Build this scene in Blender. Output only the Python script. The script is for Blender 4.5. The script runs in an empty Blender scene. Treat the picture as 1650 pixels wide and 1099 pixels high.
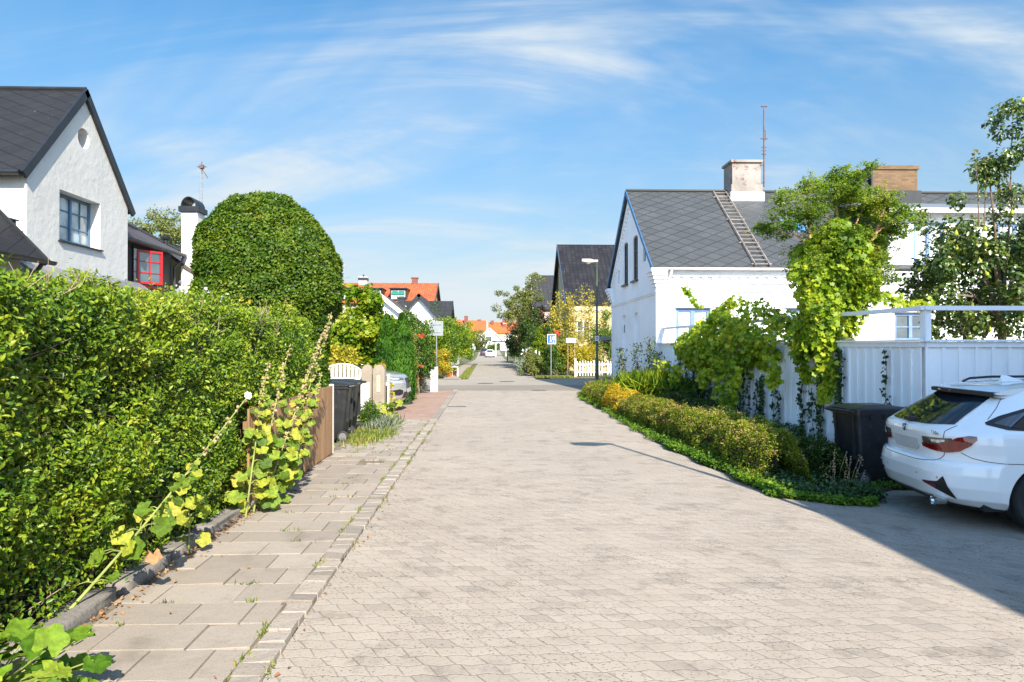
import bpy, bmesh, math, random
import numpy as np
from mathutils import Vector, Matrix
from mathutils.geometry import tessellate_polygon
rad = math.radians
random.seed(7)
RNG = np.random.default_rng(11)
SC = bpy.context.scene
COL = SC.collection

# ------------------------------------------------------------------ camera
cam_d = bpy.data.cameras.new('camera')
cam_d.sensor_width = 36.0
cam_d.lens = 24.0
cam_d.clip_start = 0.05
cam_d.clip_end = 3000.0
cam = bpy.data.objects.new('camera', cam_d)
COL.objects.link(cam)
cam.location = (0.0, 0.0, 1.7)
cam.rotation_euler = (rad(90.39), 0.0, rad(-2.03))
SC.camera = cam

# ------------------------------------------------------------------ sky and sun
SUN_EL, SUN_AZ = 37.0, 16.0           # azimuth: to the right of straight behind the camera
world = bpy.data.worlds.new('World')
SC.world = world
world.use_nodes = True
wn = world.node_tree.nodes
wl = world.node_tree.links
bg = wn['Background']
bg.inputs['Strength'].default_value = 0.102
sky = wn.new('ShaderNodeTexSky')
sky.sky_type = 'NISHITA'
sky.sun_disc = False
sky.sun_elevation = rad(SUN_EL)
sky.sun_rotation = rad(180.0 - SUN_AZ)
sky.air_density = 1.0
sky.dust_density = 0.6
sky.ozone_density = 2.2
# thin wind-drawn cirrus, laid out on the sky direction
tc = wn.new('ShaderNodeTexCoord')
sep = wn.new('ShaderNodeSeparateXYZ')
wl.new(tc.outputs['Generated'], sep.inputs[0])
def wm(op, a, b=None, c=None, clamp=False):
    n = wn.new('ShaderNodeMath'); n.operation = op; n.use_clamp = clamp
    for i, s in enumerate((a, b, c)):
        if s is None: continue
        if isinstance(s, (int, float)): n.inputs[i].default_value = s
        else: wl.new(s, n.inputs[i])
    return n.outputs[0]
zz = wm('ADD', wm('MAXIMUM', sep.outputs['Z'], 0.0), 0.45)
px_ = wm('DIVIDE', sep.outputs['X'], zz)
py_ = wm('DIVIDE', sep.outputs['Y'], zz)
cmb = wn.new('ShaderNodeCombineXYZ')
wl.new(px_, cmb.inputs[0]); wl.new(py_, cmb.inputs[1])
def cloud(rot, scl, nscale, detail, lo, hi, dist, off=(0, 0, 0)):
    mp = wn.new('ShaderNodeMapping')
    mp.inputs['Rotation'].default_value = (0, 0, rad(rot))
    mp.inputs['Scale'].default_value = scl
    mp.inputs['Location'].default_value = off
    wl.new(cmb.outputs[0], mp.inputs[0])
    nz = wn.new('ShaderNodeTexNoise')
    nz.inputs['Scale'].default_value = nscale
    nz.inputs['Detail'].default_value = detail
    nz.inputs['Roughness'].default_value = 0.62
    nz.inputs['Distortion'].default_value = dist
    wl.new(mp.outputs[0], nz.inputs['Vector'])
    mr = wn.new('ShaderNodeMapRange')
    mr.interpolation_type = 'SMOOTHSTEP'
    mr.inputs['From Min'].default_value = lo
    mr.inputs['From Max'].default_value = hi
    wl.new(nz.outputs['Fac'], mr.inputs[0])
    return mr.outputs[0]
c1 = cloud(-28, (0.6, 2.2, 1), 1.7, 10, 0.44, 0.72, 1.2, (2.1, 6.1, 0))
c2 = cloud(-28, (0.6, 1.2, 1), 1.2, 5, 0.40, 0.62, 0.6, (4.3, 8.2, 0))
cl = wm('MULTIPLY', c1, wm('ADD', wm('MULTIPLY', c2, 0.75), 0.15))
cl = wm('ADD', wm('MULTIPLY', cl, 0.75), wm('MULTIPLY', c2, 0.26), clamp=True)
haze_f = wm('POWER', wm('SUBTRACT', 1.0, wm('MAXIMUM', sep.outputs['Z'], 0.0)), 3.4)
cl = wm('ADD', wm('MULTIPLY', cl, 1.0), wm('MULTIPLY', haze_f, 0.72), clamp=True)
hs = wn.new('ShaderNodeHueSaturation')
hs.inputs['Saturation'].default_value = 1.42
hs.inputs['Value'].default_value = 1.32
hs.inputs['Hue'].default_value = 0.492
lowf = wn.new('ShaderNodeMapRange'); lowf.interpolation_type = 'SMOOTHSTEP'
for i_, v_ in enumerate((None, -0.02, 0.42, 0.50, 1.0)):
    if v_ is not None: lowf.inputs[i_].default_value = v_
wl.new(sep.outputs['Z'], lowf.inputs[0])
ml = wn.new('ShaderNodeMix'); ml.data_type = 'RGBA'; ml.blend_type = 'MULTIPLY'; ml.inputs[0].default_value = 1
wl.new(sky.outputs[0], ml.inputs[6]); wl.new(lowf.outputs[0], ml.inputs[7])
wl.new(ml.outputs[2], hs.inputs['Color'])
mx = wn.new('ShaderNodeMix'); mx.data_type = 'RGBA'
wl.new(cl, mx.inputs[0])
wl.new(hs.outputs[0], mx.inputs[6])
mx.inputs[7].default_value = (5.0, 5.55, 5.95, 1)
# added gain: sky lifted on the sun's side for fill, dimmed opposite it
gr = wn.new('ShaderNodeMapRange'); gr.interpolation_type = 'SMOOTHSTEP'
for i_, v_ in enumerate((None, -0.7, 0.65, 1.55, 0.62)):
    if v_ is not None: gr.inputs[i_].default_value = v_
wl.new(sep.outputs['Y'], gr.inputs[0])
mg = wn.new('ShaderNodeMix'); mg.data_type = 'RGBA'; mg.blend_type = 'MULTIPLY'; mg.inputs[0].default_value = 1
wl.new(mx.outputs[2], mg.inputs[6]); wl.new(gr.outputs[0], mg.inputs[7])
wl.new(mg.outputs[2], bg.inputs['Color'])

sd = bpy.data.lights.new('sun', 'SUN')
sd.energy = 5.0
sd.angle = rad(0.5)
sd.color = (1.0, 0.91, 0.76)
sun = bpy.data.objects.new('sun', sd)
COL.objects.link(sun)
az, el = rad(SUN_AZ), rad(SUN_EL)
d_ = Vector((-math.sin(az) * math.cos(el), math.cos(az) * math.cos(el), -math.sin(el)))
sun.rotation_euler = d_.to_track_quat('-Z', 'Y').to_euler()
sun.location = (20, -60, 50)

vs = SC.view_settings
vs.view_transform = 'Standard'
vs.look = 'None'
vs.gamma = 1.0
vs.exposure = 1.29
SC.cycles.max_bounces = 8
SC.cycles.transparent_max_bounces = 8

# ------------------------------------------------------------------ materials
MATS = {}
def nodemat(name):
    m = bpy.data.materials.new(name); m.use_nodes = True
    return m, m.node_tree.nodes, m.node_tree.links, m.node_tree.nodes['Principled BSDF']
def mth(nt, op, a, b=None, c=None, clamp=False):
    n = nt.nodes.new('ShaderNodeMath'); n.operation = op; n.use_clamp = clamp
    for i, s in enumerate((a, b, c)):
        if s is None: continue
        if isinstance(s, (int, float)): n.inputs[i].default_value = s
        else: nt.links.new(s, n.inputs[i])
    return n.outputs[0]
def noise(nt, vec, scale, detail=4, rough=0.55, dist=0.0):
    n = nt.nodes.new('ShaderNodeTexNoise')
    n.inputs['Scale'].default_value = scale
    n.inputs['Detail'].default_value = detail
    n.inputs['Roughness'].default_value = rough
    n.inputs['Distortion'].default_value = dist
    if vec is not None: nt.links.new(vec, n.inputs['Vector'])
    return n.outputs['Fac']
def mixc(nt, fac, a, b, mode='MIX'):
    n = nt.nodes.new('ShaderNodeMix'); n.data_type = 'RGBA'; n.blend_type = mode
    if isinstance(fac, (int, float)): n.inputs[0].default_value = fac
    else: nt.links.new(fac, n.inputs[0])
    for i, s in ((6, a), (7, b)):
        if isinstance(s, (tuple, list)): n.inputs[i].default_value = (*s[:3], 1)
        else: nt.links.new(s, n.inputs[i])
    return n.outputs[2]
def maprange(nt, v, a, b, c=0.0, d=1.0, smooth=True):
    n = nt.nodes.new('ShaderNodeMapRange')
    if smooth: n.interpolation_type = 'SMOOTHSTEP'
    for i, s in enumerate((v, a, b, c, d)):
        if isinstance(s, (int, float)): n.inputs[i].default_value = s
        else: nt.links.new(s, n.inputs[i])
    return n.outputs[0]
def bump(nt, h, strength, dist, bsdf, chain=None):
    n = nt.nodes.new('ShaderNodeBump')
    n.inputs['Strength'].default_value = strength
    n.inputs['Distance'].default_value = dist
    nt.links.new(h, n.inputs['Height'])
    if chain is not None: nt.links.new(chain, n.inputs['Normal'])
    if bsdf is not None: nt.links.new(n.outputs[0], bsdf.inputs['Normal'])
    return n.outputs[0]
def pos(nt):
    return nt.nodes.new('ShaderNodeNewGeometry').outputs['Position']
def objc(nt):
    return nt.nodes.new('ShaderNodeTexCoord').outputs['Object']
def hexc(h):
    v = [int(h[i:i + 2], 16) / 255 for i in (0, 2, 4)]
    return tuple(x / 12.92 if x <= 0.04045 else ((x + 0.055) / 1.055) ** 2.4 for x in v)

def pm(name, col, rough=0.6, var=0.12, scale=3.0, bmp=0.15, bscale=60.0, metal=0.0, spec=0.5, dirt=None, coat=0.0):
    """plain surface with blotchy variation and a fine bump"""
    if name in MATS: return MATS[name]
    m, N, L, B = nodemat(name)
    nt = m.node_tree
    o = objc(nt)
    f = noise(nt, o, scale, 6)
    c = mixc(nt, maprange(nt, f, 0.3, 0.7), tuple(x * (1 - var) for x in col), tuple(min(1, x * (1 + var)) for x in col))
    if dirt:
        g = noise(nt, o, scale * 2.7, 8, 0.7)
        c = mixc(nt, maprange(nt, g, 0.52, 0.75, 0, dirt[1]), c, dirt[0])
    L.new(c, B.inputs['Base Color'])
    B.inputs['Roughness'].default_value = rough
    B.inputs['Metallic'].default_value = metal
    B.inputs['Specular IOR Level'].default_value = spec
    B.inputs['Coat Weight'].default_value = coat
    B.inputs['Coat Roughness'].default_value = 0.03
    if bmp > 0:
        bump(nt, noise(nt, o, bscale, 4), bmp, 0.01, B)
    MATS[name] = m
    return m

def leafmat(name, cols, rough=0.5, trans=0.35, patch=0.35, spec=0.22):
    """leaf: colour ramp over a per-leaf random number, shifted by large soft patches; part of the light passes through"""
    if name in MATS: return MATS[name]
    m, N, L, B = nodemat(name)
    nt = m.node_tree
    at = N.new('ShaderNodeAttribute'); at.attribute_name = 'rnd'
    f = at.outputs['Fac']
    p = noise(nt, pos(nt), 1.7, 3)
    ff = mth(nt, 'ADD', mth(nt, 'MULTIPLY', f, 1 - patch), mth(nt, 'MULTIPLY', maprange(nt, p, 0.3, 0.7), patch))
    cr = N.new('ShaderNodeValToRGB')
    e = cr.color_ramp.elements
    n = len(cols)
    e[0].position = 0; e[0].color = (*cols[0], 1)
    e[1].position = 1; e[1].color = (*cols[-1], 1)
    for i in range(1, n - 1):
        q = e.new(i / (n - 1)); q.color = (*cols[i], 1)
    L.new(ff, cr.inputs[0])
    mot = maprange(nt, noise(nt, pos(nt), 26.0, 4, 0.65), 0.35, 0.65, 0.72, 1.22)
    cc_ = mixc(nt, 1.0, cr.outputs[0], mot, 'MULTIPLY')
    L.new(cc_, B.inputs['Base Color'])
    bump(nt, noise(nt, pos(nt), 90.0, 3), 0.35, 0.006, B)
    B.inputs['Roughness'].default_value = rough
    B.inputs['Specular IOR Level'].default_value = spec
    tr = N.new('ShaderNodeBsdfTranslucent')
    L.new(mixc(nt, 1.0, cc_, (1.25, 1.35, 0.55), 'MULTIPLY'), tr.inputs['Color'])
    ms = N.new('ShaderNodeMixShader'); ms.inputs[0].default_value = trans
    out = N['Material Output']
    L.new(B.outputs[0], ms.inputs[1]); L.new(tr.outputs[0], ms.inputs[2]); L.new(ms.outputs[0], out.inputs[0])
    MATS[name] = m
    return m

def cells(nt, a, b, wa, wb):
    """a, b in cell units -> (random per cell, joint mask)"""
    fa = mth(nt, 'FRACT', a); fb = mth(nt, 'FRACT', b)
    ca = mth(nt, 'FLOOR', a); cb = mth(nt, 'FLOOR', b)
    cx = nt.nodes.new('ShaderNodeCombineXYZ'); nt.links.new(ca, cx.inputs[0]); nt.links.new(cb, cx.inputs[1])
    w = nt.nodes.new('ShaderNodeTexWhiteNoise'); w.noise_dimensions = '2D'; nt.links.new(cx.outputs[0], w.inputs['Vector'])
    da = mth(nt, 'MINIMUM', fa, mth(nt, 'SUBTRACT', 1.0, fa))
    db = mth(nt, 'MINIMUM', fb, mth(nt, 'SUBTRACT', 1.0, fb))
    ja = maprange(nt, da, 0.0, wa, 1.0, 0.0)
    jb = maprange(nt, db, 0.0, wb, 1.0, 0.0)
    return w.outputs['Value'], ja, jb, cb, fb

def uvxy(nt):
    u = nt.nodes.new('ShaderNodeUVMap'); u.uv_map = 'uv'
    s = nt.nodes.new('ShaderNodeSeparateXYZ'); nt.links.new(u.outputs[0], s.inputs[0])
    return s.outputs[0], s.outputs[1], u.outputs[0]

def slate_diamond(name, col, su=0.62, sv=0.44, line=0.09, linecol=None, rough=0.5, skew=0.0):
    m, N, L, B = nodemat(name); nt = m.node_tree
    u, v, uv = uvxy(nt)
    p = mth(nt, 'DIVIDE', u, su); q = mth(nt, 'DIVIDE', v, sv)
    a = mth(nt, 'ADD', p, q); b = mth(nt, 'SUBTRACT', mth(nt, 'MULTIPLY', p, 1 - skew), q)
    w, ja, jb, _, _ = cells(nt, a, b, line, line)
    j = mth(nt, 'MAXIMUM', ja, jb)
    base = mixc(nt, w, tuple(x * 0.92 for x in col), tuple(x * 1.08 for x in col))
    st = noise(nt, uv, 1.6, 7, 0.7)
    base = mixc(nt, maprange(nt, st, 0.45, 0.75, 0, 0.35), base, tuple(min(1, x * 1.8) for x in col))
    base = mixc(nt, maprange(nt, noise(nt, uv, 14, 3), 0.70, 0.74, 0, 0.5), base, (0.4, 0.42, 0.4))
    lc = linecol or tuple(x * 0.3 for x in col)
    base = mixc(nt, mth(nt, 'MULTIPLY', j, 0.85), base, lc)
    L.new(base, B.inputs['Base Color'])
    B.inputs['Roughness'].default_value = rough
    B.inputs['Specular IOR Level'].default_value = 0.25
    h = mth(nt, 'ADD', mth(nt, 'MULTIPLY', mth(nt, 'SUBTRACT', 1.0, j), 1.0), mth(nt, 'MULTIPLY', mth(nt, 'FRACT', a), 0.6))
    bump(nt, h, 0.5, 0.012, B)
    MATS[name] = m
    return m

def rooftile(name, col, col2, su=0.28, sv=0.34, rough=0.55, mossy=0.25, relief=0.03):
    """pantile courses: wave across, step down the slope (uv in metres)"""
    m, N, L, B = nodemat(name); nt = m.node_tree
    u, v, uv = uvxy(nt)
    a = mth(nt, 'DIVIDE', u, su); b = mth(nt, 'DIVIDE', v, sv)
    w, ja, jb, _, fb = cells(nt, a, b, 0.10, 0.12)
    base = mixc(nt, w, col, col2)
    st = noise(nt, uv, 0.8, 8, 0.7)
    base = mixc(nt, maprange(nt, st, 0.45, 0.7, 0, mossy), base, tuple(x * 0.5 for x in col))
    base = mixc(nt, mth(nt, 'MULTIPLY', mth(nt, 'MAXIMUM', ja, jb), 0.7), base, tuple(x * 0.25 for x in col))
    L.new(base, B.inputs['Base Color'])
    B.inputs['Roughness'].default_value = rough
    wave = mth(nt, 'SINE', mth(nt, 'MULTIPLY', a, 2 * math.pi))
    h = mth(nt, 'ADD', mth(nt, 'MULTIPLY', wave, 0.5), mth(nt, 'SUBTRACT', 1.0, fb))
    bump(nt, h, 0.9, relief, B)
    MATS[name] = m
    return m

def seamroof(name, col, su=0.5, rough=0.45):
    m, N, L, B = nodemat(name); nt = m.node_tree
    u, v, uv = uvxy(nt)
    a = mth(nt, 'DIVIDE', u, su)
    w, ja, jb, _, _ = cells(nt, a, mth(nt, 'DIVIDE', v, 2.4), 0.06, 0.004)
    st = noise(nt, uv, 1.2, 7, 0.65)
    base = mixc(nt, maprange(nt, st, 0.35, 0.7), tuple(x * 0.85 for x in col), tuple(x * 1.25 for x in col))
    base = mixc(nt, mth(nt, 'MULTIPLY', ja, 0.55), base, tuple(x * 0.4 for x in col))
    L.new(base, B.inputs['Base Color']); B.inputs['Roughness'].default_value = rough
    bump(nt, ja, 0.8, 0.02, B)
    MATS[name] = m
    return m

def render_wall(name, col, stain=(0.35, 0.36, 0.37), amt=0.35, streak=0.25, bmp=0.35):
    """painted plaster or brick with faint blotches, run-off streaks and fine grain"""
    m, N, L, B = nodemat(name); nt = m.node_tree
    P = pos(nt)
    mp = N.new('ShaderNodeMapping'); mp.inputs['Scale'].default_value = (2.2, 2.2, 0.22)
    L.new(P, mp.inputs[0])
    s = noise(nt, mp.outputs[0], 1.6, 7, 0.7)
    g = noise(nt, P, 0.9, 7, 0.6)
    c = mixc(nt, maprange(nt, g, 0.35, 0.7), col, tuple(x * 0.9 for x in col))
    c = mixc(nt, maprange(nt, s, 0.55, 0.85, 0, streak), c, stain)
    c = mixc(nt, maprange(nt, noise(nt, P, 6.0, 8, 0.75), 0.58, 0.8, 0, amt), c, stain)
    L.new(c, B.inputs['Base Color']); B.inputs['Roughness'].default_value = 0.85
    b1 = bump(nt, noise(nt, P, 5.0, 5, 0.6), bmp, 0.05, None)
    bump(nt, noise(nt, P, 55.0, 3, 0.6), bmp * 0.8, 0.012, B, b1)
    MATS[name] = m
    return m

def brickwall(name, col, col2, mortar, sx=0.25, sz=0.075, bmp=0.4):
    m, N, L, B = nodemat(name); nt = m.node_tree
    s = N.new('ShaderNodeSeparateXYZ'); L.new(pos(nt), s.inputs[0])
    h = mth(nt, 'ADD', s.outputs[0], s.outputs[1])
    b = mth(nt, 'DIVIDE', s.outputs[2], sz)
    a = mth(nt, 'ADD', mth(nt, 'DIVIDE', h, sx), mth(nt, 'MULTIPLY', mth(nt, 'FLOOR', b), 0.5))
    w, ja, jb, _, _ = cells(nt, a, b, 0.035, 0.11)
    j = mth(nt, 'MAXIMUM', ja, jb)
    c = mixc(nt, w, col, col2)
    c = mixc(nt, maprange(nt, noise(nt, pos(nt), 1.5, 6, 0.7), 0.5, 0.75, 0, 0.35), c, tuple(x * 0.7 for x in col))
    c = mixc(nt, j, c, mortar)
    L.new(c, B.inputs['Base Color']); B.inputs['Roughness'].default_value = 0.85
    bump(nt, mth(nt, 'SUBTRACT', 1.0, j), bmp, 0.01, B)
    MATS[name] = m
    return m

def pavermat(name, colA, colB, gray, sx, sy, zig=0.28, slant=0.22, joint=(0.16, 0.13, 0.10), dark_amt=0.10, jw=(0.04, 0.06), jamt=(0.95, 0.48), speck=0.5):
    m, N, L, B = nodemat(name); nt = m.node_tree
    s = N.new('ShaderNodeSeparateXYZ'); P = pos(nt); L.new(P, s.inputs[0])
    x, y = s.outputs[0], s.outputs[1]
    wob = mth(nt, 'MULTIPLY', mth(nt, 'SUBTRACT', noise(nt, P, 0.5, 2), 0.5), 0.6)
    tri = mth(nt, 'PINGPONG', mth(nt, 'DIVIDE', x, sx * 0.5), 1.0)
    b = mth(nt, 'ADD', mth(nt, 'DIVIDE', y, sy), mth(nt, 'ADD', mth(nt, 'MULTIPLY', tri, zig), wob))
    fb = mth(nt, 'FRACT', b)
    a = mth(nt, 'ADD', mth(nt, 'ADD', mth(nt, 'DIVIDE', x, sx), mth(nt, 'MULTIPLY', mth(nt, 'FLOOR', b), 0.5)), mth(nt, 'MULTIPLY', fb, slant))
    w, ja, jb, _, _ = cells(nt, a, b, jw[0], jw[1])
    c = mixc(nt, w, colA, colB)
    c = mixc(nt, maprange(nt, w, 1 - dark_amt, 1 - dark_amt + 0.03, 0, 0.6), c, gray)
    big = noise(nt, P, 0.55, 6, 0.6)
    c = mixc(nt, maprange(nt, big, 0.35, 0.7, 0, 0.4), c, tuple(q * 0.78 for q in colA))
    mp = N.new('ShaderNodeMapping'); mp.inputs['Scale'].default_value = (0.35, 2.2, 1); L.new(P, mp.inputs[0])
    sm = noise(nt, mp.outputs[0], 1.1, 5, 0.6)
    c = mixc(nt, maprange(nt, sm, 0.55, 0.75, 0, 0.3), c, tuple(q * 0.7 for q in gray))
    fine = noise(nt, P, 120.0, 3, 0.8)
    c = mixc(nt, maprange(nt, fine, 0.56, 0.72, 0, speck), c, (0.10, 0.085, 0.07))
    c = mixc(nt, maprange(nt, fine, 0.44, 0.28, 0, 0.18), c, (0.5, 0.47, 0.43))
    pit = noise(nt, P, 48.0, 3, 0.6)
    c = mixc(nt, mth(nt, 'MULTIPLY', maprange(nt, pit, 0.58, 0.64, 0, 0.72), maprange(nt, noise(nt, P, 1.6, 3), 0.4, 0.6, 0.35, 1)), c, (0.05, 0.04, 0.03))
    c = mixc(nt, maprange(nt, noise(nt, P, 2.6, 7, 0.75), 0.50, 0.70, 0, 0.6), c, tuple(q * 0.62 for q in gray))
    c = mixc(nt, maprange(nt, noise(nt, P, 0.22, 4, 0.6), 0.60, 0.72, 0, 0.35), c, tuple(q * 0.8 for q in gray))
    wear = maprange(nt, noise(nt, P, 1.3, 5, 0.7), 0.3, 0.7, 0.45, 1.0)
    spot = maprange(nt, noise(nt, P, 9.0, 4, 0.7), 0.35, 0.6, 0.25, 1.0)
    j = mth(nt, 'MULTIPLY', mth(nt, 'MAXIMUM', mth(nt, 'MULTIPLY', ja, jamt[0]), mth(nt, 'MULTIPLY', jb, jamt[1])), mth(nt, 'MULTIPLY', wear, spot))
    c = mixc(nt, j, c, joint)
    L.new(c, B.inputs['Base Color']); B.inputs['Roughness'].default_value = 0.9
    B.inputs['Specular IOR Level'].default_value = 0.2
    hh = mth(nt, 'SUBTRACT', mth(nt, 'MULTIPLY', w, 0.25), mth(nt, 'MAXIMUM', ja, jb))
    b1 = bump(nt, hh, 0.45, 0.008, None)
    bump(nt, fine, 0.5, 0.004, B, b1)
    MATS[name] = m
    return m

def rndmat(name, colA, colB, rough=0.85, grain=90.0, gamt=0.35, stain=(0.12, 0.1, 0.08), samt=0.3, bmp=0.35, bdist=0.006):
    """stones: colour from the per-piece random attribute plus grain and stains"""
    m, N, L, B = nodemat(name); nt = m.node_tree
    at = N.new('ShaderNodeAttribute'); at.attribute_name = 'rnd'
    P = pos(nt)
    c = mixc(nt, at.outputs['Fac'], colA, colB)
    c = mixc(nt, maprange(nt, noise(nt, P, 2.2, 7, 0.7), 0.48, 0.75, 0, samt), c, stain)
    g = noise(nt, P, grain, 4, 0.75)
    c = mixc(nt, maprange(nt, g, 0.52, 0.7, 0, gamt), c, stain)
    L.new(c, B.inputs['Base Color']); B.inputs['Roughness'].default_value = rough
    b1 = bump(nt, noise(nt, P, 9.0, 5, 0.6), bmp, 0.02, None)
    bump(nt, g, bmp, bdist, B, b1)
    MATS[name] = m
    return m

def glassmat(name, col=(0.02, 0.03, 0.04), rough=0.03, coat=0.0):
    m, N, L, B = nodemat(name); nt = m.node_tree
    o = objc(nt)
    c = mixc(nt, maprange(nt, noise(nt, o, 1.7, 3), 0.35, 0.65), col, tuple(min(1, x * 1.8) for x in col))
    L.new(c, B.inputs['Base Color'])
    B.inputs['Roughness'].default_value = rough
    B.inputs['Specular IOR Level'].default_value = 0.9
    B.inputs['IOR'].default_value = 1.6
    MATS[name] = m
    return m

# ------------------------------------------------------------------ object helpers
WLOC = {}
def rootloc(o):
    l = Vector((0, 0, 0))
    while o is not None:
        l += Vector(o.location); o = o.parent
    return l
def tag(o, label=None, cat=None, group=None, kind=None):
    if label: o['label'] = label
    if cat: o['category'] = cat
    if group: o['group'] = group
    if kind: o['kind'] = kind
    return o
def thing(name, label, cat, loc=(0, 0, 0), rotz=0.0, group=None):
    o = bpy.data.objects.new(name, None)
    o.empty_display_size = 0.2
    COL.objects.link(o)
    o.location = loc; o.rotation_euler = (0, 0, rotz)
    return tag(o, label, cat, group)
def dup(root, loc, rotz=None, label=None, scale=None):
    r = root.copy(); COL.objects.link(r); r.location = loc
    if rotz is not None: r.rotation_euler = (0, 0, rotz)
    if label: r['label'] = label
    if scale: r.scale = scale
    for ch in list(root.children):
        c = ch.copy(); COL.objects.link(c); c.parent = r
        for g in ch.children:
            d = g.copy(); COL.objects.link(d); d.parent = c
    return r

def link_mesh(name, me, mat, parent, world):
    o = bpy.data.objects.new(name, me)
    COL.objects.link(o)
    if mat: me.materials.append(mat)
    if parent is not None:
        if world:
            off = rootloc(parent)
            me.transform(Matrix.Translation(-off))
        o.parent = parent
    return o

class MB:
    """collects faces and becomes one mesh object"""
    def __init__(s):
        s.v = []; s.f = []; s.uv = {}; s.r = []; s.cur = 0.5
    def add(s, vs, fs, uvs=None):
        b = len(s.v)
        s.v.extend([tuple(p) for p in vs])
        for i, f in enumerate(fs):
            if uvs: s.uv[len(s.f)] = uvs[i]
            s.f.append(tuple(b + k for k in f)); s.r.append(s.cur)
        return s
    def box(s, x0, x1, y0, y1, z0, z1, T=None):
        vs = [(x, y, z) for z in (z0, z1) for y in (y0, y1) for x in (x0, x1)]
        if T is not None: vs = [T @ Vector(p) for p in vs]
        return s.add(vs, [(0, 2, 3, 1), (4, 5, 7, 6), (0, 1, 5, 4), (2, 6, 7, 3), (0, 4, 6, 2), (1, 3, 7, 5)])
    def frame(s, o, u, v, w, a0, a1, b0, b1, c0, c1):
        """box in a local frame: origin o, axes u, v, w"""
        o = Vector(o); u = Vector(u); v = Vector(v); w = Vector(w)
        vs = [o + u * a + v * b + w * c for c in (c0, c1) for b in (b0, b1) for a in (a0, a1)]
        fs = [(0, 2, 3, 1), (4, 5, 7, 6), (0, 1, 5, 4), (2, 6, 7, 3), (0, 4, 6, 2), (1, 3, 7, 5)]
        if u.cross(v).dot(w) < 0: fs = [tuple(reversed(f)) for f in fs]
        return s.add(vs, fs)
    def prism(s, pts, d):
        """pts: 3d polygon, extruded by vector d"""
        n = len(pts); d = Vector(d)
        P = [Vector(p) for p in pts]
        nrm = Vector((0, 0, 0))
        for i in range(n):
            nrm += P[i].cross(P[(i + 1) % n])
        vs = P + [p + d for p in P]
        tri = tessellate_polygon([P])
        fs = []
        flip = nrm.dot(d) > 0
        for t in tri:
            a = (P[t[1]] - P[t[0]]).cross(P[t[2]] - P[t[0]])
            tt = t if (a.dot(d) < 0) else tuple(reversed(t))
            fs.append(tuple(tt)); fs.append(tuple(n + k for k in reversed(tt)))
        for i in range(n):
            j = (i + 1) % n
            q = (i, j, n + j, n + i)
            fs.append(q if flip else tuple(reversed(q)))
        return s.add(vs, fs)
    def quad(s, a, b, c, d, uv=None):
        return s.add([a, b, c, d], [(0, 1, 2, 3)], [uv] if uv else None)
    def tube(s, pts, r, n=8, cap=True):
        P = [Vector(p) for p in pts]
        m = len(P)
        R = r if isinstance(r, (list, tuple, np.ndarray)) else [r] * m
        vs = []; fs = []
        prev = None
        for i in range(m):
            t = (P[min(i + 1, m - 1)] - P[max(i - 1, 0)])
            if t.length < 1e-9: t = Vector((0, 0, 1))
            t.normalize()
            if prev is None:
                a = Vector((1, 0, 0)) if abs(t.x) < 0.8 else Vector((0, 1, 0))
                u = t.cross(a).normalized()
            else:
                u = (prev - t * prev.dot(t)).normalized()
            prev = u
            w = t.cross(u)
            for k in range(n):
                an = 2 * math.pi * k / n
                vs.append(P[i] + (u * math.cos(an) + w * math.sin(an)) * R[i])
        for i in range(m - 1):
            for k in range(n):
                k2 = (k + 1) % n
                fs.append((i * n + k, i * n + k2, (i + 1) * n + k2, (i + 1) * n + k))
        if cap:
            fs.append(tuple(reversed(range(n))))
            fs.append(tuple((m - 1) * n + k for k in range(n)))
        return s.add(vs, fs)
    def lathe(s, prof, c=(0, 0, 0), n=24, ax='z'):
        """prof: (radius, height) list"""
        vs = []; fs = []
        m = len(prof)
        for (r, h) in prof:
            for k in range(n):
                a = 2 * math.pi * k / n
                if ax == 'z': p = (c[0] + r * math.cos(a), c[1] + r * math.sin(a), c[2] + h)
                elif ax == 'y': p = (c[0] + r * math.cos(a), c[1] + h, c[2] - r * math.sin(a))
                else: p = (c[0] + h, c[1] + r * math.cos(a), c[2] + r * math.sin(a))
                vs.append(p)
        for i in range(m - 1):
            for k in range(n):
                k2 = (k + 1) % n
                fs.append((i * n + k, i * n + k2, (i + 1) * n + k2, (i + 1) * n + k))
        fs.append(tuple(reversed(range(n))))
        fs.append(tuple((m - 1) * n + k for k in range(n)))
        return s.add(vs, fs)
    def holes(s, outer, holes, o, u, v, depth):
        """wall face in frame (o,u,v) with openings whose reveals go `depth` (a vector) inwards"""
        o = Vector(o); u = Vector(u); v = Vector(v); depth = Vector(depth)
        loops = [outer] + holes
        flat = [o + u * a + v * b for lp in loops for (a, b) in lp]
        tri = tessellate_polygon([[Vector((a, b, 0)) for (a, b) in lp] for lp in loops])
        fs = []
        for t in tri:
            a = (flat[t[1]] - flat[t[0]]).cross(flat[t[2]] - flat[t[0]])
            fs.append(tuple(t) if a.dot(depth) < 0 else tuple(reversed(t)))
        s.add(flat, fs)
        for lp in holes:
            n = len(lp)
            P = [o + u * a + v * b for (a, b) in lp]
            c = sum(P, Vector()) / n
            for i in range(n):
                j = (i + 1) % n
                q = [P[i], P[j], P[j] + depth, P[i] + depth]
                nn = (q[1] - q[0]).cross(q[2] - q[0])
                if nn.dot(c - (P[i] + P[j]) / 2) < 0: q = list(reversed(q))
                s.add(q, [(0, 1, 2, 3)])
        return s
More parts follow.
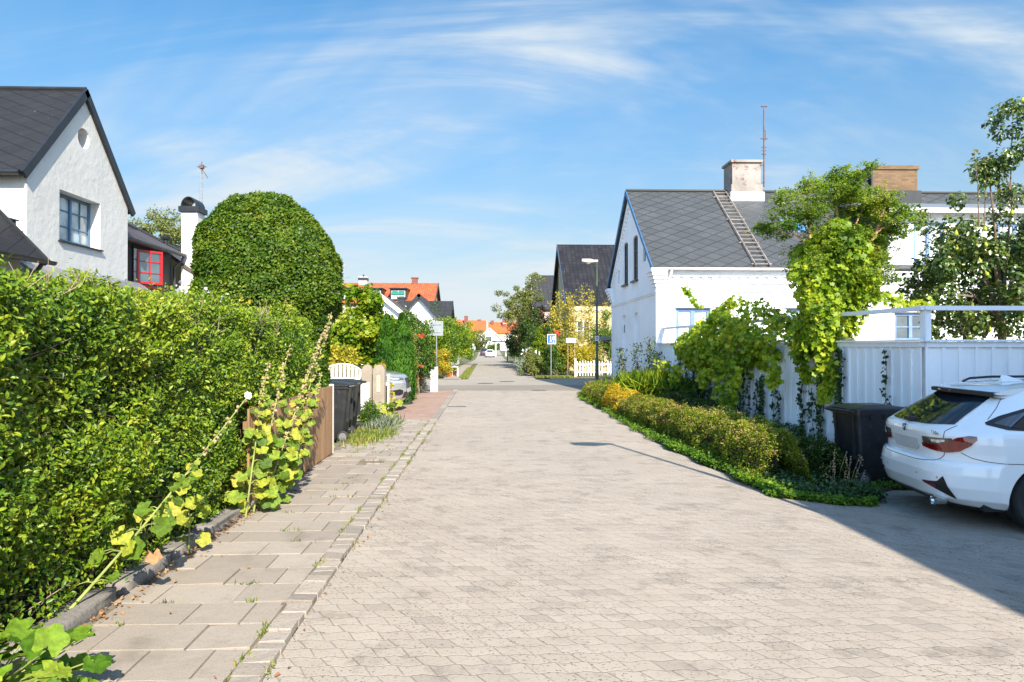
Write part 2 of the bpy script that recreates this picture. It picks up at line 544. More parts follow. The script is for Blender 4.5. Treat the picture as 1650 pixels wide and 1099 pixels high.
    def build(s, name, mat, parent=None, smooth=False, bevel=0.0, world=True, auto=None):
        me = bpy.data.meshes.new(name)
        me.from_pydata([tuple(p) for p in s.v], [], s.f)
        if s.uv:
            ul = me.uv_layers.new(name='uv')
            for i, uvs in s.uv.items():
                if uvs is None: continue
                for li, q in zip(me.polygons[i].loop_indices, uvs):
                    ul.data[li].uv = q
        if any(abs(r - 0.5) > 1e-6 for r in s.r):
            at = me.attributes.new('rnd', 'FLOAT', 'FACE')
            at.data.foreach_set('value', s.r)
        me.validate(); me.update()
        o = link_mesh(name, me, mat, parent, world)
        if bevel > 0:
            b = o.modifiers.new('bevel', 'BEVEL'); b.width = bevel; b.segments = 2; b.limit_method = 'ANGLE'; b.angle_limit = rad(40)
            smooth = True
        if smooth:
            me.shade_smooth() if hasattr(me, 'shade_smooth') else None
            try: me.set_sharp_from_angle(angle=rad(38))
            except Exception: pass
        return o

# leaf templates: verts (n,3) with x across, y along the leaf, z normal; faces
T_DIAM = (np.array([[0, 0, 0], [0.26, 0.45, 0.10], [0, 1.0, -0.05], [-0.26, 0.45, 0.10]]), [(0, 1, 2), (0, 2, 3)])
T_OVAL = (np.array([[0, 0, 0], [0.24, 0.28, 0.09], [0.27, 0.62, 0.08], [0, 1.0, -0.10], [-0.27, 0.62, 0.08], [-0.24, 0.28, 0.09], [0, 0.5, 0.0]]),
          [(0, 1, 6), (1, 2, 6), (2, 3, 6), (3, 4, 6), (4, 5, 6), (5, 0, 6)])
T_TRI = (np.array([[-0.22, 0, 0], [0.22, 0, 0], [0, 1.0, 0]]), [(0, 1, 2)])
T_BLADE = (np.array([[-0.06, 0, 0], [0.06, 0, 0], [0.035, 0.6, 0.05], [0, 1.0, 0.16], [-0.035, 0.6, 0.05]]), [(0, 1, 2, 3, 4)])
def lobed(n, lobes, amp, notch=0.55, cup=0.18):
    vs = [(0, 0.0, 0.0)]
    for k in range(n):
        t = -math.pi / 2 + 0.18 + (2 * math.pi - 0.36) * k / (n - 1)
        r = 0.5 * (1 + amp * math.cos(lobes * (t - math.pi / 2)))
        if k in (0, n - 1): r *= notch
        z = cup * r * (1 if k % 2 else 0.4)
        vs.append((r * math.cos(t), 0.30 + r * math.sin(t), z))
    v = np.array(vs); v[0] = (0, 0.18, 0)
    return v, [(0, k, k + 1) for k in range(1, n)]
T_VINE = lobed(13, 5, 0.22)
T_MALLOW = lobed(21, 5, 0.12, 0.5, 0.25)
def pod():
    vs = []; n = 5
    for z, r in ((-0.5, 0.0), (-0.3, 0.4), (0.15, 0.5), (0.5, 0.1)):
        for k in range(n): vs.append((r * math.cos(2 * math.pi * k / n), r * math.sin(2 * math.pi * k / n), z))
    fs = [(i * n + k, i * n + (k + 1) % n, (i + 1) * n + (k + 1) % n, (i + 1) * n + k) for i in range(3) for k in range(n)]
    return np.array(vs), fs
T_POD = pod()

def unit(a):
    return a / np.maximum(np.linalg.norm(a, axis=1, keepdims=True), 1e-9)
def scatter(name, tmpl, P, Nn, size, mat, parent=None, jitter=0.7, tipdir=None, tipj=1.0, wscale=1.0, world=True, svar=0.35, rnd=None):
    """one mesh of many small leaves; P positions, Nn face normals"""
    tv, tf = tmpl
    P = np.asarray(P, float); n = len(P)
    Nn = unit(np.asarray(Nn, float) + RNG.normal(0, jitter, (n, 3)))
    td = RNG.normal(0, tipj, (n, 3))
    if tipdir is not None: td = td + np.asarray(tipdir, float)
    td = unit(td - (td * Nn).sum(1, keepdims=True) * Nn)
    side = np.cross(td, Nn)
    sz = (np.asarray(size) * (1 + RNG.uniform(-svar, svar, n))).reshape(n, 1, 1)
    V = P[:, None, :] + sz * (side[:, None, :] * tv[None, :, 0:1] * wscale + td[:, None, :] * tv[None, :, 1:2] + Nn[:, None, :] * tv[None, :, 2:3])
    nv = len(tv)
    me = bpy.data.meshes.new(name)
    me.vertices.add(n * nv)
    me.vertices.foreach_set('co', V.reshape(-1))
    lens = [len(f) for f in tf]; tl = sum(lens)
    flat = np.array([k for f in tf for k in f])
    loops = (flat[None, :] + (np.arange(n) * nv)[:, None]).reshape(-1)
    me.loops.add(n * tl)
    me.loops.foreach_set('vertex_index', loops.astype(np.int32))
    starts = np.concatenate([[0], np.cumsum(lens)[:-1]])
    st = (starts[None, :] + (np.arange(n) * tl)[:, None]).reshape(-1)
    me.polygons.add(n * len(tf))
    me.polygons.foreach_set('loop_start', st.astype(np.int32))
    try: me.polygons.foreach_set('loop_total', np.tile(lens, n).astype(np.int32))
    except Exception: pass
    r = RNG.uniform(0, 1, n) if rnd is None else np.clip(rnd, 0, 1)
    at = me.attributes.new('rnd', 'FLOAT', 'FACE')
    at.data.foreach_set('value', np.repeat(r, len(tf)).astype(np.float32))
    me.update(calc_edges=True)
    return link_mesh(name, me, mat, parent, world)

def fnoise(P, s, seed=0):
    """cheap smooth 3d noise, about -1..1"""
    r = np.random.default_rng(seed)
    out = np.zeros(len(P))
    for k in range(7):
        d = r.normal(0, 1, 3); d /= np.linalg.norm(d)
        f = s * r.uniform(0.6, 1.9)
        out += np.sin(P @ d * f * 2 * math.pi + r.uniform(0, 6.28) + 1.3 * np.sin(P @ r.normal(0, 1, 3) * f))
    return out / 3.2

def sph(n):
    v = RNG.normal(0, 1, (n, 3)); return unit(v)
# ------------------------------------------------------------------ terrain
def ss(t):
    t = min(1.0, max(0.0, t)); return t * t * (3 - 2 * t)
def far_z(y):
    if y < 48: return 0.0
    if y < 130: return -0.85 * ss((y - 48) / 82)
    return -0.85 + 1.35 * ss((y - 130) / 70)
def gz(x, y):
    dip = -0.14 * ss((x - 2.9) / 1.5) * (1 - ss((y - 11) / 8))
    return far_z(y) + dip
def lin(a, b, st):
    n = max(1, int(round((b - a) / st))); return [a + (b - a) * i / n for i in range(n + 1)]
YS = sorted(set(lin(-12, 20, 0.5) + lin(20, 60, 5) + lin(60, 220, 5) + [500, 1200]))
def sheet(name, xs, ys, dz, mat, kind='structure'):
    m = MB(); xs = list(xs); ys = list(ys)
    for y in ys:
        for x in xs: m.v.append((x, y, gz(x, y) + dz))
    w = len(xs)
    for j in range(len(ys) - 1):
        for i in range(w - 1):
            a = j * w + i
            m.f.append((a, a + 1, a + w + 1, a + w)); m.r.append(0.5)
    o = m.build(name, mat)
    o['kind'] = kind
    return o
def ysub(a, b): return sorted(set([a, b] + [y for y in YS if a < y < b]))

M_ground = pm('soil_and_grass', (0.085, 0.09, 0.035), 0.95, 0.35, 1.2, 0.6, 30, dirt=((0.07, 0.045, 0.03), 0.8))
sheet('ground', sorted(set([-600, -200, -80, -40, -20, -10, -5] + lin(-3, 9, 0.5) + [12, 20, 40, 80, 200, 600])), YS, -0.03, M_ground)

M_road = pavermat('grey_interlocking_pavers', (0.300, 0.259, 0.215), (0.330, 0.288, 0.243), (0.215, 0.186, 0.156), 0.17, 0.108, zig=0.20, slant=0.36, joint=(0.10, 0.08, 0.055))
M_road2 = pavermat('far_street_pavers', (0.285, 0.25, 0.205), (0.305, 0.27, 0.225), (0.22, 0.20, 0.175), 0.26, 0.25, jamt=(0.3, 0.5))
M_brick = pavermat('pink_clinker_paving', (0.27, 0.18, 0.14), (0.33, 0.23, 0.185), (0.24, 0.17, 0.14), 0.21, 0.105, zig=0.0, slant=0.0, jamt=(0.4, 0.4))
M_path = pavermat('far_pavement_slabs', (0.27, 0.235, 0.20), (0.31, 0.27, 0.235), (0.22, 0.19, 0.17), 0.35, 0.35, zig=0.0, slant=0.0)
def asphaltmat(name, col, patch):
    m, N, L, B = nodemat(name); nt = m.node_tree
    P = pos(nt)
    g = noise(nt, P, 60, 4, 0.8)
    c = mixc(nt, maprange(nt, g, 0.35, 0.68), tuple(x * 0.78 for x in col), tuple(min(1, x * 1.2) for x in col))
    c = mixc(nt, maprange(nt, noise(nt, P, 0.35, 6, 0.7), 0.42, 0.62, 0, 0.7), c, patch)
    L.new(c, B.inputs['Base Color']); B.inputs['Roughness'].default_value = 0.92
    bump(nt, g, 0.5, 0.006, B)
    return m
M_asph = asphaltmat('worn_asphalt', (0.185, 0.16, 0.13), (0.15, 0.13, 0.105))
M_asph2 = asphaltmat('pale_asphalt', (0.25, 0.22, 0.18), (0.21, 0.185, 0.155))

# bed edge on the right of the street (x as a function of y)
BED = [(7.7, 3.28), (8.9, 3.22), (10.2, 3.1), (11.6, 3.0), (14.5, 2.97), (17.9, 3.03), (21.4, 2.95), (23.6, 3.2), (24.8, 3.7), (25.2, 4.6)]
def bedx(y):
    for i in range(len(BED) - 1):
        if y <= BED[i + 1][0]:
            a, b = BED[i], BED[i + 1]
            return a[1] + (b[1] - a[1]) * max(0, (y - a[0])) / (b[0] - a[0])
    return BED[-1][1]

sheet('road', sorted(set([-1.14, -0.5] + lin(0, 9, 0.5) + [11, 14, 18])), ysub(-12, 25.8), 0.0, M_road)
sheet('far_road', [-1.0, 0, 1, 2.45], ysub(34.6, 70), 0.0, M_road2)
sheet('far_road_end', [-2.3, 0, 3.2], ysub(70, 205), 0.0, M_asph2)
sheet('far_junction', [-60, -2.3], [196, 205], 0.004, M_asph2)
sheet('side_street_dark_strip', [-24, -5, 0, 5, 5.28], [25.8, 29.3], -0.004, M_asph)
sheet('side_street', [-24, -5, 0, 5, 5.28], [29.3, 34.6], -0.002, M_asph2)
sheet('side_street_right_arm', [5.28, 12, 40], [29.8, 34.6], -0.003, M_asph)
sheet('brick_pavement', [-7.5, -5, -3, -1.30], ysub(15.45, 25.8), 0.004, M_brick)
sheet('far_pavement', [-2.25, -1.45], ysub(34.6, 64), 0.02, M_path)
sheet('verge_soil', [-1.45, -1.0], ysub(34.6, 64), 0.012, M_ground)

# hidden-patch manholes and small drain covers
M_iron = pm('cast_iron', (0.10, 0.095, 0.09), 0.7, 0.25, 6, 0.5, 40, metal=0.3)
for i, (x, y, r, lab) in enumerate(((-0.1, 30.7, 0.36, 'round iron manhole cover in the pale side street asphalt, left one'),
                                 (0.9, 32.3, 0.36, 'round iron manhole cover in the side street, right one farther back'),
                                 (1.95, 25.9, 0.3, 'round iron manhole cover at the end of the paver road'))):
    m = MB(); m.lathe([(r, 0), (r, 0.008), (r * 0.93, 0.012), (r * 0.9, 0.006), (0.01, 0.007)], (x, y, gz(x, y)), 28)
    tag(m.build('manhole_cover', M_iron), lab, 'manhole cover')
m = MB()
for k in range(4): m.box(-1.10, -0.62, 19.0 + k * 0.05, 19.03 + k * 0.05, 0.002, 0.012)
m.box(-1.12, -0.60, 18.97, 19.21, 0.0, 0.005)
tag(m.build('drain_grate', M_iron), 'narrow iron drain grate beside the kerb of the pink brick pavement', 'drain')

# ------------------------------------------------------------------ pavement slabs and granite kerb
M_slab = rndmat('concrete_slab', (0.22, 0.187, 0.155), (0.29, 0.25, 0.21), gamt=0.6, stain=(0.12, 0.10, 0.075), samt=0.55)
M_slabbed = pm('sand_joint', (0.13, 0.105, 0.075), 0.95, 0.3, 8, 0.5, 60)
sheet('pavement_bedding', [-2.62, -1.29], ysub(-1, 15.45), 0.019, M_slabbed)
m = MB()
y = -1.0; k = 0
def slab(m, x0, x1, y0, y1, z, tx, ty, ch=0.006):
    T = Matrix.Translation(((x0 + x1) / 2, (y0 + y1) / 2, z)) @ Matrix.Rotation(tx, 4, 'X') @ Matrix.Rotation(ty, 4, 'Y')
    a, b = (x1 - x0) / 2, (y1 - y0) / 2
    c = ch
    vs = [(-a, -b, -0.05), (a, -b, -0.05), (a, b, -0.05), (-a, b, -0.05), (-a, -b, -c), (a, -b, -c), (a, b, -c), (-a, b, -c),
          (-a + c, -b + c, 0), (a - c, -b + c, 0), (a - c, b - c, 0), (-a + c, b - c, 0)]
    fs = [(8, 9, 10, 11)]
    for i in range(4):
        j = (i + 1) % 4
        fs += [(i, j, 4 + j, 4 + i), (4 + i, 4 + j, 8 + j, 8 + i)]
    m.cur = random.random()
    m.add([T @ Vector(p) for p in vs], fs)
while y < 15.4:
    h = 0.345
    x = -1.31 - [0.0, 0.0][k % 2]
    ws = [0.19, 0.35, 0.52, 0.35] if k % 2 else [0.36, 0.52, 0.40]
    skewz = 0
    for w in ws:
        x0 = max(x - w, -2.44)
        if x - x0 < 0.07: break
        g = 0.004 + 0.004 * random.random()
        bad = random.random() < 0.16
        t = 0.03 if bad else 0.009
        if not (9.5 < y < 9.85 and -1.70 < (x + x0) / 2 < -1.45):
            slab(m, x0 + g, x - g, y + g, y + h - g, 0.028 + random.uniform(-0.004, 0.004), random.uniform(-t, t) * .6, random.uniform(-t, t), 0.0025)
        x = x0
    y += h; k += 1
m.cur = 0.5
tag(m.build('pavement', M_slab), kind='structure')
M_grp = rndmat('granite_sett', (0.19, 0.165, 0.138), (0.30, 0.26, 0.22), grain=55, gamt=0.6, stain=(0.09, 0.08, 0.07), samt=0.4, bmp=0.7)
m = MB()
y = -1.0
while y < 15.4:
    l = random.uniform(0.10, 0.17)
    slab(m, -1.30 + random.uniform(-.008, .006), -1.142 + random.uniform(-.008, .008), y + 0.004, y + l - 0.003, 0.036 + random.uniform(-0.010, 0.010), random.uniform(-.06, .06), random.uniform(-.06, .06))
    y += l
while y < 25.8:
    slab(m, -1.30, -1.145, y + 0.003, y + 0.97, 0.018, 0, 0)
    y += 0.98
y = 34.6
while y < 64:
    slab(m, -1.46, -1.36, y + 0.005, y + 0.97, 0.05, 0, 0)
    y += 0.98
m.cur = 0.5
tag(m.build('kerb', M_grp), kind='structure')
m = MB()
for a in range(3):
    for b in range(4):
        m.cur = random.random() * 0.4
        slab(m, -1.72 + a * 0.1, -1.63 + a * 0.1, 9.5 + b * 0.085, 9.58 + b * 0.085, 0.026, random.uniform(-.05, .05), random.uniform(-.05, .05))
m.cur = 0.5
tag(m.build('cobble_patch', M_grp), 'small patch of dark granite setts filling a gap between pavement slabs', 'paving patch')

# soil bed under the hedge on the left, and the planted bed on the right
M_soil = pm('dark_soil', (0.045, 0.032, 0.022), 0.95, 0.4, 5, 0.9, 25, dirt=((0.16, 0.09, 0.04), 0.5))
sheet('hedge_soil', [-4.6, -3.4, -2.45], ysub(-1, 9.4), 0.01, M_soil)
m = MB()
ys = lin(7.7, 25.2, 0.5)
rows = []
for y in ys:
    x0 = bedx(y); x1 = 6.6
    rows.append([(x0 + (x1 - x0) * t, y, gz(x0 + (x1 - x0) * t, y) + (0.008 if t == 0 else 0.035)) for t in (0, 0.05, 0.2, 0.4, 0.6, 0.8, 1)])
for r in rows: m.v.extend(r)
for i in range(7): m.v[i] = (m.v[i][0], m.v[i][1], m.v[i][2] - (0.03 if i else 0.004))
for j in range(len(rows) - 1):
    for i in range(6):
        a = j * 7 + i; m.f.append((a, a + 1, a + 8, a + 7)); m.r.append(.5)
for i, (x, y, z) in enumerate(m.v):
    yl = 7.7 + min(0.9, max(0.0, (x - 4.3) * 1.5))
    if y < yl: m.v[i] = (x, yl, gz(x, yl) - 0.004 if y < 7.75 else z)
tag(m.build('planting_bed', M_soil), kind='structure')
sheet('far_bed_right', [2.45, 4, 6, 12], ysub(35.2, 110), 0.006, M_ground)
sheet('corner_verge', [3.2, 5, 9], [34.6, 35.2, 36.6], 0.02, M_ground)

# weeds and grit: clumps of grass in the joints
def grass(name, pts, hgt, mat, lab=None, kind='stuff', tmpl=T_BLADE, w=1.0, up=2.2):
    P = np.array(pts)
    o = scatter(name, tmpl, P, np.c_[RNG.normal(0, 1, (len(P), 2)), np.full(len(P), 0.2)], hgt, mat, None, 0.4, (0, 0, up), 0.6, w)
    tag(o, lab, None, None, kind)
    return o
M_weed = leafmat('weed_green', [(0.05, 0.09, 0.015), (0.13, 0.19, 0.03), (0.24, 0.26, 0.06), (0.30, 0.20, 0.08)], 0.6, 0.3, 0.3)
pts = []
for k in range(72):
    y = random.uniform(2.6, 15.4) if k % 3 else random.uniform(8, 15.4)
    x = random.choice([-1.305, -1.305, -1.135, -1.3])
    n = random.randint(6, 34)
    for q in range(n):
        pts.append((x + random.gauss(0, 0.015), y + random.gauss(0, 0.05), 0.02))
for k in range(26):
    y = round(random.uniform(2.5, 12) / 0.345) * 0.345 - 1 + 0.345 * 3; x = random.uniform(-2.3, -1.5)
    for q in range(12): pts.append((x + random.gauss(0, 0.04), y + random.gauss(0, 0.008), 0.025))
for k in range(60):
    y = random.uniform(34.8, 46); 
    for q in range(30): pts.append((-1.22 + random.uniform(-0.2, 0.2), y + random.gauss(0, 0.2), 0.01))
grass('joint_weeds', pts, 0.035, M_weed, 'low weeds and moss growing in the joints along the kerb', w=2.0, up=1.0)
pts = [(random.uniform(-1.44, -1.02), random.uniform(34.7, 50), 0.02) for _ in range(6000)]
grass('verge_grass', pts, 0.11, M_weed, 'strip of grass between the far pavement and the road', w=2.2)
M_litter = leafmat('dry_leaf', [(0.25, 0.10, 0.04), (0.35, 0.18, 0.07), (0.16, 0.08, 0.04)], 0.8, 0.1, 0.2)
pts = [( -2.42 + abs(random.gauss(0, 0.07)) , random.uniform(2.5, 9), 0.045) for _ in range(420)]
pts += [(random.uniform(-2.3, -1.3), random.uniform(2.5, 14), 0.045) for _ in range(36)]
pts += [(-1.10 + abs(random.gauss(0, 0.04)), random.uniform(2.5, 14), 0.012) for _ in range(60)]
o = scatter('leaf_litter', T_OVAL, pts, np.tile([0, 0, 1.0], (len(pts), 1)), 0.03, M_litter, None, 0.35)
tag(o, 'brown fallen leaves along the pavement edge', kind='stuff')

# ------------------------------------------------------------------ edging stones at the foot of the hedge
M_edge = rndmat('granite_edging', (0.17, 0.155, 0.14), (0.25, 0.23, 0.21), grain=40, gamt=0.5, stain=(0.10, 0.09, 0.08), samt=0.6, bmp=0.8)
stone_labels = ['long grey granite edging stone in the bottom left corner, nearest the camera', 'grey edging stone just behind the base of the leaning hollyhock',
                'rough edging stone under the middle of the hedge', 'edging stone beside the small yellow-leaved hollyhock',
                'shaded edging stone just past the small hollyhock', 'farthest edging stone, ending at the wooden fence']
yy = 2.35
for i, L_ in enumerate((1.25, 1.05, 0.75, 0.62, 0.95, 0.62)):
    bm = bmesh.new()
    bmesh.ops.create_cube(bm, size=1)
    bmesh.ops.subdivide_edges(bm, edges=bm.edges[:], cuts=5, use_grid_fill=True)
    P = np.array([v.co[:] for v in bm.verts])
    nz = fnoise(P + i * 3.3, 1.4, i)
    for v, q in zip(bm.verts, nz):
        c = v.co; f = 1 + 0.10 * q
        v.co = Vector((c.x * 0.17 * f + 0.012 * q, c.y * (L_ - 0.06) * (1 - 0.15 * abs(c.x)), c.z * 0.15 * f))
    me = bpy.data.meshes.new('edging_stone'); bm.to_mesh(me); bm.free()
    me.transform(Matrix.Rotation(random.uniform(-.04, .04), 4, 'Z'))
    me.shade_smooth()
    o = bpy.data.objects.new('edging_stone', me); COL.objects.link(o); me.materials.append(M_edge)
    o.location = (-2.50 + random.uniform(-.02, .02), yy + L_ / 2, 0.03)
    tag(o, stone_labels[i], 'edging stone', 'edging stones under the hedge')
    yy += L_

# ------------------------------------------------------------------ foliage builders
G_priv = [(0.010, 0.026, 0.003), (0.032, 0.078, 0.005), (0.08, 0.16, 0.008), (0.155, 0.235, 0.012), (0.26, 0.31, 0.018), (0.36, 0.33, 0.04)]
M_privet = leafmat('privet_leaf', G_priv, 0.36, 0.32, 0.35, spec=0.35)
M_beech = leafmat('hornbeam_leaf', [(0.008, 0.024, 0.003), (0.020, 0.052, 0.004), (0.048, 0.10, 0.006), (0.10, 0.155, 0.008), (0.18, 0.18, 0.02)], 0.42, 0.28, 0.3)
M_twig = pm('twig_bark', (0.24, 0.17, 0.11), 0.8, 0.3, 20, 0.3, 90)
M_bark = pm('tree_bark', (0.16, 0.115, 0.075), 0.9, 0.35, 9, 0.8, 45)
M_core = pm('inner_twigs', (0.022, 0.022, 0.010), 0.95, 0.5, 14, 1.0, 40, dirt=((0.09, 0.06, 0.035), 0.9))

def hedge_box(root, x0, x1, y0, y1, zt, n, size, mat, twigs=300, ends=True, wav=0.07, core=0.22, zb=0.08, tmpl=T_OVAL, facew=(1, .6, .35), depth=0.12, jit=0.75, dens=None, wscale=1.0):
    """clipped hedge: leaves on and just under a gently waving box surface (right face, top, ends)"""
    H = zt - zb
    aR = (y1 - y0) * H; aT = (y1 - y0) * (x1 - x0); aE = (x1 - x0) * H
    A = np.array([aR * facew[0], aT * facew[1], aE * facew[2] * 2])
    k = (A / A.sum() * n).astype(int)
    if dens is None: dens = lambda y: y
    P = []; N = []
    t = RNG.uniform(0, 1, k[0]); yv = y0 + (y1 - y0) * dens(t)
    P.append(np.c_[np.full(k[0], x1), yv, RNG.uniform(zb, zt, k[0])]); N.append(np.tile([1., 0, 0.15], (k[0], 1)))
    yv = y0 + (y1 - y0) * dens(RNG.uniform(0, 1, k[1]))
    P.append(np.c_[RNG.uniform(x0, x1, k[1]), yv, np.full(k[1], zt)]); N.append(np.tile([0.1, 0, 1.], (k[1], 1)))
    e = RNG.integers(0, 2, k[2])
    P.append(np.c_[RNG.uniform(x0, x1, k[2]), np.where(e == 1, y1, y0), RNG.uniform(zb, zt, k[2])]); N.append(np.c_[np.zeros(k[2]), np.where(e == 1, 1., -1.), np.zeros(k[2])])
    P = np.vstack(P); N = np.vstack(N)
    # round the top edge
    s = np.clip((P[:, 2] - (zt - 0.16)) / 0.16, 0, 1) * np.clip((P[:, 0] - (x1 - 0.16)) / 0.16, 0, 1)
    P[:, 0] -= 0.06 * s; P[:, 2] -= 0.06 * s
    w = fnoise(P * np.array([1, 1, 1.3]), 0.55, 3) * wav + fnoise(P, 2.2, 5) * wav * 0.45
    hole = np.clip(fnoise(P, 0.8, 9) - 0.25, 0, 1)
    d = RNG.exponential(depth * 0.62, len(P)) + hole * 0.38 * RNG.uniform(0, 1, len(P)) - RNG.exponential(0.02, len(P))
    P = P + N * (w - d)[:, None]
    kp = (P[:, 2] > 0.34 + 0.1 * w) | (RNG.uniform(0, 1, len(P)) < 0.42)
    P = P[kp]; N = N[kp]; d = d[kp]; size = size if np.isscalar(size) else size[kp]
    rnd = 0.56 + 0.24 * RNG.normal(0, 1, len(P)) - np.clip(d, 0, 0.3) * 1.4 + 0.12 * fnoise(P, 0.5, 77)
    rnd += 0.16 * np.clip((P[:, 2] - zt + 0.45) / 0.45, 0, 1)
    td = N * 0.9 + np.array([0, 0, 0.7])
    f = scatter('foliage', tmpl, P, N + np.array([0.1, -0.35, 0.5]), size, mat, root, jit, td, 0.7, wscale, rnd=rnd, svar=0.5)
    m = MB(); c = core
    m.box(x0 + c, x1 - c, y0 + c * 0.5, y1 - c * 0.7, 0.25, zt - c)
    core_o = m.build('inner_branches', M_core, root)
    if twigs:
        m = MB()
        for i in range(twigs):
            y = y0 + (y1 - y0) * float(dens(np.array([random.random()]))[0]); z = random.uniform(zb, zt - 0.1)
            x = x1 - random.uniform(0.02, 0.2)
            a = random.uniform(0, 6.28)
            l = random.uniform(0.15, 0.5)
            dy, dz = math.cos(a) * l, abs(math.sin(a)) * l * 0.8 - 0.05
            m.tube([(x - 0.05, y, z), (x + random.uniform(-.02, .04), y + dy * .5, z + dz * .5 + random.uniform(-.03, .03)), (x + random.uniform(-.05, .05), y + dy, z + dz)], [0.004, 0.003, 0.0015], 4, False)
        for i in range(int((y1 - y0) * 5)):
            y = random.uniform(y0 + .2, y1 - .2); x = x1 - random.uniform(0.2, 0.45)
            m.tube([(x, y, 0), (x + random.uniform(-.08, .08), y + random.uniform(-.15, .15), 0.4), (x + random.uniform(-.1, .2), y + random.uniform(-.3, .3), 0.95)], [0.014, 0.011, 0.006], 5, False)
        m.build('twigs', M_twig, root)
    return f

def limbs(m, base, h, targets, r0, lean=(0, 0), rs=None):
    """tapered trunk and curving limbs to the crown's clumps"""
    rs = rs or random
    b = Vector(base); top = b + Vector((lean[0], lean[1], h))
    mid = (b + top) / 2 + Vector((rs.uniform(-.04, .04) * h, rs.uniform(-.04, .04) * h, 0))
    m.tube([b - Vector((0, 0, .05)), b + (mid - b) * .15, mid, top], [r0 * 1.35, r0 * 1.05, r0 * 0.85, r0 * 0.6], 9)
    for t in targets:
        t = Vector(t); f = rs.uniform(0.45, 1.0)
        s = mid + (top - mid) * f
        q = s + (t - s) * 0.5 + Vector((0, 0, 0.12 * (t - s).length))
        m.tube([s, q, t], [r0 * 0.42, r0 * 0.24, r0 * 0.08], 6, False)

def crown(parent, c, r, nclump, nleaf, cr, size, mat, tmpl=T_DIAM, shell=0.55, jit=0.8, droop=0.0, seed=1, name='crown', flat=1.0, wscale=1.0, low=-1.0, rndsh=0.0):
    """irregular crown of leaf clumps; returns clump centres"""
    g = np.random.default_rng(seed)
    C = []
    while len(C) < nclump:
        v = g.normal(0, 1, 3); v /= np.linalg.norm(v)
        if v[2] < low: continue
        q = v * (shell + (1 - shell) * g.uniform(0, 1)) * (1 + 0.18 * g.normal())
        C.append(q)
    C = np.array(C) * np.array(r) + np.array(c)
    rad_ = cr * g.uniform(0.6, 1.35, nclump)
    idx = g.integers(0, nclump, nleaf)
    v = unit(g.normal(0, 1, (nleaf, 3))) * (g.uniform(0.25, 1, nleaf) ** 0.6)[:, None]
    v[:, 2] *= flat
    P = C[idx] + v * rad_[idx][:, None]
    out = unit(v + 0.5 * unit((P - np.array(c)) / np.array(r)) + np.array([0, 0, 0.45]))
    cb = g.normal(0, 0.14, nclump)
    rnd = 0.5 + cb[idx] + 0.22 * g.normal(0, 1, nleaf) + rndsh
    scatter(name, tmpl, P, out, size, mat, parent, jit, np.c_[v[:, 0], v[:, 1], v[:, 2] - droop], 0.6, wscale, rnd=rnd)
    return C

def bush(name, label, cat, c, r, nclump, nleaf, cr, size, mat, seed=1, tmpl=T_DIAM, stems=5, group=None, shell=0.45, core=True, low=-0.7, **kw):
    """rounded shrub standing on the ground: c is the foot, r the half sizes"""
    t = thing(name, label, cat, (c[0], c[1], c[2]), 0, group)
    cc = (c[0], c[1], c[2] + r[2])
    C = crown(t, cc, r, nclump, nleaf, cr, size, mat, tmpl, shell, seed=seed, name='foliage', low=low, **kw)
    m = MB(); rs = random.Random(seed)
    for i in range(stems):
        q = C[rs.randrange(len(C))]
        x, y = c[0] + rs.uniform(-.3, .3) * r[0], c[1] + rs.uniform(-.3, .3) * r[1]
        m.tube([(x, y, c[2] - .05), ((x + q[0]) / 2 + rs.uniform(-.05, .05), (y + q[1]) / 2, (c[2] + q[2]) / 2), tuple(q)], [0.02, 0.014, 0.006], 5, False)
    m.build('stems', M_twig, t)
    return t

def tree(name, label, c, h, trunk_r, cc, r, nclump, nleaf, cr, size, mat, seed=1, tmpl=T_DIAM, shell=0.5, group=None, lean=(0, 0), bark=None, **kw):
    t = thing(name, label, 'tree', c, 0, group)
    C = crown(t, cc, r, nclump, nleaf, cr, size, mat, tmpl, shell, seed=seed, **kw)
    m = MB(); rs = random.Random(seed)
    sel = [C[i] for i in rs.sample(range(len(C)), min(len(C), 14))]
    limbs(m, c, h, sel, trunk_r, lean, rs)
    m.build('trunk', bark or M_bark, t, smooth=True)
    return t

# ------------------------------------------------------------------ left: the clipped hedge and the topiary behind it
hg = thing('privet_hedge', 'long clipped privet hedge along the left pavement, light green and taller than eye level', 'hedge', (-3.3, 5.0, 0))
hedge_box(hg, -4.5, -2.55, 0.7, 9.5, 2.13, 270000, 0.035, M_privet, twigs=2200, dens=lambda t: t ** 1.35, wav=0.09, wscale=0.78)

tp = thing('topiary_tree', 'tall dark green tree clipped into a dome above the far end of the hedge', 'tree', (-4.0, 12.4, 0))
n = 95000
v = sph(n); v = v[v[:, 1] < 0.55]; n = len(v)
ph = v.copy()
R = np.array([1.33, 1.33, 1.0])
# dome above, near-vertical flanks below, tapering in at the bottom
zf = v[:, 2]
P = np.zeros((n, 3))
P[:, 0] = v[:, 0]; P[:, 1] = v[:, 1]
rxy = np.maximum(np.linalg.norm(v[:, :2], axis=1, keepdims=True), 1e-6)
z = RNG.uniform(0, 1, n)                      # 0 bottom .. 1 apex
zz = 1.15 + z * (4.48 - 1.15)
prof = np.interp(zz, [1.15, 1.8, 2.1, 2.5, 3.3, 3.65, 3.95, 4.22, 4.40, 4.48], [0.66, 0.82, 1.08, 1.27, 1.27, 1.16, 0.94, 0.64, 0.36, 0.05])
dirx = P[:, :2] / rxy
keep = RNG.uniform(0, 1, n) < np.clip(prof / 1.4 + 0.12, 0, 1)
P[:, :2] = dirx * prof[:, None]; P[:, 2] = zz
nn = np.c_[dirx, np.interp(zz, [1.15, 3.2, 3.8, 4.2, 4.45], [-0.2, 0.1, 0.9, 1.8, 4.0])]
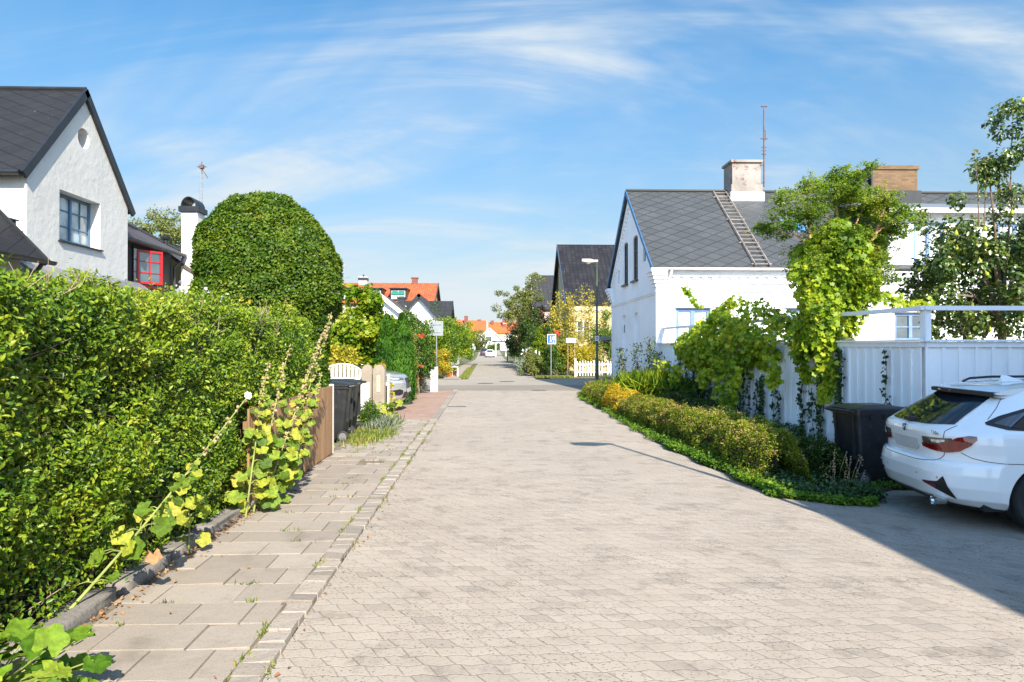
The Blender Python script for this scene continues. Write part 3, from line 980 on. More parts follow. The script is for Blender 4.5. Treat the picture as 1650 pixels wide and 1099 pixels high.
top = sph(9000); top[:, 2] = np.abs(top[:, 2])
P = P[keep]; nn = nn[keep]
P2 = np.c_[top[:, 0] * 0.80, top[:, 1] * 0.80, 3.95 + top[:, 2] * 0.50]; P = np.vstack([P, P2]); nn = np.vstack([nn, top])
nn = unit(nn)
P += np.array([-3.93, 12.5, 0])
d = RNG.exponential(0.045, len(P))
P[:, 0] -= 0.30 * np.clip((P[:, 2] - 2.9) / 1.55, 0, 1) * (P[:, 2] > 2.9) - 0.04
P = P + nn * (fnoise(P, 0.45, 21) * 0.07 + fnoise(P, 1.8, 22) * 0.035 - d)[:, None]
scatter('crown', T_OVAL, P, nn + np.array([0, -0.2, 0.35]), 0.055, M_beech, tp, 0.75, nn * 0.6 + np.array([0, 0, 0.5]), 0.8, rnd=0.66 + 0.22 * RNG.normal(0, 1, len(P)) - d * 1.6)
m = MB()
m.lathe([(0.5, 1.3), (0.62, 1.8), (0.88, 2.1), (1.07, 2.5), (1.07, 2.9), (0.95, 3.3), (0.62, 3.7), (0.25, 3.95), (0.02, 4.0)], (-4.02, 12.5, 0), 24)
m.build('inner_branches', M_core, tp, smooth=True)
m = MB(); m.tube([(-4.0, 12.5, -.05), (-4.05, 12.45, 0.7), (-4.0, 12.5, 1.5)], [0.16, 0.13, 0.11], 10)
m.build('trunk', M_bark, tp, smooth=True)
# lower skirt behind the hedge end (a narrower clipped column at the right edge)
sk = thing('clipped_column', 'narrow dark clipped shrub below the right side of the dome, beside the wooden fence', 'shrub', (-3.2, 12.2, 0))
n = 14000; a = RNG.uniform(math.pi * 0.9, math.pi * 2.25, n); z = RNG.uniform(0.3, 2.2, n)
P = np.c_[-3.18 + 0.40 * np.cos(a), 12.1 + 0.45 * np.sin(a), z]; nn = np.c_[np.cos(a), np.sin(a), 0 * a]
P += nn * (fnoise(P, 1.2, 31) * 0.06 - RNG.exponential(0.05, n))[:, None]
scatter('foliage', T_OVAL, P, nn + np.array([0, 0, 0.3]), 0.055, M_beech, sk, 0.8, (0, 0, 0.6), 0.9, rnd=0.4 + 0.22 * RNG.normal(0, 1, n))
m = MB(); m.lathe([(0.24, 0.0), (0.30, 0.4), (0.30, 1.9), (0.12, 2.1)], (-3.18, 12.1, 0), 16); m.build('inner_branches', M_core, sk)

# ------------------------------------------------------------------ hollyhocks
M_mallow = leafmat('mallow_leaf', [(0.05, 0.10, 0.015), (0.11, 0.19, 0.02), (0.20, 0.28, 0.03), (0.32, 0.34, 0.04), (0.42, 0.36, 0.07)], 0.6, 0.38, 0.15)
M_mallow_g = leafmat('mallow_leaf_green', [(0.03, 0.08, 0.006), (0.075, 0.16, 0.010), (0.15, 0.25, 0.02), (0.27, 0.32, 0.03)], 0.55, 0.38, 0.15)
M_stalk = pm('green_stalk', (0.20, 0.24, 0.06), 0.6, 0.25, 9, 0.2, 60)
M_drystalk = pm('dry_stalk', (0.26, 0.19, 0.12), 0.8, 0.25, 12, 0.2, 60)
M_pod = leafmat('dry_seed_pod', [(0.22, 0.17, 0.08), (0.38, 0.31, 0.15), (0.32, 0.22, 0.13)], 0.8, 0.15, 0.1)
M_petal = leafmat('white_petal', [(0.75, 0.74, 0.76), (0.85, 0.84, 0.84)], 0.5, 0.3, 0.1)
M_brownleaf = leafmat('withered_leaf', [(0.30, 0.16, 0.08), (0.38, 0.22, 0.12)], 0.8, 0.2, 0.1)
def bez(a, b, c, n=14):
    a, b, c = map(Vector, (a, b, c))
    return [a * (1 - t) ** 2 + b * 2 * t * (1 - t) + c * t * t for t in [i / (n - 1) for i in range(n)]]
def hollyhock(label, path, leaves=(), pods=(0.5, 1.0, 60), mat=None, rstem=0.012, flower=None, leafn=(0.3, -0.7, 0.6), seedv=0, group='hollyhocks by the left pavement', brown=None, podsize=0.026, extra=()):
    rs = random.Random(seedv)
    t = thing('hollyhock', label, 'hollyhock', tuple(path[0]), 0, group)
    m = MB(); n = len(path)
    m.tube(path, [rstem * (1 - 0.65 * i / (n - 1)) for i in range(n)], 7)
    P = []; N = []; S = []; TD = []
    for (f, size, cnt) in leaves:
        for q in range(cnt):
            ff = min(0.98, max(0, f + rs.uniform(-0.05, 0.05))); i = int(ff * (n - 1)); p = Vector(path[i])
            a = rs.uniform(0, 6.28); l = size * rs.uniform(0.5, 1.0)
            e = p + Vector((math.cos(a) * l, math.sin(a) * l - 0.02, rs.uniform(-.05, .45) * l))
            m.tube([p, (p + e) / 2 + Vector((0, 0, 0.15 * l)), e], [rstem * .35, rstem * .3, rstem * .22], 5, False)
            P.append(e); S.append(size * rs.uniform(0.75, 1.2)); N.append(Vector(leafn) + Vector((rs.gauss(0, .35), rs.gauss(0, .3), rs.gauss(0, .3)))); TD.append(((e - p).normalized() + Vector((0, -0.1, -0.5)))[:])
    for (p0, e) in extra:
        m.tube([p0, (Vector(p0) + Vector(e)) / 2 + Vector((0, 0, .03)), e], rstem * .3, 5, False)
    m.build('stalk', M_drystalk if mat == 'dry' else M_stalk, t, smooth=True)
    if P:
        scatter('foliage', T_MALLOW, [tuple(p) for p in P], [tuple(x) for x in N], S, mat if mat and mat != 'dry' else M_mallow, t, 0.15, TD, 0.2, svar=0.05)
    if pods:
        k = pods[2]; PP = []
        for q in range(k):
            ff = pods[0] + (pods[1] - pods[0]) * rs.random(); i = ff * (n - 1); a_ = Vector(path[int(i)]); b_ = Vector(path[min(n - 1, int(i) + 1)])
            p = a_ + (b_ - a_) * (i - int(i)); a = rs.uniform(0, 6.28); PP.append((p.x + math.cos(a) * 0.022, p.y + math.sin(a) * 0.022, p.z))
        scatter('seed_pods', T_POD, PP, RNG.normal(0, 1, (k, 3)), podsize, M_pod, t, 0.5)['kind'] = 'stuff'
    if flower:
        fl = np.array([[math.cos(a), math.sin(a), 0] for a in np.arange(5) * 1.2566])
        c = np.array(flower)
        scatter('flower', T_VINE, np.tile(c, (5, 1)), np.tile([0.3, -0.8, 0.4], (5, 1)) + fl[:, [0, 2, 1]] * 0.5, 0.045, M_petal, t, 0.05, fl[:, [0, 2, 1]] + np.array([0, -.2, 0]), 0.1)
    if brown:
        scatter('withered_leaf', T_MALLOW, [brown], [(0.5, -0.7, 0.2)], 0.075, M_brownleaf, t, 0.1, (0, 0, -1), 0.1)
    return t

pth = bez((-2.56, 4.17, 0.05), (-2.36, 4.75, 0.42), (-1.92, 5.5, 1.28), 22)
hollyhock('leaning hollyhock with one white flower at its tip, in front of the hedge', pth,
          [(0.25, 0.12, 2), (0.38, 0.13, 4), (0.48, 0.12, 5), (0.56, 0.10, 6), (0.64, 0.07, 6), (0.72, 0.045, 8), (0.82, 0.03, 7)], (0.74, 0.99, 26), None, 0.011,
          flower=(-1.90, 5.5, 1.30), brown=(-2.22, 4.62, 0.33), seedv=4)
hollyhock('small yellowing hollyhock leaning out of the hedge foot, between the leaning stem and the fence', bez((-2.42, 5.62, 0.03), (-2.36, 5.55, 0.35), (-2.46, 5.6, 0.66)),
          [(0.15, 0.12, 2), (0.5, 0.12, 3), (0.75, 0.13, 4), (0.92, 0.10, 4)], None, None, 0.008, seedv=9)
t = thing('hollyhock', 'clump of big round green hollyhock leaves in the bottom left corner of the picture', 'hollyhock', (-2.15, 3.05, 0), 0, 'hollyhocks by the left pavement')
P = []; N = []; S = []; m = MB()
rs = random.Random(5)
for i in range(80):
    a = rs.uniform(0, 6.28); r = rs.uniform(0.05, 0.38); z = rs.uniform(0.10, 0.40) * (1.1 - r)
    e = Vector((-2.07 + math.cos(a) * r * 1.15, 3.0 + math.sin(a) * r * 1.1, z + 0.05))
    P.append(tuple(e)); N.append((math.cos(a) * 0.5 + 0.1, math.sin(a) * 0.3 - 0.35, 1)); S.append(rs.uniform(0.07, 0.145))
    m.tube([(-2.2, 3.05, 0.0), (Vector((-2.2, 3.05, 0)) + e) / 2 + Vector((0, 0, 0.08)), e], [0.005, 0.004, 0.003], 5, False)
m.build('stalk', M_stalk, t, smooth=True)
scatter('foliage', T_MALLOW, P, N, S, M_mallow_g, t, 0.25, None, 1.0, svar=0.05)

hh = [  # base, tip, leaves, pods, label
    ((-2.36, 6.75, 0.0), (-2.30, 6.95, 1.0), (-2.32, 7.3, 1.52), 'hollyhock stem with dry pods nearest the hedge, left of the fence group', (0.45, 1.0, 70)),
    ((-2.34, 6.9, 0.0), (-2.22, 7.1, 1.0), (-2.20, 7.7, 1.72), 'brown hollyhock stem, second from the left in the group by the fence', (0.45, 1.0, 60)),
    ((-2.32, 7.05, 0.0), (-2.12, 7.5, 0.9), (-1.98, 8.3, 1.86), 'thick pale hollyhock spike crowded with seed pods before the wooden fence', (0.35, 1.0, 190)),
    ((-2.34, 7.2, 0.0), (-2.10, 7.9, 0.9), (-1.95, 8.6, 2.12), 'tallest hollyhock of the group by the fence, topping the hedge', (0.35, 1.0, 120)),
    ((-2.30, 7.3, 0.0), (-2.06, 7.9, 0.7), (-2.02, 8.4, 1.38), 'short leafy hollyhock on the right of the group, against the fence boards', (0.6, 1.0, 60)),
]
for i, (a, b, c, lab, pods) in enumerate(hh):
    hollyhock(lab, bez(a, b, c, 18), [(0.10, 0.13, 3), (0.20, 0.13, 5), (0.30, 0.12, 6), (0.40, 0.11, 7), (0.50, 0.09, 9), (0.60, 0.07, 10), (0.72, 0.045, 14), (0.84, 0.03, 12)], (pods[0], pods[1], int(pods[2] * .7)), M_mallow, 0.010, seedv=20 + i, podsize=0.030)

# ------------------------------------------------------------------ wooden slat fence
def woodmat(name, colA, colB, sc=(14, 14, 0.8)):
    m, N, L, B = nodemat(name); nt = m.node_tree
    at = N.new('ShaderNodeAttribute'); at.attribute_name = 'rnd'
    mp = N.new('ShaderNodeMapping'); mp.inputs['Scale'].default_value = sc; L.new(pos(nt), mp.inputs[0])
    g = noise(nt, mp.outputs[0], 2.5, 6, 0.65, 0.6)
    c = mixc(nt, at.outputs['Fac'], colA, colB)
    c = mixc(nt, maprange(nt, g, 0.4, 0.75, 0, 0.6), c, tuple(x * 0.45 for x in colA))
    L.new(c, B.inputs['Base Color']); B.inputs['Roughness'].default_value = 0.75
    bump(nt, g, 0.4, 0.006, B)
    return m
M_wood = woodmat('larch_boards', (0.19, 0.105, 0.05), (0.32, 0.19, 0.095))
fx = -2.42
wf = thing('wooden_fence', 'low fence of upright brown wooden slats behind the hollyhocks', 'fence', (fx, 8.0, 0))
m = MB(); y = 7.0
while y < 8.92:
    m.cur = random.random(); m.box(fx - 0.011, fx + 0.011, y, y + 0.047, 0.10 + random.uniform(0, .01), 1.06); y += 0.058
m.cur = .5; m.build('slats', M_wood, wf)
for z in (0.25, 0.85): m = MB(); m.box(fx - 0.055, fx - 0.013, 7.0, 8.95, z, z + .08); m.build('rail', M_wood, wf)
m = MB(); m.box(fx - 0.10, fx + 0.01, 7.0, 8.95, 0.0, 0.08); m.build('concrete_foot', M_edge, wf)
gt = thing('wooden_gate', 'brown upright-slat gate at the end of the low wooden fence, beside the grey bins', 'gate', (fx, 9.0, 0))
m = MB(); y = 9.03
while y < 10.7:
    m.cur = random.random(); m.box(fx - 0.011, fx + 0.013, y, y + 0.047, 0.04, 1.08); y += 0.056
m.cur = .5; m.build('slats', M_wood, gt)
M_whitepaint = pm('white_paint', (0.56, 0.56, 0.55), 0.55, 0.05, 4, 0.15, 60, dirt=((0.45, 0.45, 0.44), 0.4))
m = MB(); m.box(fx - 0.05, fx + 0.015, 10.72, 10.78, 0.02, 1.10); m.build('end_post', M_whitepaint, gt, bevel=0.004)
for z in (0.2, 0.85): m = MB(); m.box(fx - 0.055, fx - 0.013, 9.03, 10.7, z, z + .08); m.build('rail', M_wood, gt)
M_blackmetal = pm('black_metal', (0.02, 0.02, 0.022), 0.45, 0.3, 8, 0.1, 60)
m = MB(); m.box(fx - 0.04, fx + 0.018, 8.965, 9.005, 0.0, 0.62); m.build('latch_post', M_blackmetal, gt, bevel=0.004)
# ------------------------------------------------------------------ wheelie bins
M_bin = pm('bin_plastic', (0.016, 0.017, 0.019), 0.38, 0.2, 5, 0.12, 30, dirt=((0.07, 0.065, 0.06), 0.5))
M_rub = pm('tyre_rubber', (0.018, 0.018, 0.019), 0.75, 0.3, 9, 0.3, 60)
M_greyp = pm('grey_plastic', (0.12, 0.12, 0.125), 0.5, 0.2, 8, 0.1, 60)
def make_bin(label, loc, rotz, group=None):
    t = thing('wheelie_bin', label, 'bin', loc, rotz, group)
    # local: hinge and wheels on the -x side, width along y
    m = MB()
    def ring(z, x0, x1, w, r=0.05):
        pts = []
        for (cx, cy, a0) in ((x1 - r, w - r, 0), (x0 + r, w - r, 90), (x0 + r, -w + r, 180), (x1 - r, -w + r, 270)):
            for k in range(5):
                a = rad(a0 + 22.5 * k); pts.append((cx + r * math.cos(a), cy + r * math.sin(a), z))
        return pts
    rings = [ring(0.05, -0.22, 0.26, 0.225), ring(0.07, -0.24, 0.275, 0.235), ring(0.30, -0.27, 0.295, 0.25), ring(0.62, -0.30, 0.32, 0.265), ring(0.90, -0.325, 0.345, 0.278), ring(0.935, -0.33, 0.35, 0.28),
             ring(0.937, -0.35, 0.375, 0.298), ring(0.985, -0.35, 0.378, 0.30)]
    vs = [p for r in rings for p in r]; n = 20; fs = []
    for i in range(len(rings) - 1):
        for k in range(n):
            fs.append((i * n + k, i * n + (k + 1) % n, (i + 1) * n + (k + 1) % n, (i + 1) * n + k))
    fs.append(tuple(reversed(range(n)))); fs.append(tuple((len(rings) - 1) * n + k for k in range(n)))
    m.add(vs, fs)
    for s in (-1, 1):       # vertical ribs on the hinge side, rim gussets
        m.box(-0.335, -0.275, s * 0.18 - 0.012, s * 0.18 + 0.012, 0.35, 0.93)
        for x in (-0.15, 0.05, 0.22): m.box(x - 0.008, x + 0.008, min(s * 0.262, s * 0.297), max(s * 0.262, s * 0.297), 0.87, 0.94)
    m.box(-0.30, -0.12, -0.20, 0.20, 0.07, 0.16)
    m.build('body', M_bin, t, smooth=True, world=False)
    m = MB()
    rr = [ring(0.987, -0.36, 0.40, 0.312), ring(1.012, -0.36, 0.40, 0.312), ring(1.030, -0.33, 0.375, 0.295), ring(1.034, -0.25, 0.30, 0.23), ring(1.052, -0.20, 0.25, 0.19), ring(1.056, -0.1, 0.15, 0.1)]
    vs = [p for r in rr for p in r]; fs = []
    for i in range(len(rr) - 1):
        for k in range(n):
            fs.append((i * n + k, i * n + (k + 1) % n, (i + 1) * n + (k + 1) % n, (i + 1) * n + k))
    fs.append(tuple(reversed(range(n)))); fs.append(tuple((len(rr) - 1) * n + k for k in range(n)))
    m.add(vs, fs)
    lid = m.build('lid', M_bin, t, smooth=True, world=False)
    m = MB()
    m.tube([(-0.36, -0.26, 0.975), (-0.43, -0.25, 0.985), (-0.43, 0.25, 0.985), (-0.36, 0.26, 0.975)], 0.016, 8)
    for s in (-0.2, 0.2): m.box(-0.43, -0.33, s - 0.03, s + 0.03, 0.96, 1.01)
    m.build('handle', M_bin, t, smooth=True, world=False)
    for s in (-1, 1):
        m = MB()
        y0 = s * 0.272; pr = [(0.02, -0.024), (0.088, -0.024), (0.098, -0.016), (0.10, 0.0), (0.098, 0.016), (0.088, 0.024), (0.02, 0.024)]
        m.lathe(pr, (-0.25, y0, 0.10), 24, 'y')
        w = m.build('wheel', M_rub, t, smooth=True, world=False)
        m = MB(); m.lathe([(0.066, s * 0.0 - 0.027), (0.066, 0.027)], (-0.25, y0, 0.10), 24, 'y')
        m.build('hub', M_greyp, w, smooth=True, world=False)
    m = MB(); m.tube([(-0.25, -0.27, 0.10), (-0.25, 0.27, 0.10)], 0.011, 8); m.build('axle', M_greyp, t, world=False)
    return t
make_bin('black wheelie bin beside the white car, in front of the white board fence', (5.05, 8.95, -0.132), rad(8))
make_bin('dark grey wheelie bin right behind the wooden gate, nearer of two by the left pavement', (-2.80, 12.40, 0.0), rad(180), 'grey bins by the left pavement')
make_bin('dark grey wheelie bin nearest the concrete gate posts, farther of the two', (-2.84, 13.32, 0.0), rad(176), 'grey bins by the left pavement')

# ------------------------------------------------------------------ gate posts, white gate
M_conc = pm('weathered_concrete', (0.235, 0.20, 0.16), 0.9, 0.15, 3, 0.6, 70, dirt=((0.22, 0.17, 0.12), 0.5))
for i, (x0, x1, y, lab) in enumerate(((-2.99, -2.74, 16.25, 'weathered concrete gate post with a rounded top, left one, with a white panel against it'),
                                      (-2.70, -2.42, 16.1, 'weathered concrete gate post with rounded top and a house number plate'))):
    t = thing('gate_post', lab, 'gate post', ((x0 + x1) / 2, y, 0), 0, 'concrete gate posts')
    m = MB(); c = (x0 + x1) / 2; w = (x1 - x0) / 2
    pr = [(x0, y, -0.05), (x1, y, -0.05), (x1, y, 1.13), (c + w * 0.75, y, 1.19), (c + w * .35, y, 1.235), (c, y, 1.25), (c - w * .35, y, 1.235), (c - w * 0.75, y, 1.19), (x0, y, 1.13)]
    m.prism(pr, (0, 0.24, 0)); m.build('shaft', M_conc, t, bevel=0.012)
    if i == 1:
        m = MB(); m.box(c - 0.035, c + 0.035, y - 0.014, y - 0.002, 0.62, 1.0)
        pl = m.build('number_plate', pm('brass_cream_enamel', (0.72, 0.60, 0.40), 0.4, 0.1, 9, 0.05, 50), t, bevel=0.003)
        m = MB()
        for (dz) in (0.92, 0.82, 0.72):      # the worn digits, stacked upright: 1 1 5
            if dz > 0.75: m.box(c - 0.006, c + 0.008, y - 0.019, y - 0.014, dz - 0.035, dz + 0.035)
            else:
                for (a, b, e, f) in ((-.018, .018, .03, .04), (-.018, -.008, 0.0, .04), (-.018, .018, -.004, .006), (.008, .018, -.036, .0), (-.018, .018, -.04, -.03)):
                    m.box(c + a, c + b, y - 0.019, y - 0.014, dz + e, dz + f)
        m.build('digits', pm('rusty_brown', (0.28, 0.13, 0.05), 0.6, 0.3, 9, 0.1, 60), pl)
t = thing('white_gate', 'white board gate with an arched top standing open behind the grey bins', 'gate', (-3.4, 16.7, 0))
m = MB(); x = -3.98
while x < -3.05:
    h = 0.92 + 0.33 * math.sqrt(max(0, 1 - ((x + 0.04 + 3.50) / 0.52) ** 2))
    m.box(x, x + 0.072, 16.6, 16.622, 0.06, h); x += 0.098
m.build('boards', M_whitepaint, t)
for z in (0.18, 0.84): m = MB(); m.box(-4.0, -3.02, 16.625, 16.66, z, z + .09); m.build('rail', M_whitepaint, t)
m = MB()
pr = [(-3.50 + 0.53 * math.cos(rad(a)), 16.6, 0.92 + 0.34 * math.sin(rad(a))) for a in range(0, 181, 15)]
m.tube(pr, 0.02, 6); m.build('arched_rail', M_whitepaint, t)
t = thing('leaning_board_stack', 'white painted boards leaning against the left concrete post, behind the farther grey bin', 'boards', (-3.0, 16.0, 0))
m = MB()
for k in range(4): m.box(-3.16 + k * 0.105, -3.06 + k * 0.105, 15.98, 16.0, 0.02, 0.86 - 0.01 * (k % 2))
m.build('boards', M_whitepaint, t)
t = thing('white_picket_panel', 'narrow white fence panel between the numbered post and the silver car', 'fence', (-2.38, 16.5, 0))
m = MB()
for k in range(4): m.box(-2.395, -2.375, 16.36 + k * 0.035 * 3, 16.45 + k * 0.035 * 3, 0.03, 1.02)
m.box(-2.43, -2.396, 16.36, 16.78, 0.2, 0.28); m.box(-2.43, -2.396, 16.36, 16.78, 0.75, 0.83)
m.build('boards', M_whitepaint, t)

# ------------------------------------------------------------------ cars
M_white = pm('white_car_paint', (0.78, 0.79, 0.80), 0.28, 0.015, 2, 0.0, 50, coat=1.0)
M_silver = pm('silver_car_paint', (0.52, 0.54, 0.56), 0.25, 0.03, 2, 0.0, 50, metal=0.65, coat=1.0)
M_darkcar = pm('dark_red_car_paint', (0.06, 0.02, 0.03), 0.25, 0.03, 2, 0.0, 50, coat=1.0)
M_cglass = glassmat('car_glass', (0.006, 0.010, 0.016), 0.02)
M_trim = pm('black_trim', (0.012, 0.012, 0.013), 0.45, 0.2, 6, 0.05, 80)
M_redlamp = pm('red_lamp_glass', (0.17, 0.002, 0.007), 0.08, 0.4, 14, 0.0, 50, coat=1.0)
M_clear = pm('clear_lamp_glass', (0.55, 0.58, 0.60), 0.06, 0.5, 22, 0.0, 50, metal=0.5, coat=1.0)
M_brownlamp = pm('brown_lamp_glass', (0.09, 0.075, 0.06), 0.08, 0.3, 14, 0.0, 50, coat=1.0)  # brownish tone; on the tail lamps it paints in a dark reflection
M_chrome = pm('chrome', (0.65, 0.66, 0.67), 0.12, 0.05, 6, 0.0, 50, metal=1.0)
M_plate = pm('grey_blank_plate', (0.42, 0.42, 0.42), 0.5, 0.05, 6, 0.0, 50)
M_alloy = pm('alloy_rim', (0.30, 0.31, 0.32), 0.3, 0.1, 6, 0.0, 50, metal=0.8)
M_blue = pm('badge_blue', (0.02, 0.10, 0.38), 0.25, 0.05, 9, 0.0, 50)

WAGON = dict(
    z=[0.19, 0.23, 0.30, 0.42, 0.55, 0.64, 0.665, 0.68, 0.76, 0.86, 0.93, 0.975, 1.00, 1.03, 1.12, 1.22, 1.32, 1.385, 1.42, 1.44, 1.452, 1.456],
    xr=[0.28, 0.16, 0.06, 0.01, 0.00, 0.02, 0.035, 0.075, 0.075, 0.05, 0.045, 0.055, 0.085, 0.13, 0.26, 0.42, 0.58, 0.70, 0.84, 1.05, 1.35, 1.7],
    xf=[4.35, 4.50, 4.62, 4.69, 4.70, 4.68, 4.67, 4.66, 4.58, 4.25, 3.90, 3.60, 3.40, 3.30, 3.12, 2.94, 2.74, 2.58, 2.44, 2.30, 2.10, 1.95],
    w=[0.80, 0.86, 0.895, 0.912, 0.914, 0.913, 0.912, 0.911, 0.910, 0.905, 0.895, 0.870, 0.850, 0.832, 0.780, 0.725, 0.670, 0.630, 0.59, 0.53, 0.42, 0.25],
    dr=0.48, pr=5.0, df=0.75, pf=3.4)
SUV = dict(
    z=[0.24, 0.28, 0.36, 0.50, 0.62, 0.75, 0.88, 0.96, 1.02, 1.08, 1.2, 1.35, 1.5, 1.6, 1.64, 1.655],
    xr=[0.2, 0.1, 0.04, 0.0, 0.0, 0.03, 0.05, 0.07, 0.1, 0.14, 0.25, 0.38, 0.5, 0.65, 0.9, 1.4],
    xf=[4.32, 4.42, 4.50, 4.55, 4.56, 4.55, 4.50, 4.42, 4.2, 3.7, 3.25, 3.0, 2.75, 2.55, 2.3, 2.0],
    w=[0.82, 0.88, 0.92, 0.93, 0.93, 0.93, 0.92, 0.91, 0.89, 0.86, 0.80, 0.74, 0.68, 0.6, 0.48, 0.3],
    dr=0.4, pr=5.0, df=0.62, pf=3.2)
class Car:
    def __init__(s, P):
        s.P = P; s.cache = {}
    def q(s, k, z):
        return float(np.interp(z, s.P['z'], s.P[k]))
    def side(s, z):
        return s.q('xr', z) + s.P['dr'], s.q('xf', z) - s.P['df']
    def rear(s, t, z, off=0.0):
        """t: -1..1 across the back; beyond that, metres forward along the side"""
        w = s.q('w', z); xr = s.q('xr', z)
        if abs(t) <= 1:
            return Vector((xr + s.P['dr'] * abs(t) ** s.P['pr'], w * t, z))
        sg = 1 if t > 0 else -1
        return Vector((xr + s.P['dr'] + abs(t) - 1, w * sg, z))
    def front(s, t, z):
        w = s.q('w', z); xf = s.q('xf', z)
        if abs(t) <= 1:
            return Vector((xf - s.P['df'] * abs(t) ** s.P['pf'], w * t, z))
        sg = 1 if t > 0 else -1
        return Vector((xf - s.P['df'] - (abs(t) - 1), w * sg, z))
    def sidep(s, sg):
        def f(x, z):
            w = s.q('w', z); xa, xb = s.side(z)
            if x < xa: a = ((xa - x) / s.P['dr']); a = min(1, max(0, 1 - a)); return Vector((x, sg * w * a ** (1 / s.P['pr']), z))
            if x > xb: a = min(1, max(0, 1 - (x - xb) / s.P['df'])); return Vector((x, sg * w * a ** (1 / s.P['pf']), z))
            return Vector((x, sg * w, z))
        return f
    def patch(s, m, fn, ts, zlo, zhi, nz=6, off=0.004, nt=None):
        """surface piece between two curves, lifted off the body"""
        n = nt or 24
        T = np.interp(np.linspace(0, 1, n), np.linspace(0, 1, len(ts)), ts)
        ZL = np.interp(T if ts[-1] > ts[0] else -T, np.array(ts) if ts[-1] > ts[0] else -np.array(ts), zlo)
        ZH = np.interp(T if ts[-1] > ts[0] else -T, np.array(ts) if ts[-1] > ts[0] else -np.array(ts), zhi)
        cen = Vector((2.3, 0, 0.7))
        G = []
        for i in range(n):
            row = []
            for j in range(nz + 1):
                z = ZL[i] + (ZH[i] - ZL[i]) * j / nz
                p = fn(T[i], z)
                e = 1e-3
                du = fn(T[i] + e, z) - fn(T[i] - e, z); dv = fn(T[i], z + e) - fn(T[i], z - e)
                nn = du.cross(dv)
                if nn.length < 1e-12: nn = p - cen
                nn.normalize()
                if nn.dot(p - cen) < 0: nn = -nn
                row.append(p + nn * off)
            G.append(row)
        vs = [p for r in G for p in r]; w = nz + 1; fs = []
        for i in range(n - 1):
            for j in range(nz):
                f = (i * w + j, (i + 1) * w + j, (i + 1) * w + j + 1, i * w + j + 1)
                a, b, c = vs[f[0]], vs[f[1]], vs[f[2]]
                if (b - a).cross(c - a).dot(a - cen) < 0: f = tuple(reversed(f))
                fs.append(f)
        m.add(vs, fs)
    def body(s, nz=60, nr=40, nside=90, wheels=(), R=0.355):
        zs = sorted(set(list(s.P['z']) + list(np.linspace(s.P['z'][0], s.P['z'][-1], nz))))
        ring = []
        tt = np.sin(np.linspace(-1, 1, nr) * math.pi / 2)
        m = MB(); rows = []
        for z in zs:
            row = []
            for t in tt: row.append(s.rear(t, z))                      # right (-y) to left (+y)
            xa, xb = s.side(z); w = s.q('w', z)
            for x in np.linspace(xa, xb, nside)[1:-1]: row.append(Vector((x, w, z)))
            for t in tt[::-1]: row.append(s.front(t, z))
            for x in np.linspace(xb, xa, nside)[1:-1]: row.append(Vector((x, -w, z)))
            rows.append(row)
        n = len(rows[0])
        for r in rows:
            for p in r:
                for (wx, wz, wr) in wheels:
                    if abs(p.y) > 0.7:
                        d = math.hypot(p.x - wx, p.z - wz)
                        if abs(d - wr) < 0.028 and d > 0:
                            k = wr / d; p.x = wx + (p.x - wx) * k; p.z = wz + (p.z - wz) * k
        vs = [p for r in rows for p in r]; fs = []
        for i in range(len(rows) - 1):
            for k in range(n):
                k2 = (k + 1) % n
                f = (i * n + k, (i + 1) * n + k, (i + 1) * n + k2, i * n + k2)
                c = sum((vs[a] for a in f), Vector()) / 4
                if any(abs(c.y) > 0.7 and math.hypot(c.x - wx, c.z - wz) < wr - 0.004 for (wx, wz, wr) in wheels): continue
                fs.append(f)
        fs.append(tuple((len(rows) - 1) * n + k for k in reversed(range(n))))
        m.add(vs, fs)
        return m
def wheel(name, parent, x, y, z, R, w, sgn):
    m = MB(); h = w / 2
    m.lathe([(R * 0.66, -h * 0.9), (R * 0.9, -h), (R * 0.985, -h * 0.7), (R, 0), (R * 0.985, h * 0.7), (R * 0.9, h), (R * 0.66, h * 0.9)], (x, y, z), 40, 'y')
    wv = m.build(name, M_rub, parent, smooth=True, world=False)
    m = MB(); yo = y + sgn * h * 0.82
    m.lathe([(R * 0.67, -0.01), (R * 0.67, 0.012), (R * 0.62, 0.012), (R * 0.60, -0.006)], (x, yo, z), 40, 'y')
    for k in range(10):
        a = 2 * math.pi * k / 10
        u = Vector((math.cos(a), 0, math.sin(a))); v = Vector((-math.sin(a), 0, math.cos(a)))
        m.frame((x, yo, z), u, v, (0, sgn, 0), R * 0.1, R * 0.64, -0.016, 0.016, 0.0, 0.014)
    m.lathe([(R * 0.15, -0.016), (R * 0.15, 0.02)], (x, yo, z), 20, 'y')
    m.build('rim', M_alloy, wv, smooth=False, world=False)
    m = MB(); m.lathe([(R * 0.60, -0.03), (R * 0.60, -0.02)], (x, yo, z), 32, 'y'); m.build('brake_disc', M_trim, wv, world=False)
    return wv

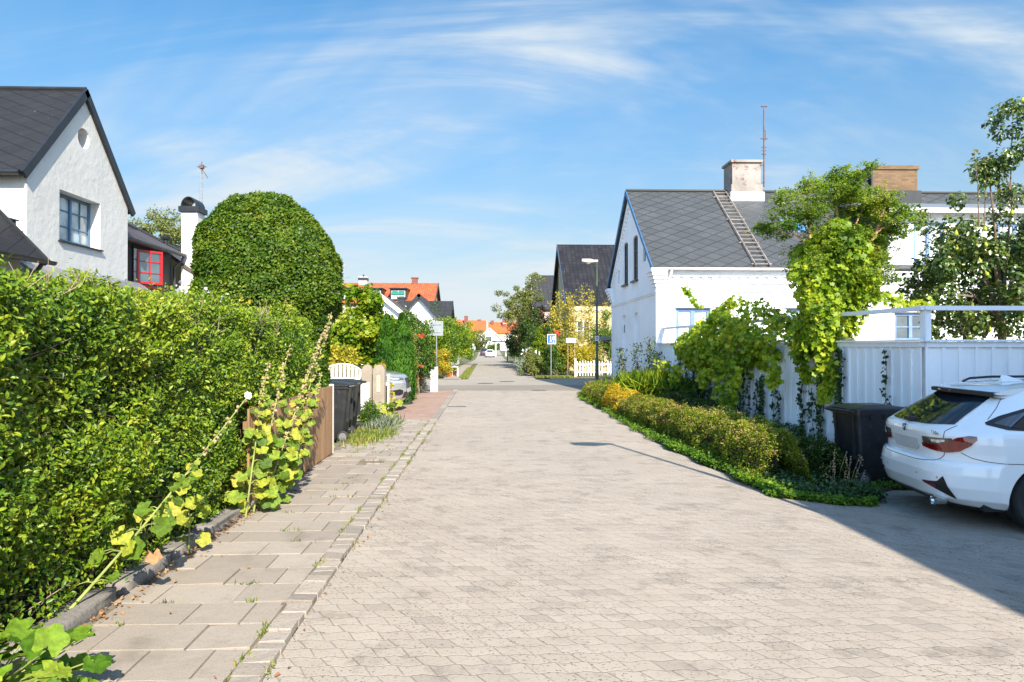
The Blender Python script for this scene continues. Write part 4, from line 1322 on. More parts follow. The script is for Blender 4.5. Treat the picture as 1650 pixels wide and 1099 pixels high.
def make_wagon(label, loc, rotz):
    t = thing('white_car', label, 'car', loc, rotz)
    c = Car(WAGON); WR = 0.37
    wh = [(0.95, 0.325, WR), (3.80, 0.325, WR)]
    c.body(wheels=wh).build('body', M_white, t, smooth=True, world=False)
    m = MB(); m.box(0.4, 4.3, -0.80, 0.80, 0.20, 0.60); m.build('underbody', M_trim, t, world=False)
    # arch liners
    for (wx, wz, wr) in wh:
        for sg in (-1, 1):
            m = MB()
            pts = [(wx + wr * math.cos(rad(a)), wz + wr * math.sin(rad(a))) for a in range(-20, 201, 10)]
            for (a, b) in zip(pts[:-1], pts[1:]):
                m.add([(a[0], sg * 0.905, a[1]), (b[0], sg * 0.905, b[1]), (b[0], sg * 0.62, b[1]), (a[0], sg * 0.62, a[1])], [(0, 1, 2, 3)])
            m.build('wheel_arch', M_trim, t, world=False)
    R = c.rear
    # tail glass, with black surround
    m = MB(); c.patch(m, R, [-0.73, -0.4, 0, 0.4, 0.73], [1.035, 1.012, 1.005, 1.012, 1.035], [1.36] * 5, 8, 0.006)
    g = m.build('rear_window', M_cglass, t, smooth=True, world=False)
    m = MB(); m.tube([(0.10, 0.02, 1.04), (0.17, 0.10, 1.075), (0.22, 0.35, 1.13)], [0.02, 0.014, 0.008], 8); m.box(0.06, 0.14, -0.05, 0.06, 1.02, 1.06)
    m.build('wiper', M_trim, g, smooth=True, world=False)
    # spoiler
    m = MB()
    pr = [(0.93, 0, 1.434), (0.72, 0, 1.424), (0.52, 0, 1.392), (0.47, 0, 1.372), (0.50, 0, 1.356), (0.62, 0, 1.352), (0.85, 0, 1.39)]
    ys = np.linspace(-1, 1, 17); vs = []; n = len(pr); fs = []
    for yv in ys:
        k = 1 - 0.0 * abs(yv); xo = 0.17 * abs(yv) ** 2.4
        for (x, _, z) in pr: vs.append((x + xo * (1 if x < 0.8 else 0.4), yv * (0.56 if x > .8 else 0.57), z - 0.02 * abs(yv) ** 3))
    for i in range(len(ys) - 1):
        for k in range(n):
            k2 = (k + 1) % n; fs.append((i * n + k, (i + 1) * n + k, (i + 1) * n + k2, i * n + k2))
    fs.append(tuple(range(n))); fs.append(tuple((len(ys) - 1) * n + k for k in reversed(range(n))))
    m.add(vs, fs); sp = m.build('spoiler', M_white, t, smooth=True, world=False)
    m = MB(); vs = []; fs = []
    for yv in ys:
        xo = 0.17 * abs(yv) ** 2.4
        for (x, z) in ((0.53, 1.388), (0.462, 1.372), (0.468, 1.335), (0.56, 1.318), (0.66, 1.33)): vs.append((x + xo - 0.004, yv * 0.575, z - 0.02 * abs(yv) ** 3))
    for i in range(len(ys) - 1):
        for k in range(4): fs.append((i * 5 + k, (i + 1) * 5 + k, (i + 1) * 5 + k + 1, i * 5 + k + 1))
    m.add(vs, fs); m.build('spoiler_edge', M_trim, sp, smooth=True, world=False)
    m = MB()
    vs = []
    m.box(0.462, 0.47, -0.13, 0.13, 1.352, 1.364); m.build('brake_light', M_redlamp, sp, world=False)
    # side windows
    for sg in (-1, 1):
        F = c.sidep(sg)
        m = MB(); c.patch(m, F, [0.46, 0.60, 0.85, 1.5, 2.2, 2.9, 3.22], [1.050, 1.010, 0.998, 0.990, 0.982, 0.975, 0.97], [1.070, 1.135, 1.215, 1.325, 1.355, 1.32, 1.02], 8, 0.004, 40)
        fr = m.build('window_frame', M_trim, t, smooth=True, world=False)
        m = MB()
        c.patch(m, F, [0.53, 0.66, 0.90, 1.42], [1.060, 1.032, 1.020, 1.012], [1.070, 1.125, 1.200, 1.292], 6, 0.008, 18)
        c.patch(m, F, [1.47, 1.9, 2.2], [1.012, 1.008, 1.005], [1.302, 1.330, 1.335], 6, 0.008, 14)
        c.patch(m, F, [2.27, 2.8, 3.16], [1.005, 1.0, 1.0], [1.333, 1.305, 1.03], 6, 0.008, 14)
        m.build('side_window', M_cglass, fr, smooth=True, world=False)
        # roof rails
        m = MB()
        pts = [(0.98, sg * 0.575, 1.42), (1.06, sg * 0.582, 1.455), (1.3, sg * 0.585, 1.474), (2.0, sg * 0.585, 1.480), (2.5, sg * 0.575, 1.462), (2.62, sg * 0.56, 1.43)]
        m.tube(pts, 0.014, 8); m.build('roof_rail', M_trim, t, smooth=True, world=False)
        # tail lamp: upper strip with a brown reflection put into its colour, red blade sweeping round the corner
        S = sg
        m = MB(); c.patch(m, R, [S * v for v in (0.38, 0.52, 0.66, 0.76)], [0.815, 0.82, 0.835, 0.87], [0.888, 0.893, 0.898, 0.905], 4, 0.005)
        m.build('lamp_reflection_strip', M_brownlamp, t, smooth=True, world=False)
        m = MB(); c.patch(m, R, [S * v for v in (0.37, 0.50, 0.62, 0.70, 0.80, 0.87, 0.905)], [0.785, 0.768, 0.758, 0.756, 0.785, 0.845, 0.905], [0.822, 0.822, 0.830, 0.850, 0.918, 0.938, 0.935], 5, 0.014, 40)
        tl = m.build('tail_lamp', M_redlamp, t, smooth=True, world=False)
        m = MB(); c.patch(m, R, [S * v for v in (0.54, 0.62, 0.70)], [0.84, 0.845, 0.868], [0.870, 0.878, 0.886], 3, 0.010)
        m.build('reversing_lamp', M_clear, tl, smooth=True, world=False)
        # bumper corner insert with reflector
        m = MB(); c.patch(m, R, [S * v for v in (0.46, 0.56, 0.66, 0.72, 0.785)], [0.425, 0.400, 0.365, 0.335, 0.300], [0.442, 0.448, 0.460, 0.525, 0.315], 4, 0.006)
        ins = m.build('bumper_insert', M_trim, t, smooth=True, world=False)
        m = MB(); c.patch(m, R, [S * v for v in (0.48, 0.56, 0.65)], [0.426, 0.412, 0.396], [0.437, 0.437, 0.430], 3, 0.011)
        m.build('reflector', M_redlamp, ins, smooth=True, world=False)
        # exhaust
        m = MB(); y = sg * 0.57
        if sg > 0: y = 0.50
        m.lathe([(0.052, 0.02), (0.056, 0.0), (0.047, 0.0), (0.044, 0.03), (0.044, 0.12)], (0.035 if sg < 0 else 0.16, y, 0.262), 24, 'x')
        m.build('exhaust_tip', M_chrome, t, smooth=True, world=False)
        m = MB(); m.lathe([(0.0435, 0.028), (0.0435, 0.031)], (0.035 if sg < 0 else 0.16, y, 0.262), 20, 'x'); m.build('exhaust_bore', M_trim, t, world=False)
        # parking sensors, fuel flap line, shut lines
        for (tv, z) in ((S * 0.35, 0.50), (S * 0.66, 0.50)):
            m = MB(); p = R(tv, z); m.lathe([(0.012, -0.006), (0.012, 0.002)], (p.x, p.y, p.z), 14, 'x')
            m.build('parking_sensor', M_plate, t, world=False)
        m = MB()
        def line(fn, pts, off=0.0015, r=0.0034):
            P = []
            qq = []
            for (A_, B_) in zip(pts[:-1], pts[1:]):
                qq += [(A_[0] + (B_[0] - A_[0]) * k_ / 6, A_[1] + (B_[1] - A_[1]) * k_ / 6) for k_ in range(6)]
            for (a, z) in qq + [pts[-1]]:
                p = fn(a, z); P.append(p + (p - Vector((2.3, 0, 0.7))).normalized() * off)
            m = MB(); m.tube(P, r, 5); m.build('panel_gap', M_trim, t, world=False)
        line(R, [(S * 0.76, 1.03), (S * 0.70, 0.96), (S * 0.69, 0.90), (S * 0.68, 0.80), (S * 0.66, 0.72), (S * 0.60, 0.665), (S * .45, .645), (S * .25, 0.635), (0, .634)])
        line(R, [(S * 0.80, 0.77), (S * 0.86, 0.725), (S * 0.93, 0.70), (S * 1.0, 0.69)]); line(F, [(0.56, 0.69), (0.8, 0.685), (1.22, 0.68)])
        line(F, [(1.42, 1.0), (1.46, 0.9), (1.44, 0.7), (1.30, 0.55), (1.27, 0.42)])
        line(F, [(2.24, 0.99), (2.24, 0.3)]); line(F, [(3.2, 0.95), (3.3, 0.8), (3.28, 0.3)])
        if sg < 0: line(F, [(1.10, 0.94), (1.25, 0.94), (1.27, 0.92), (1.27, 0.83), (1.25, 0.81), (1.10, 0.81), (1.085, 0.83), (1.085, 0.92), (1.10, 0.94)])
        line(F, [(0.95, 1.415), (1.5, 1.42)] if False else [(0.50, 1.10), (0.62, 1.20), (0.72, 1.30)])
        for wx in (0.95, 3.80): wheel('wheel', t, wx, sg * 0.80, 0.325, 0.325, 0.225, sg)
    # number plate and badge, letters
    m = MB(); vs = []
    N_ = 28; ctr = Vector((0.052, 0, 0.80))
    pts = []
    for (cx, cz, a0) in ((0.20, 0.022, 0), (-0.20, 0.022, 90), (-0.20, -0.022, 180), (0.20, -0.022, 270)):
        for k in range(6):
            a = rad(a0 + 18 * k); pts.append((0.052 - 0.0, cx + 0.05 * math.cos(a), 0.80 + cz + 0.05 * math.sin(a)))
    m.prism(pts, (0.014, 0, 0)); m.build('number_plate', M_plate, t, world=False, bevel=0.003)
    m = MB(); c.patch(m, R, [-0.36, 0.36], [0.725, 0.725], [0.888, 0.888], 4, 0.002); m.build('plate_recess', M_white, t, world=False)
    bx = 0.030
    m = MB(); m.lathe([(0.041, 0.004), (0.041, -0.008), (0.036, -0.010), (0.0, -0.010)], (bx + 0.012, 0, 0.945), 32, 'x'); bd = m.build('badge', M_chrome, t, smooth=False, world=False)
    m = MB()
    def sector(m, r, a0, a1, x):
        pts = [(x, 0, 0.945)] + [(x, r * math.cos(rad(a)), 0.945 + r * math.sin(rad(a))) for a in np.linspace(a0, a1, 9)]
        m.prism(pts, (-0.002, 0, 0))
    m.lathe([(0.034, 0.001), (0.034, 0.0)], (bx + 0.0005, 0, 0.945), 32, 'x'); m.build('badge_ring', M_trim, bd, world=False)
    m = MB(); sector(m, 0.022, 0, 90, bx); sector(m, 0.022, 180, 270, bx); m.build('badge_blue_field', M_blue, bd, world=False)
    m = MB(); sector(m, 0.022, 90, 180, bx); sector(m, 0.022, 270, 360, bx); m.build('badge_white_field', M_white, bd, world=False)
    fc = bpy.data.curves.new('lettering', 'FONT'); fc.body = '330e'; fc.size = 0.058; fc.extrude = 0.002; fc.align_x = 'CENTER'; fc.space_character = 1.15
    fo = bpy.data.objects.new('lettering_src', fc); COL.objects.link(fo)
    bpy.context.view_layer.update()
    me = bpy.data.meshes.new_from_object(fo.evaluated_get(bpy.context.evaluated_depsgraph_get()))
    bpy.data.objects.remove(fo)
    # text x -> -y of the car (as read from behind), text y -> z
    p = R(-0.60, 0.93)
    me.transform(Matrix(((0, 0, -1, p.x - 0.006), (-1, 0, 0, p.y), (0, 1, 0, 0.925), (0, 0, 0, 1))) @ Matrix.Rotation(rad(4), 4, 'Y'))
    lo = link_mesh('model_lettering', me, M_chrome, t, False)
    # shark fin aerial
    m = MB()
    m.add([(1.05, -0.03, 1.444), (1.05, 0.03, 1.444), (1.28, 0.035, 1.452), (1.28, -0.035, 1.452), (1.06, 0, 1.515), (1.12, 0, 1.512)],
          [(0, 3, 2, 1), (0, 1, 4), (1, 2, 5, 4), (2, 3, 5), (3, 0, 4, 5)])
    m.build('roof_aerial', M_white, t, world=False, smooth=True)
    # diffuser and front
    m = MB(); c.patch(m, R, [-0.86, -0.5, 0, 0.5, 0.86], [0.205, 0.205, 0.205, 0.205, 0.205], [0.235, 0.262, 0.275, 0.262, 0.235], 3, 0.006); m.build('diffuser', M_trim, t, smooth=True, world=False)
    for sg in (-1, 1):
        m = MB(); c.patch(m, c.front, [sg * v for v in (0.45, 0.7, 0.95)], [0.62, 0.63, 0.68], [0.72, 0.73, 0.74], 4, 0.006); m.build('headlamp', M_clear, t, smooth=True, world=False)
    m = MB(); c.patch(m, c.front, [-0.40, 0.40], [0.48, 0.48], [0.70, 0.70], 4, 0.005); m.build('grille', M_trim, t, smooth=True, world=False)
    m = MB(); m.box(2.62, 2.66, 0, 0, 1, 1) if False else None
    m.add([(3.28, -0.70, 1.02), (3.28, 0.70, 1.02), (2.66, 0.60, 1.38), (2.66, -0.60, 1.38)], [(0, 1, 2, 3)]); 
    m = MB(); c.patch(m, c.front, [-0.72, 0.72], [1.02, 1.02], [1.37, 1.37], 8, 0.006); m.build('windscreen', M_cglass, t, smooth=True, world=False)
    return t
CARPOS = (4.58, 7.42, -0.14)
make_wagon('white estate car parked nose-in on the right, seen from behind, in the shade', CARPOS, rad(-6.2))

def make_suv(name, label, loc, rotz, paint, full=True, group=None, scale=1.0):
    t = thing(name, label, 'car', loc, rotz, group)
    if scale != 1.0: t.scale = (scale,) * 3
    c = Car(SUV); WR = 0.40; wh = [(0.85, 0.345, WR), (3.65, 0.345, WR)]
    c.body(40, 24, 60, wheels=wh).build('body', paint, t, smooth=True, world=False)
    m = MB(); m.box(0.4, 4.2, -0.80, 0.80, 0.24, 0.7); m.build('underbody', M_trim, t, world=False)
    F = c.front
    m = MB(); c.patch(m, F, [-0.78, 0.78], [1.10, 1.10], [1.5, 1.5], 8, 0.006); m.build('windscreen', M_cglass, t, smooth=True, world=False)
    m = MB(); c.patch(m, c.rear, [-0.8, 0.8], [1.08, 1.08], [1.52, 1.52], 8, 0.006); m.build('rear_window', M_cglass, t, smooth=True, world=False)
    for sg in (-1, 1):
        m = MB(); c.patch(m, c.sidep(sg), [0.75, 1.0, 2.0, 2.8, 3.3], [1.08, 1.05, 1.04, 1.04, 1.06], [1.3, 1.48, 1.53, 1.45, 1.15], 6, 0.006, 30); m.build('side_window', M_cglass, t, smooth=True, world=False)
        m = MB(); c.patch(m, F, [sg * v for v in (0.42, 0.62, 0.85, 1.0)], [0.83, 0.82, 0.835, 0.87], [0.87, 0.90, 0.935, 0.925], 4, 0.008, 30); hl = m.build('headlamp', M_brownlamp, t, smooth=True, world=False)
        m = MB(); c.patch(m, F, [sg * v for v in (0.60, 0.72, 0.80)], [0.845, 0.845, 0.855], [0.875, 0.885, 0.89], 3, 0.013, 12); m.build('lamp_lens', M_clear, hl, smooth=True, world=False)
        m = MB(); c.patch(m, F, [sg * v for v in (0.50, 0.62, 0.86)], [0.47, 0.44, 0.47], [0.56, 0.60, 0.57], 3, 0.006, 20); m.build('air_intake', M_trim, t, smooth=True, world=False)
        m = MB(); c.patch(m, c.rear, [sg * v for v in (0.5, 0.8, 1.05)], [0.88, 0.87, 0.90], [0.98, 0.99, 0.99], 3, 0.008, 20); m.build('tail_lamp', M_redlamp, t, smooth=True, world=False)
        for wx in (0.85, 3.65): wheel('wheel', t, wx, sg * 0.82, 0.345, 0.345, 0.22, sg)
        m = MB(); m.lathe([(0.02, -0.08), (0.09, -0.05), (0.10, 0.04), (0.03, 0.08)], (3.1, sg * 0.98, 1.10), 14, 'y'); m.build('door_mirror', paint, t, smooth=True, world=False)
    m = MB(); c.patch(m, F, [-0.30, 0.30], [0.60, 0.60], [0.86, 0.86], 4, 0.008); gr = m.build('grille', M_trim, t, smooth=True, world=False)
    m = MB()
    for k in range(7): c.patch(m, F, [-0.29 + k * 0.092, -0.27 + k * 0.092], [0.61, 0.61], [0.85, 0.85], 2, 0.016, 3)
    m.build('grille_bars', M_chrome, gr, world=False)
    m = MB(); c.patch(m, F, [-0.45, 0.45], [0.36, 0.36], [0.52, 0.52], 3, 0.006); m.build('lower_grille', M_trim, t, smooth=True, world=False)
    m = MB(); m.box(4.565, 4.575, -0.26, 0.26, 0.50, 0.60); m.build('number_plate', M_plate, t, world=False)
    return t
make_suv('silver_car', 'silver car nosing out of a driveway between the gate posts and the conifers', (-6.62, 18.1, 0.0), rad(-2), M_silver)
make_suv('far_car', 'small white hatchback parked far down the street on the right, seen from behind', (0.45, 142, gz(0, 142)), rad(90), M_white, group='cars parked far down the street')
make_suv('far_car', 'dark red car parked just beyond the white hatchback at the far end of the street', (-0.75, 151, gz(0, 151)), rad(90), M_darkcar, group='cars parked far down the street')
# ------------------------------------------------------------------ house parts
M_stucco = render_wall('white_render', (0.53, 0.52, 0.495), (0.36, 0.37, 0.37), 0.3, 0.35, 0.3)
M_whitebrick = render_wall('white_painted_brick', (0.82, 0.83, 0.85), (0.42, 0.44, 0.47), 0.18, 0.40, 0.25)
M_blueframe = pm('blue_window_paint', (0.055, 0.13, 0.22), 0.5, 0.15, 6, 0.1, 60)
M_blueframe2 = pm('soft_blue_window_paint', (0.12, 0.20, 0.38), 0.5, 0.15, 6, 0.1, 60)
M_redframe = pm('red_window_paint', (0.36, 0.008, 0.012), 0.45, 0.1, 6, 0.1, 60)
M_glass = glassmat('window_glass', (0.03, 0.045, 0.055), 0.03)
M_curtain = glassmat('glass_over_pale_curtain', (0.26, 0.29, 0.29), 0.05)
M_blind = glassmat('glass_over_green_blind', (0.30, 0.36, 0.34), 0.08)
M_slate_dark = slate_diamond('black_slate_roof', (0.017, 0.0165, 0.017), 0.62, 0.34, 0.07)
M_slate_grey = slate_diamond('grey_diamond_slate_roof', (0.050, 0.054, 0.058), 0.70, 0.46, 0.085, linecol=(0.018, 0.018, 0.015))
M_blackwood = pm('black_boards', (0.012, 0.012, 0.013), 0.6, 0.3, 6, 0.3, 40)
M_darkflash = pm('dark_sheet_metal', (0.014, 0.015, 0.017), 0.4, 0.25, 3, 0.1, 30)
M_greymetal = pm('zinc_metal', (0.30, 0.31, 0.33), 0.38, 0.2, 4, 0.15, 20, metal=0.6)
M_brownroof = seamroof('brown_ribbed_roof', (0.060, 0.042, 0.034), 0.34)
M_dark = pm('dark_interior', (0.015, 0.015, 0.016), 0.9, 0.2, 3, 0, 10)

def window(parent, o, u, v, w, W, H, frame, pane, nx=2, ny=3, fw=0.05, depth=0.05, sashes=1, name='window'):
    """o: lower-left corner, u along, v up, w outwards"""
    m = MB()
    for (a0, a1, b0, b1) in ((0, W, 0, fw), (0, W, H - fw, H), (0, fw, fw, H - fw), (W - fw, W, fw, H - fw)):
        m.frame(o, u, v, w, a0, a1, b0, b1, 0, depth)
    S = W / sashes
    for s in range(1, sashes):
        m.frame(o, u, v, w, S * s - fw * 0.6, S * s + fw * 0.6, fw, H - fw, 0, depth * 1.1)
    for s in range(sashes):
        for i in range(1, nx):
            x = S * s + S * i / nx; m.frame(o, u, v, w, x - fw * .22, x + fw * .22, fw, H - fw, 0.002, depth * 0.8)
    for j in range(1, ny):
        z = H * j / ny; m.frame(o, u, v, w, fw, W - fw, z - fw * .22, z + fw * .22, 0.004, depth * 0.75)
    f = m.build(name, frame, parent)
    m = MB(); O = Vector(o) + Vector(w) * 0.010; u_ = Vector(u); v_ = Vector(v)
    q = [O + u_ * fw * .5 + v_ * fw * .5, O + u_ * (W - fw * .5) + v_ * fw * .5, O + u_ * (W - fw * .5) + v_ * (H - fw * .5), O + u_ * fw * .5 + v_ * (H - fw * .5)]
    if (q[1] - q[0]).cross(q[2] - q[0]).dot(Vector(w)) < 0: q.reverse()
    m.add(q, [(0, 1, 2, 3)]); m.build('pane', pane, f)
    return f

def roofplane(m, a, b, c, d, th=0.08):
    """a,b eave (left,right), c,d ridge (right,left) -> slab with uv in metres"""
    a, b, c, d = map(Vector, (a, b, c, d))
    U = (b - a).length; Vv = (d - a).length
    m.quad(a, b, c, d, uv=[(0, 0), (U, 0), (U - ((b - a).length - (c - d).length) / 2 if abs((b - a).length - (c - d).length) > .01 else U, Vv), (0 if abs((b - a).length - (c - d).length) < .01 else ((b - a).length - (c - d).length) / 2, Vv)])
    n = (b - a).cross(d - a).normalized(); dn = -n * th
    P = [a, b, c, d]; Q = [p + dn for p in P]
    m.quad(Q[3], Q[2], Q[1], Q[0])
    for i in range(4):
        j = (i + 1) % 4; m.quad(P[j], P[i], Q[i], Q[j])
X_, Y_, Z_ = (1, 0, 0), (0, 1, 0), (0, 0, 1)

# ---------------- left white rendered house: gable towards the street
GX = -10.0
h = thing('white_gabled_house', 'white rendered house with steep black roof and round gable niche, behind the hedge', 'house', (-14, 17, 0))
ya, yb, ze, zr = 15.16, 19.31, 5.62, 7.98; ym = (ya + yb) / 2
arc = lambda cy, cz, r, n=20, a0=0: [(cy + r * math.cos(2 * math.pi * k / n), cz + r * math.sin(2 * math.pi * k / n)) for k in range(n)]
m = MB()
m.holes([(ya, 0), (yb, 0), (yb, ze), (ym, zr), (ya, ze)], [[(16.29, 4.17), (17.97, 4.17), (17.97, 5.36), (16.29, 5.36)], arc(ym, 6.83, 0.25)], (GX, 0, 0), Y_, Z_, (-0.34, 0, 0))
m.quad((GX - .34, 17.0, 6.5), (GX - .34, 17.5, 6.5), (GX - .34, 17.5, 7.1), (GX - .34, 17.0, 7.1))
m.quad((-18, ya, 0), (GX, ya, 0), (GX, ya, ze), (-18, ya, ze))
m.quad((GX, yb, 0), (-18, yb, 0), (-18, yb, ze), (GX, yb, ze))
m.quad((-18, yb, 0), (-18, ya, 0), (-18, ya, ze), (-18, yb, ze))
m.build('wall', M_stucco, h)
w_ = window(h, (GX - 0.30, 16.30, 4.20), Y_, Z_, X_, 1.66, 1.15, M_blueframe, M_curtain, 2, 3, 0.065, 0.05, 2)
m = MB(); m.box(GX - 0.3, GX + 0.06, 16.24, 18.02, 4.13, 4.165); m.build('sill', M_darkflash, h)
sl = math.atan2(zr - ze, ym - ya)
m = MB(); ov = 0.10; x1 = GX + 0.055
def rz(y): return ze + (y - ya) * math.tan(sl) + 0.06
roofplane(m, (-18, ya - 0.22, rz(ya - 0.22)), (x1, ya - 0.22, rz(ya - 0.22)), (x1, ym, rz(ym)), (-18, ym, rz(ym)))
roofplane(m, (x1, yb + 0.22, rz(ya - 0.22)), (-18, yb + 0.22, rz(ya - 0.22)), (-18, ym, rz(ym)), (x1, ym, rz(ym)))
rf = m.build('roof', M_slate_dark, h)
m = MB()
for (y0, z0, y1, z1) in ((ya - 0.24, rz(ya - .24), ym, rz(ym)), (yb + 0.24, rz(ya - .24), ym, rz(ym))):
    d = Vector((0, y1 - y0, z1 - z0)); L_ = d.length; d.normalize(); up = Vector((0, -d.z, d.y)) if d.y > 0 else Vector((0, d.z, -d.y))
    m.frame((x1 + 0.003, y0, z0), d, up, X_, 0, L_, -0.15, 0.03, -0.03, 0.035)
m.tube([(x1, ym, rz(ym) + 0.02), (-18, ym, rz(ym) + 0.02)], 0.05, 8)
m.build('verge_trim', M_darkflash, h)
m = MB(); m.tube([(GX + 0.02, ya - 0.27, ze - 0.22), (-18, ya - 0.27, ze - 0.22)], 0.06, 8); m.build('gutter', M_darkflash, h)
# lean-to roof below the gable, lower wing nearer the camera
m = MB()
roofplane(m, (-8.9, 14.95, 2.80), (-8.9, 19.9, 2.80), (GX + 0.01, 19.9, 3.50), (GX + 0.01, 14.95, 3.50), 0.06)
m.build('lean_to_roof', M_greymetal, h)
m = MB(); m.box(-9.9, -9.05, 15.2, 19.2, 0, 2.75); m.build('lean_to_wall', M_stucco, h)

h = thing('lower_house', 'low wing with dark slate roof and black gutter, left of the white gable', 'house', (-11, 11, 0))
m = MB()
roofplane(m, (-9.1, 7.0, 3.45), (-9.1, 14.45, 3.45), (-11.9, 14.45, 6.35), (-11.9, 7.0, 6.35), 0.10)
roofplane(m, (-14.7, 14.45, 3.45), (-14.7, 7.0, 3.45), (-11.9, 7.0, 6.35), (-11.9, 14.45, 6.35), 0.10)
m.build('roof', M_slate_dark, h)
m = MB(); m.holes([(-14.4, 0), (-9.5, 0), (-9.5, 3.75), (-11.9, 6.2), (-14.4, 3.7)], [], (0, 14.2, 0), X_, Z_, (0, -.2, 0))
m.box(-9.7, -9.5, 7.2, 14.2, 0, 3.7); m.build('wall', M_stucco, h)
m = MB()
for k in range(2):
    pts = [(-9.02 + 0.075 * math.cos(rad(a)), 7.0, 3.42 + 0.075 * math.sin(rad(a))) for a in range(180, 361, 20)]
pts = [(-9.02 + 0.08 * math.cos(rad(a)), 3.44 + 0.08 * math.sin(rad(a))) for a in range(180, 361, 20)]
pts2 = [(-9.02 + 0.07 * math.cos(rad(a)), 3.44 + 0.07 * math.sin(rad(a))) for a in range(360, 179, -20)]
m.prism([(x, 6.9, z) for (x, z) in pts + pts2], (0, 7.62, 0))
m.tube([(-9.05, 14.2, 3.38), (-9.2, 14.25, 3.2), (-9.42, 14.25, 3.05), (-9.44, 14.25, 1.0)], 0.045, 8)
m.build('gutter', M_blackmetal, h, smooth=True)
m = MB()
d = Vector((-2.8, 0, 2.9)); L_ = d.length; d.normalize(); up = Vector((d.z, 0, -d.x))
m.frame((-9.1, 14.46, 3.45), d, up, Y_, -0.02, L_, -0.12, 0.035, 0.0, 0.03); m.build('verge_trim', M_darkflash, h)
m = MB(); m.box(-10.35, -10.05, 14.6, 14.9, 3.9, 4.35); m.box(-10.4, -10.0, 14.58, 14.92, 4.35, 4.38); m.build('roof_vent', M_darkflash, h)

# ---------------- brown-roofed house with the black dormer and red window
R0 = Vector((-11.6, 22.2, 5.62)); R1 = Vector((-13.6, 33.6, 5.62))
rd = (R1 - R0); rdn = rd.normalized(); rp = Vector((rdn.y, -rdn.x, 0))        # towards the street
h = thing('brown_roofed_house', 'low house with brown roof and black dormer holding an open red window', 'house', (-12.5, 27, 0))
A = R0 - rdn * 3.2
m = MB()
B_ = R0 + rdn * 1.15
roofplane(m, tuple(B_ + rp * 4.2 - Vector((0, 0, 3.2))), tuple(R1 + rp * 4.2 - Vector((0, 0, 3.2))), tuple(R1), tuple(B_), 0.1)
roofplane(m, tuple(R1 - rp * 3.6 - Vector((0, 0, 2.8))), tuple(A - rp * 3.6 - Vector((0, 0, 2.8))), tuple(A), tuple(R1), 0.1)
m.build('roof', M_brownroof, h)
m = MB(); m.frame((A.x, A.y, 0), tuple(rdn), tuple(rp), Z_, 0.2, (R1 - A).length - 0.2, -3.2, 3.7, 0, 2.55); m.build('wall', M_stucco, h)
m = MB(); m.tube([tuple(A + Vector((0, 0, .03))), tuple(R1 + Vector((0, 0, .03)))], 0.05, 8); m.build('ridge_cap', M_darkflash, h)
dw = MB(); dw.box(-12.6, -10.62, 19.5, 23.28, 2.6, 4.78)
dm = dw.build('dormer', M_blackwood, h)
m = MB(); m.add([(-10.35, 19.3, 4.82), (-10.35, 23.5, 4.82), (-11.85, 23.4, 5.64), (-11.15, 19.3, 5.64), (-10.35, 19.3, 4.74), (-10.35, 23.5, 4.74), (-11.85, 23.4, 5.45), (-11.15, 19.3, 5.45)],
       [(0, 1, 2, 3), (7, 6, 5, 4), (0, 4, 5, 1), (1, 5, 6, 2), (3, 2, 6, 7), (0, 3, 7, 4)], [[(0, 0), (4.1, 0), (4.1, 2.2), (0, 2.2)]] + [None] * 5)
m.build('dormer_roof', M_brownroof, dm)
m = MB(); m.tube([(-10.30, 19.4, 4.78), (-10.30, 23.6, 4.76)], 0.065, 8); m.tube([(-10.30, 23.45, 4.72), (-10.33, 23.45, 4.55), (-10.55, 23.38, 4.36), (-10.56, 23.36, 3.0)], 0.045, 8)
m.build('dormer_gutter', M_blackmetal, dm, smooth=True)
window(h, (-10.61, 20.75, 3.55), Y_, Z_, X_, 1.35, 1.12, M_blackwood, M_curtain, 2, 3, 0.05, 0.03, 1)
a = rad(28)
uu = Vector((math.cos(a) * -0.35, -0.8, 0)).normalized()
uu = Vector((0.62, 0.78, 0)).normalized()
window(h, (-10.58, 20.95, 3.58), tuple(uu), Z_, tuple(Vector((uu.y, -uu.x, 0))), 0.76, 1.02, M_redframe, M_glass, 2, 3, 0.065, 0.05, 1, name='red_casement')
m = MB(); m.box(-10.6, -10.42, 20.6, 22.4, 3.48, 3.54); m.build('window_sill', M_redframe, h)
cx, cy = -10.2, 23.95
m = MB(); m.box(cx - 0.27, cx + 0.27, cy - 0.27, cy + 0.35, 3.0, 6.28); ch = m.build('chimney', M_stucco, h, bevel=0.01)
m = MB(); m.box(cx - 0.34, cx + 0.34, cy - 0.34, cy + 0.42, 6.28, 6.46)
n = 16
out = [(cx + 0.26 * math.cos(rad(180 * k / n)), 6.46 + 0.33 * math.sin(rad(180 * k / n))) for k in range(n + 1)]
inn = [(cx + 0.235 * math.cos(rad(180 * k / n)), 6.46 + 0.30 * math.sin(rad(180 * k / n))) for k in range(n, -1, -1)]
m.prism([(x, cy - 0.34, z) for (x, z) in out + inn], (0, 0.76, 0))
m.build('chimney_hood', M_darkflash, ch, smooth=True)
m = MB(); m.lathe([(0.10, 0), (0.10, 0.22), (0.17, 0.22), (0.19, 0.30), (0.10, 0.38)], (-12.35, 26.6, 5.55), 14); m.build('roof_vent', M_darkflash, h)
t = thing('antenna_mast', 'thin lattice mast with a small cross aerial, behind the white chimney on the left', 'antenna', (-10.9, 26.5, 4.3))
m = MB()
for (dx, dy) in ((-.05, -.03), (.05, -.03), (0, .05)): m.tube([(-10.95 + dx, 26.5 + dy, 4.3), (-10.95 + dx, 26.5 + dy, 8.35)], 0.012, 4)
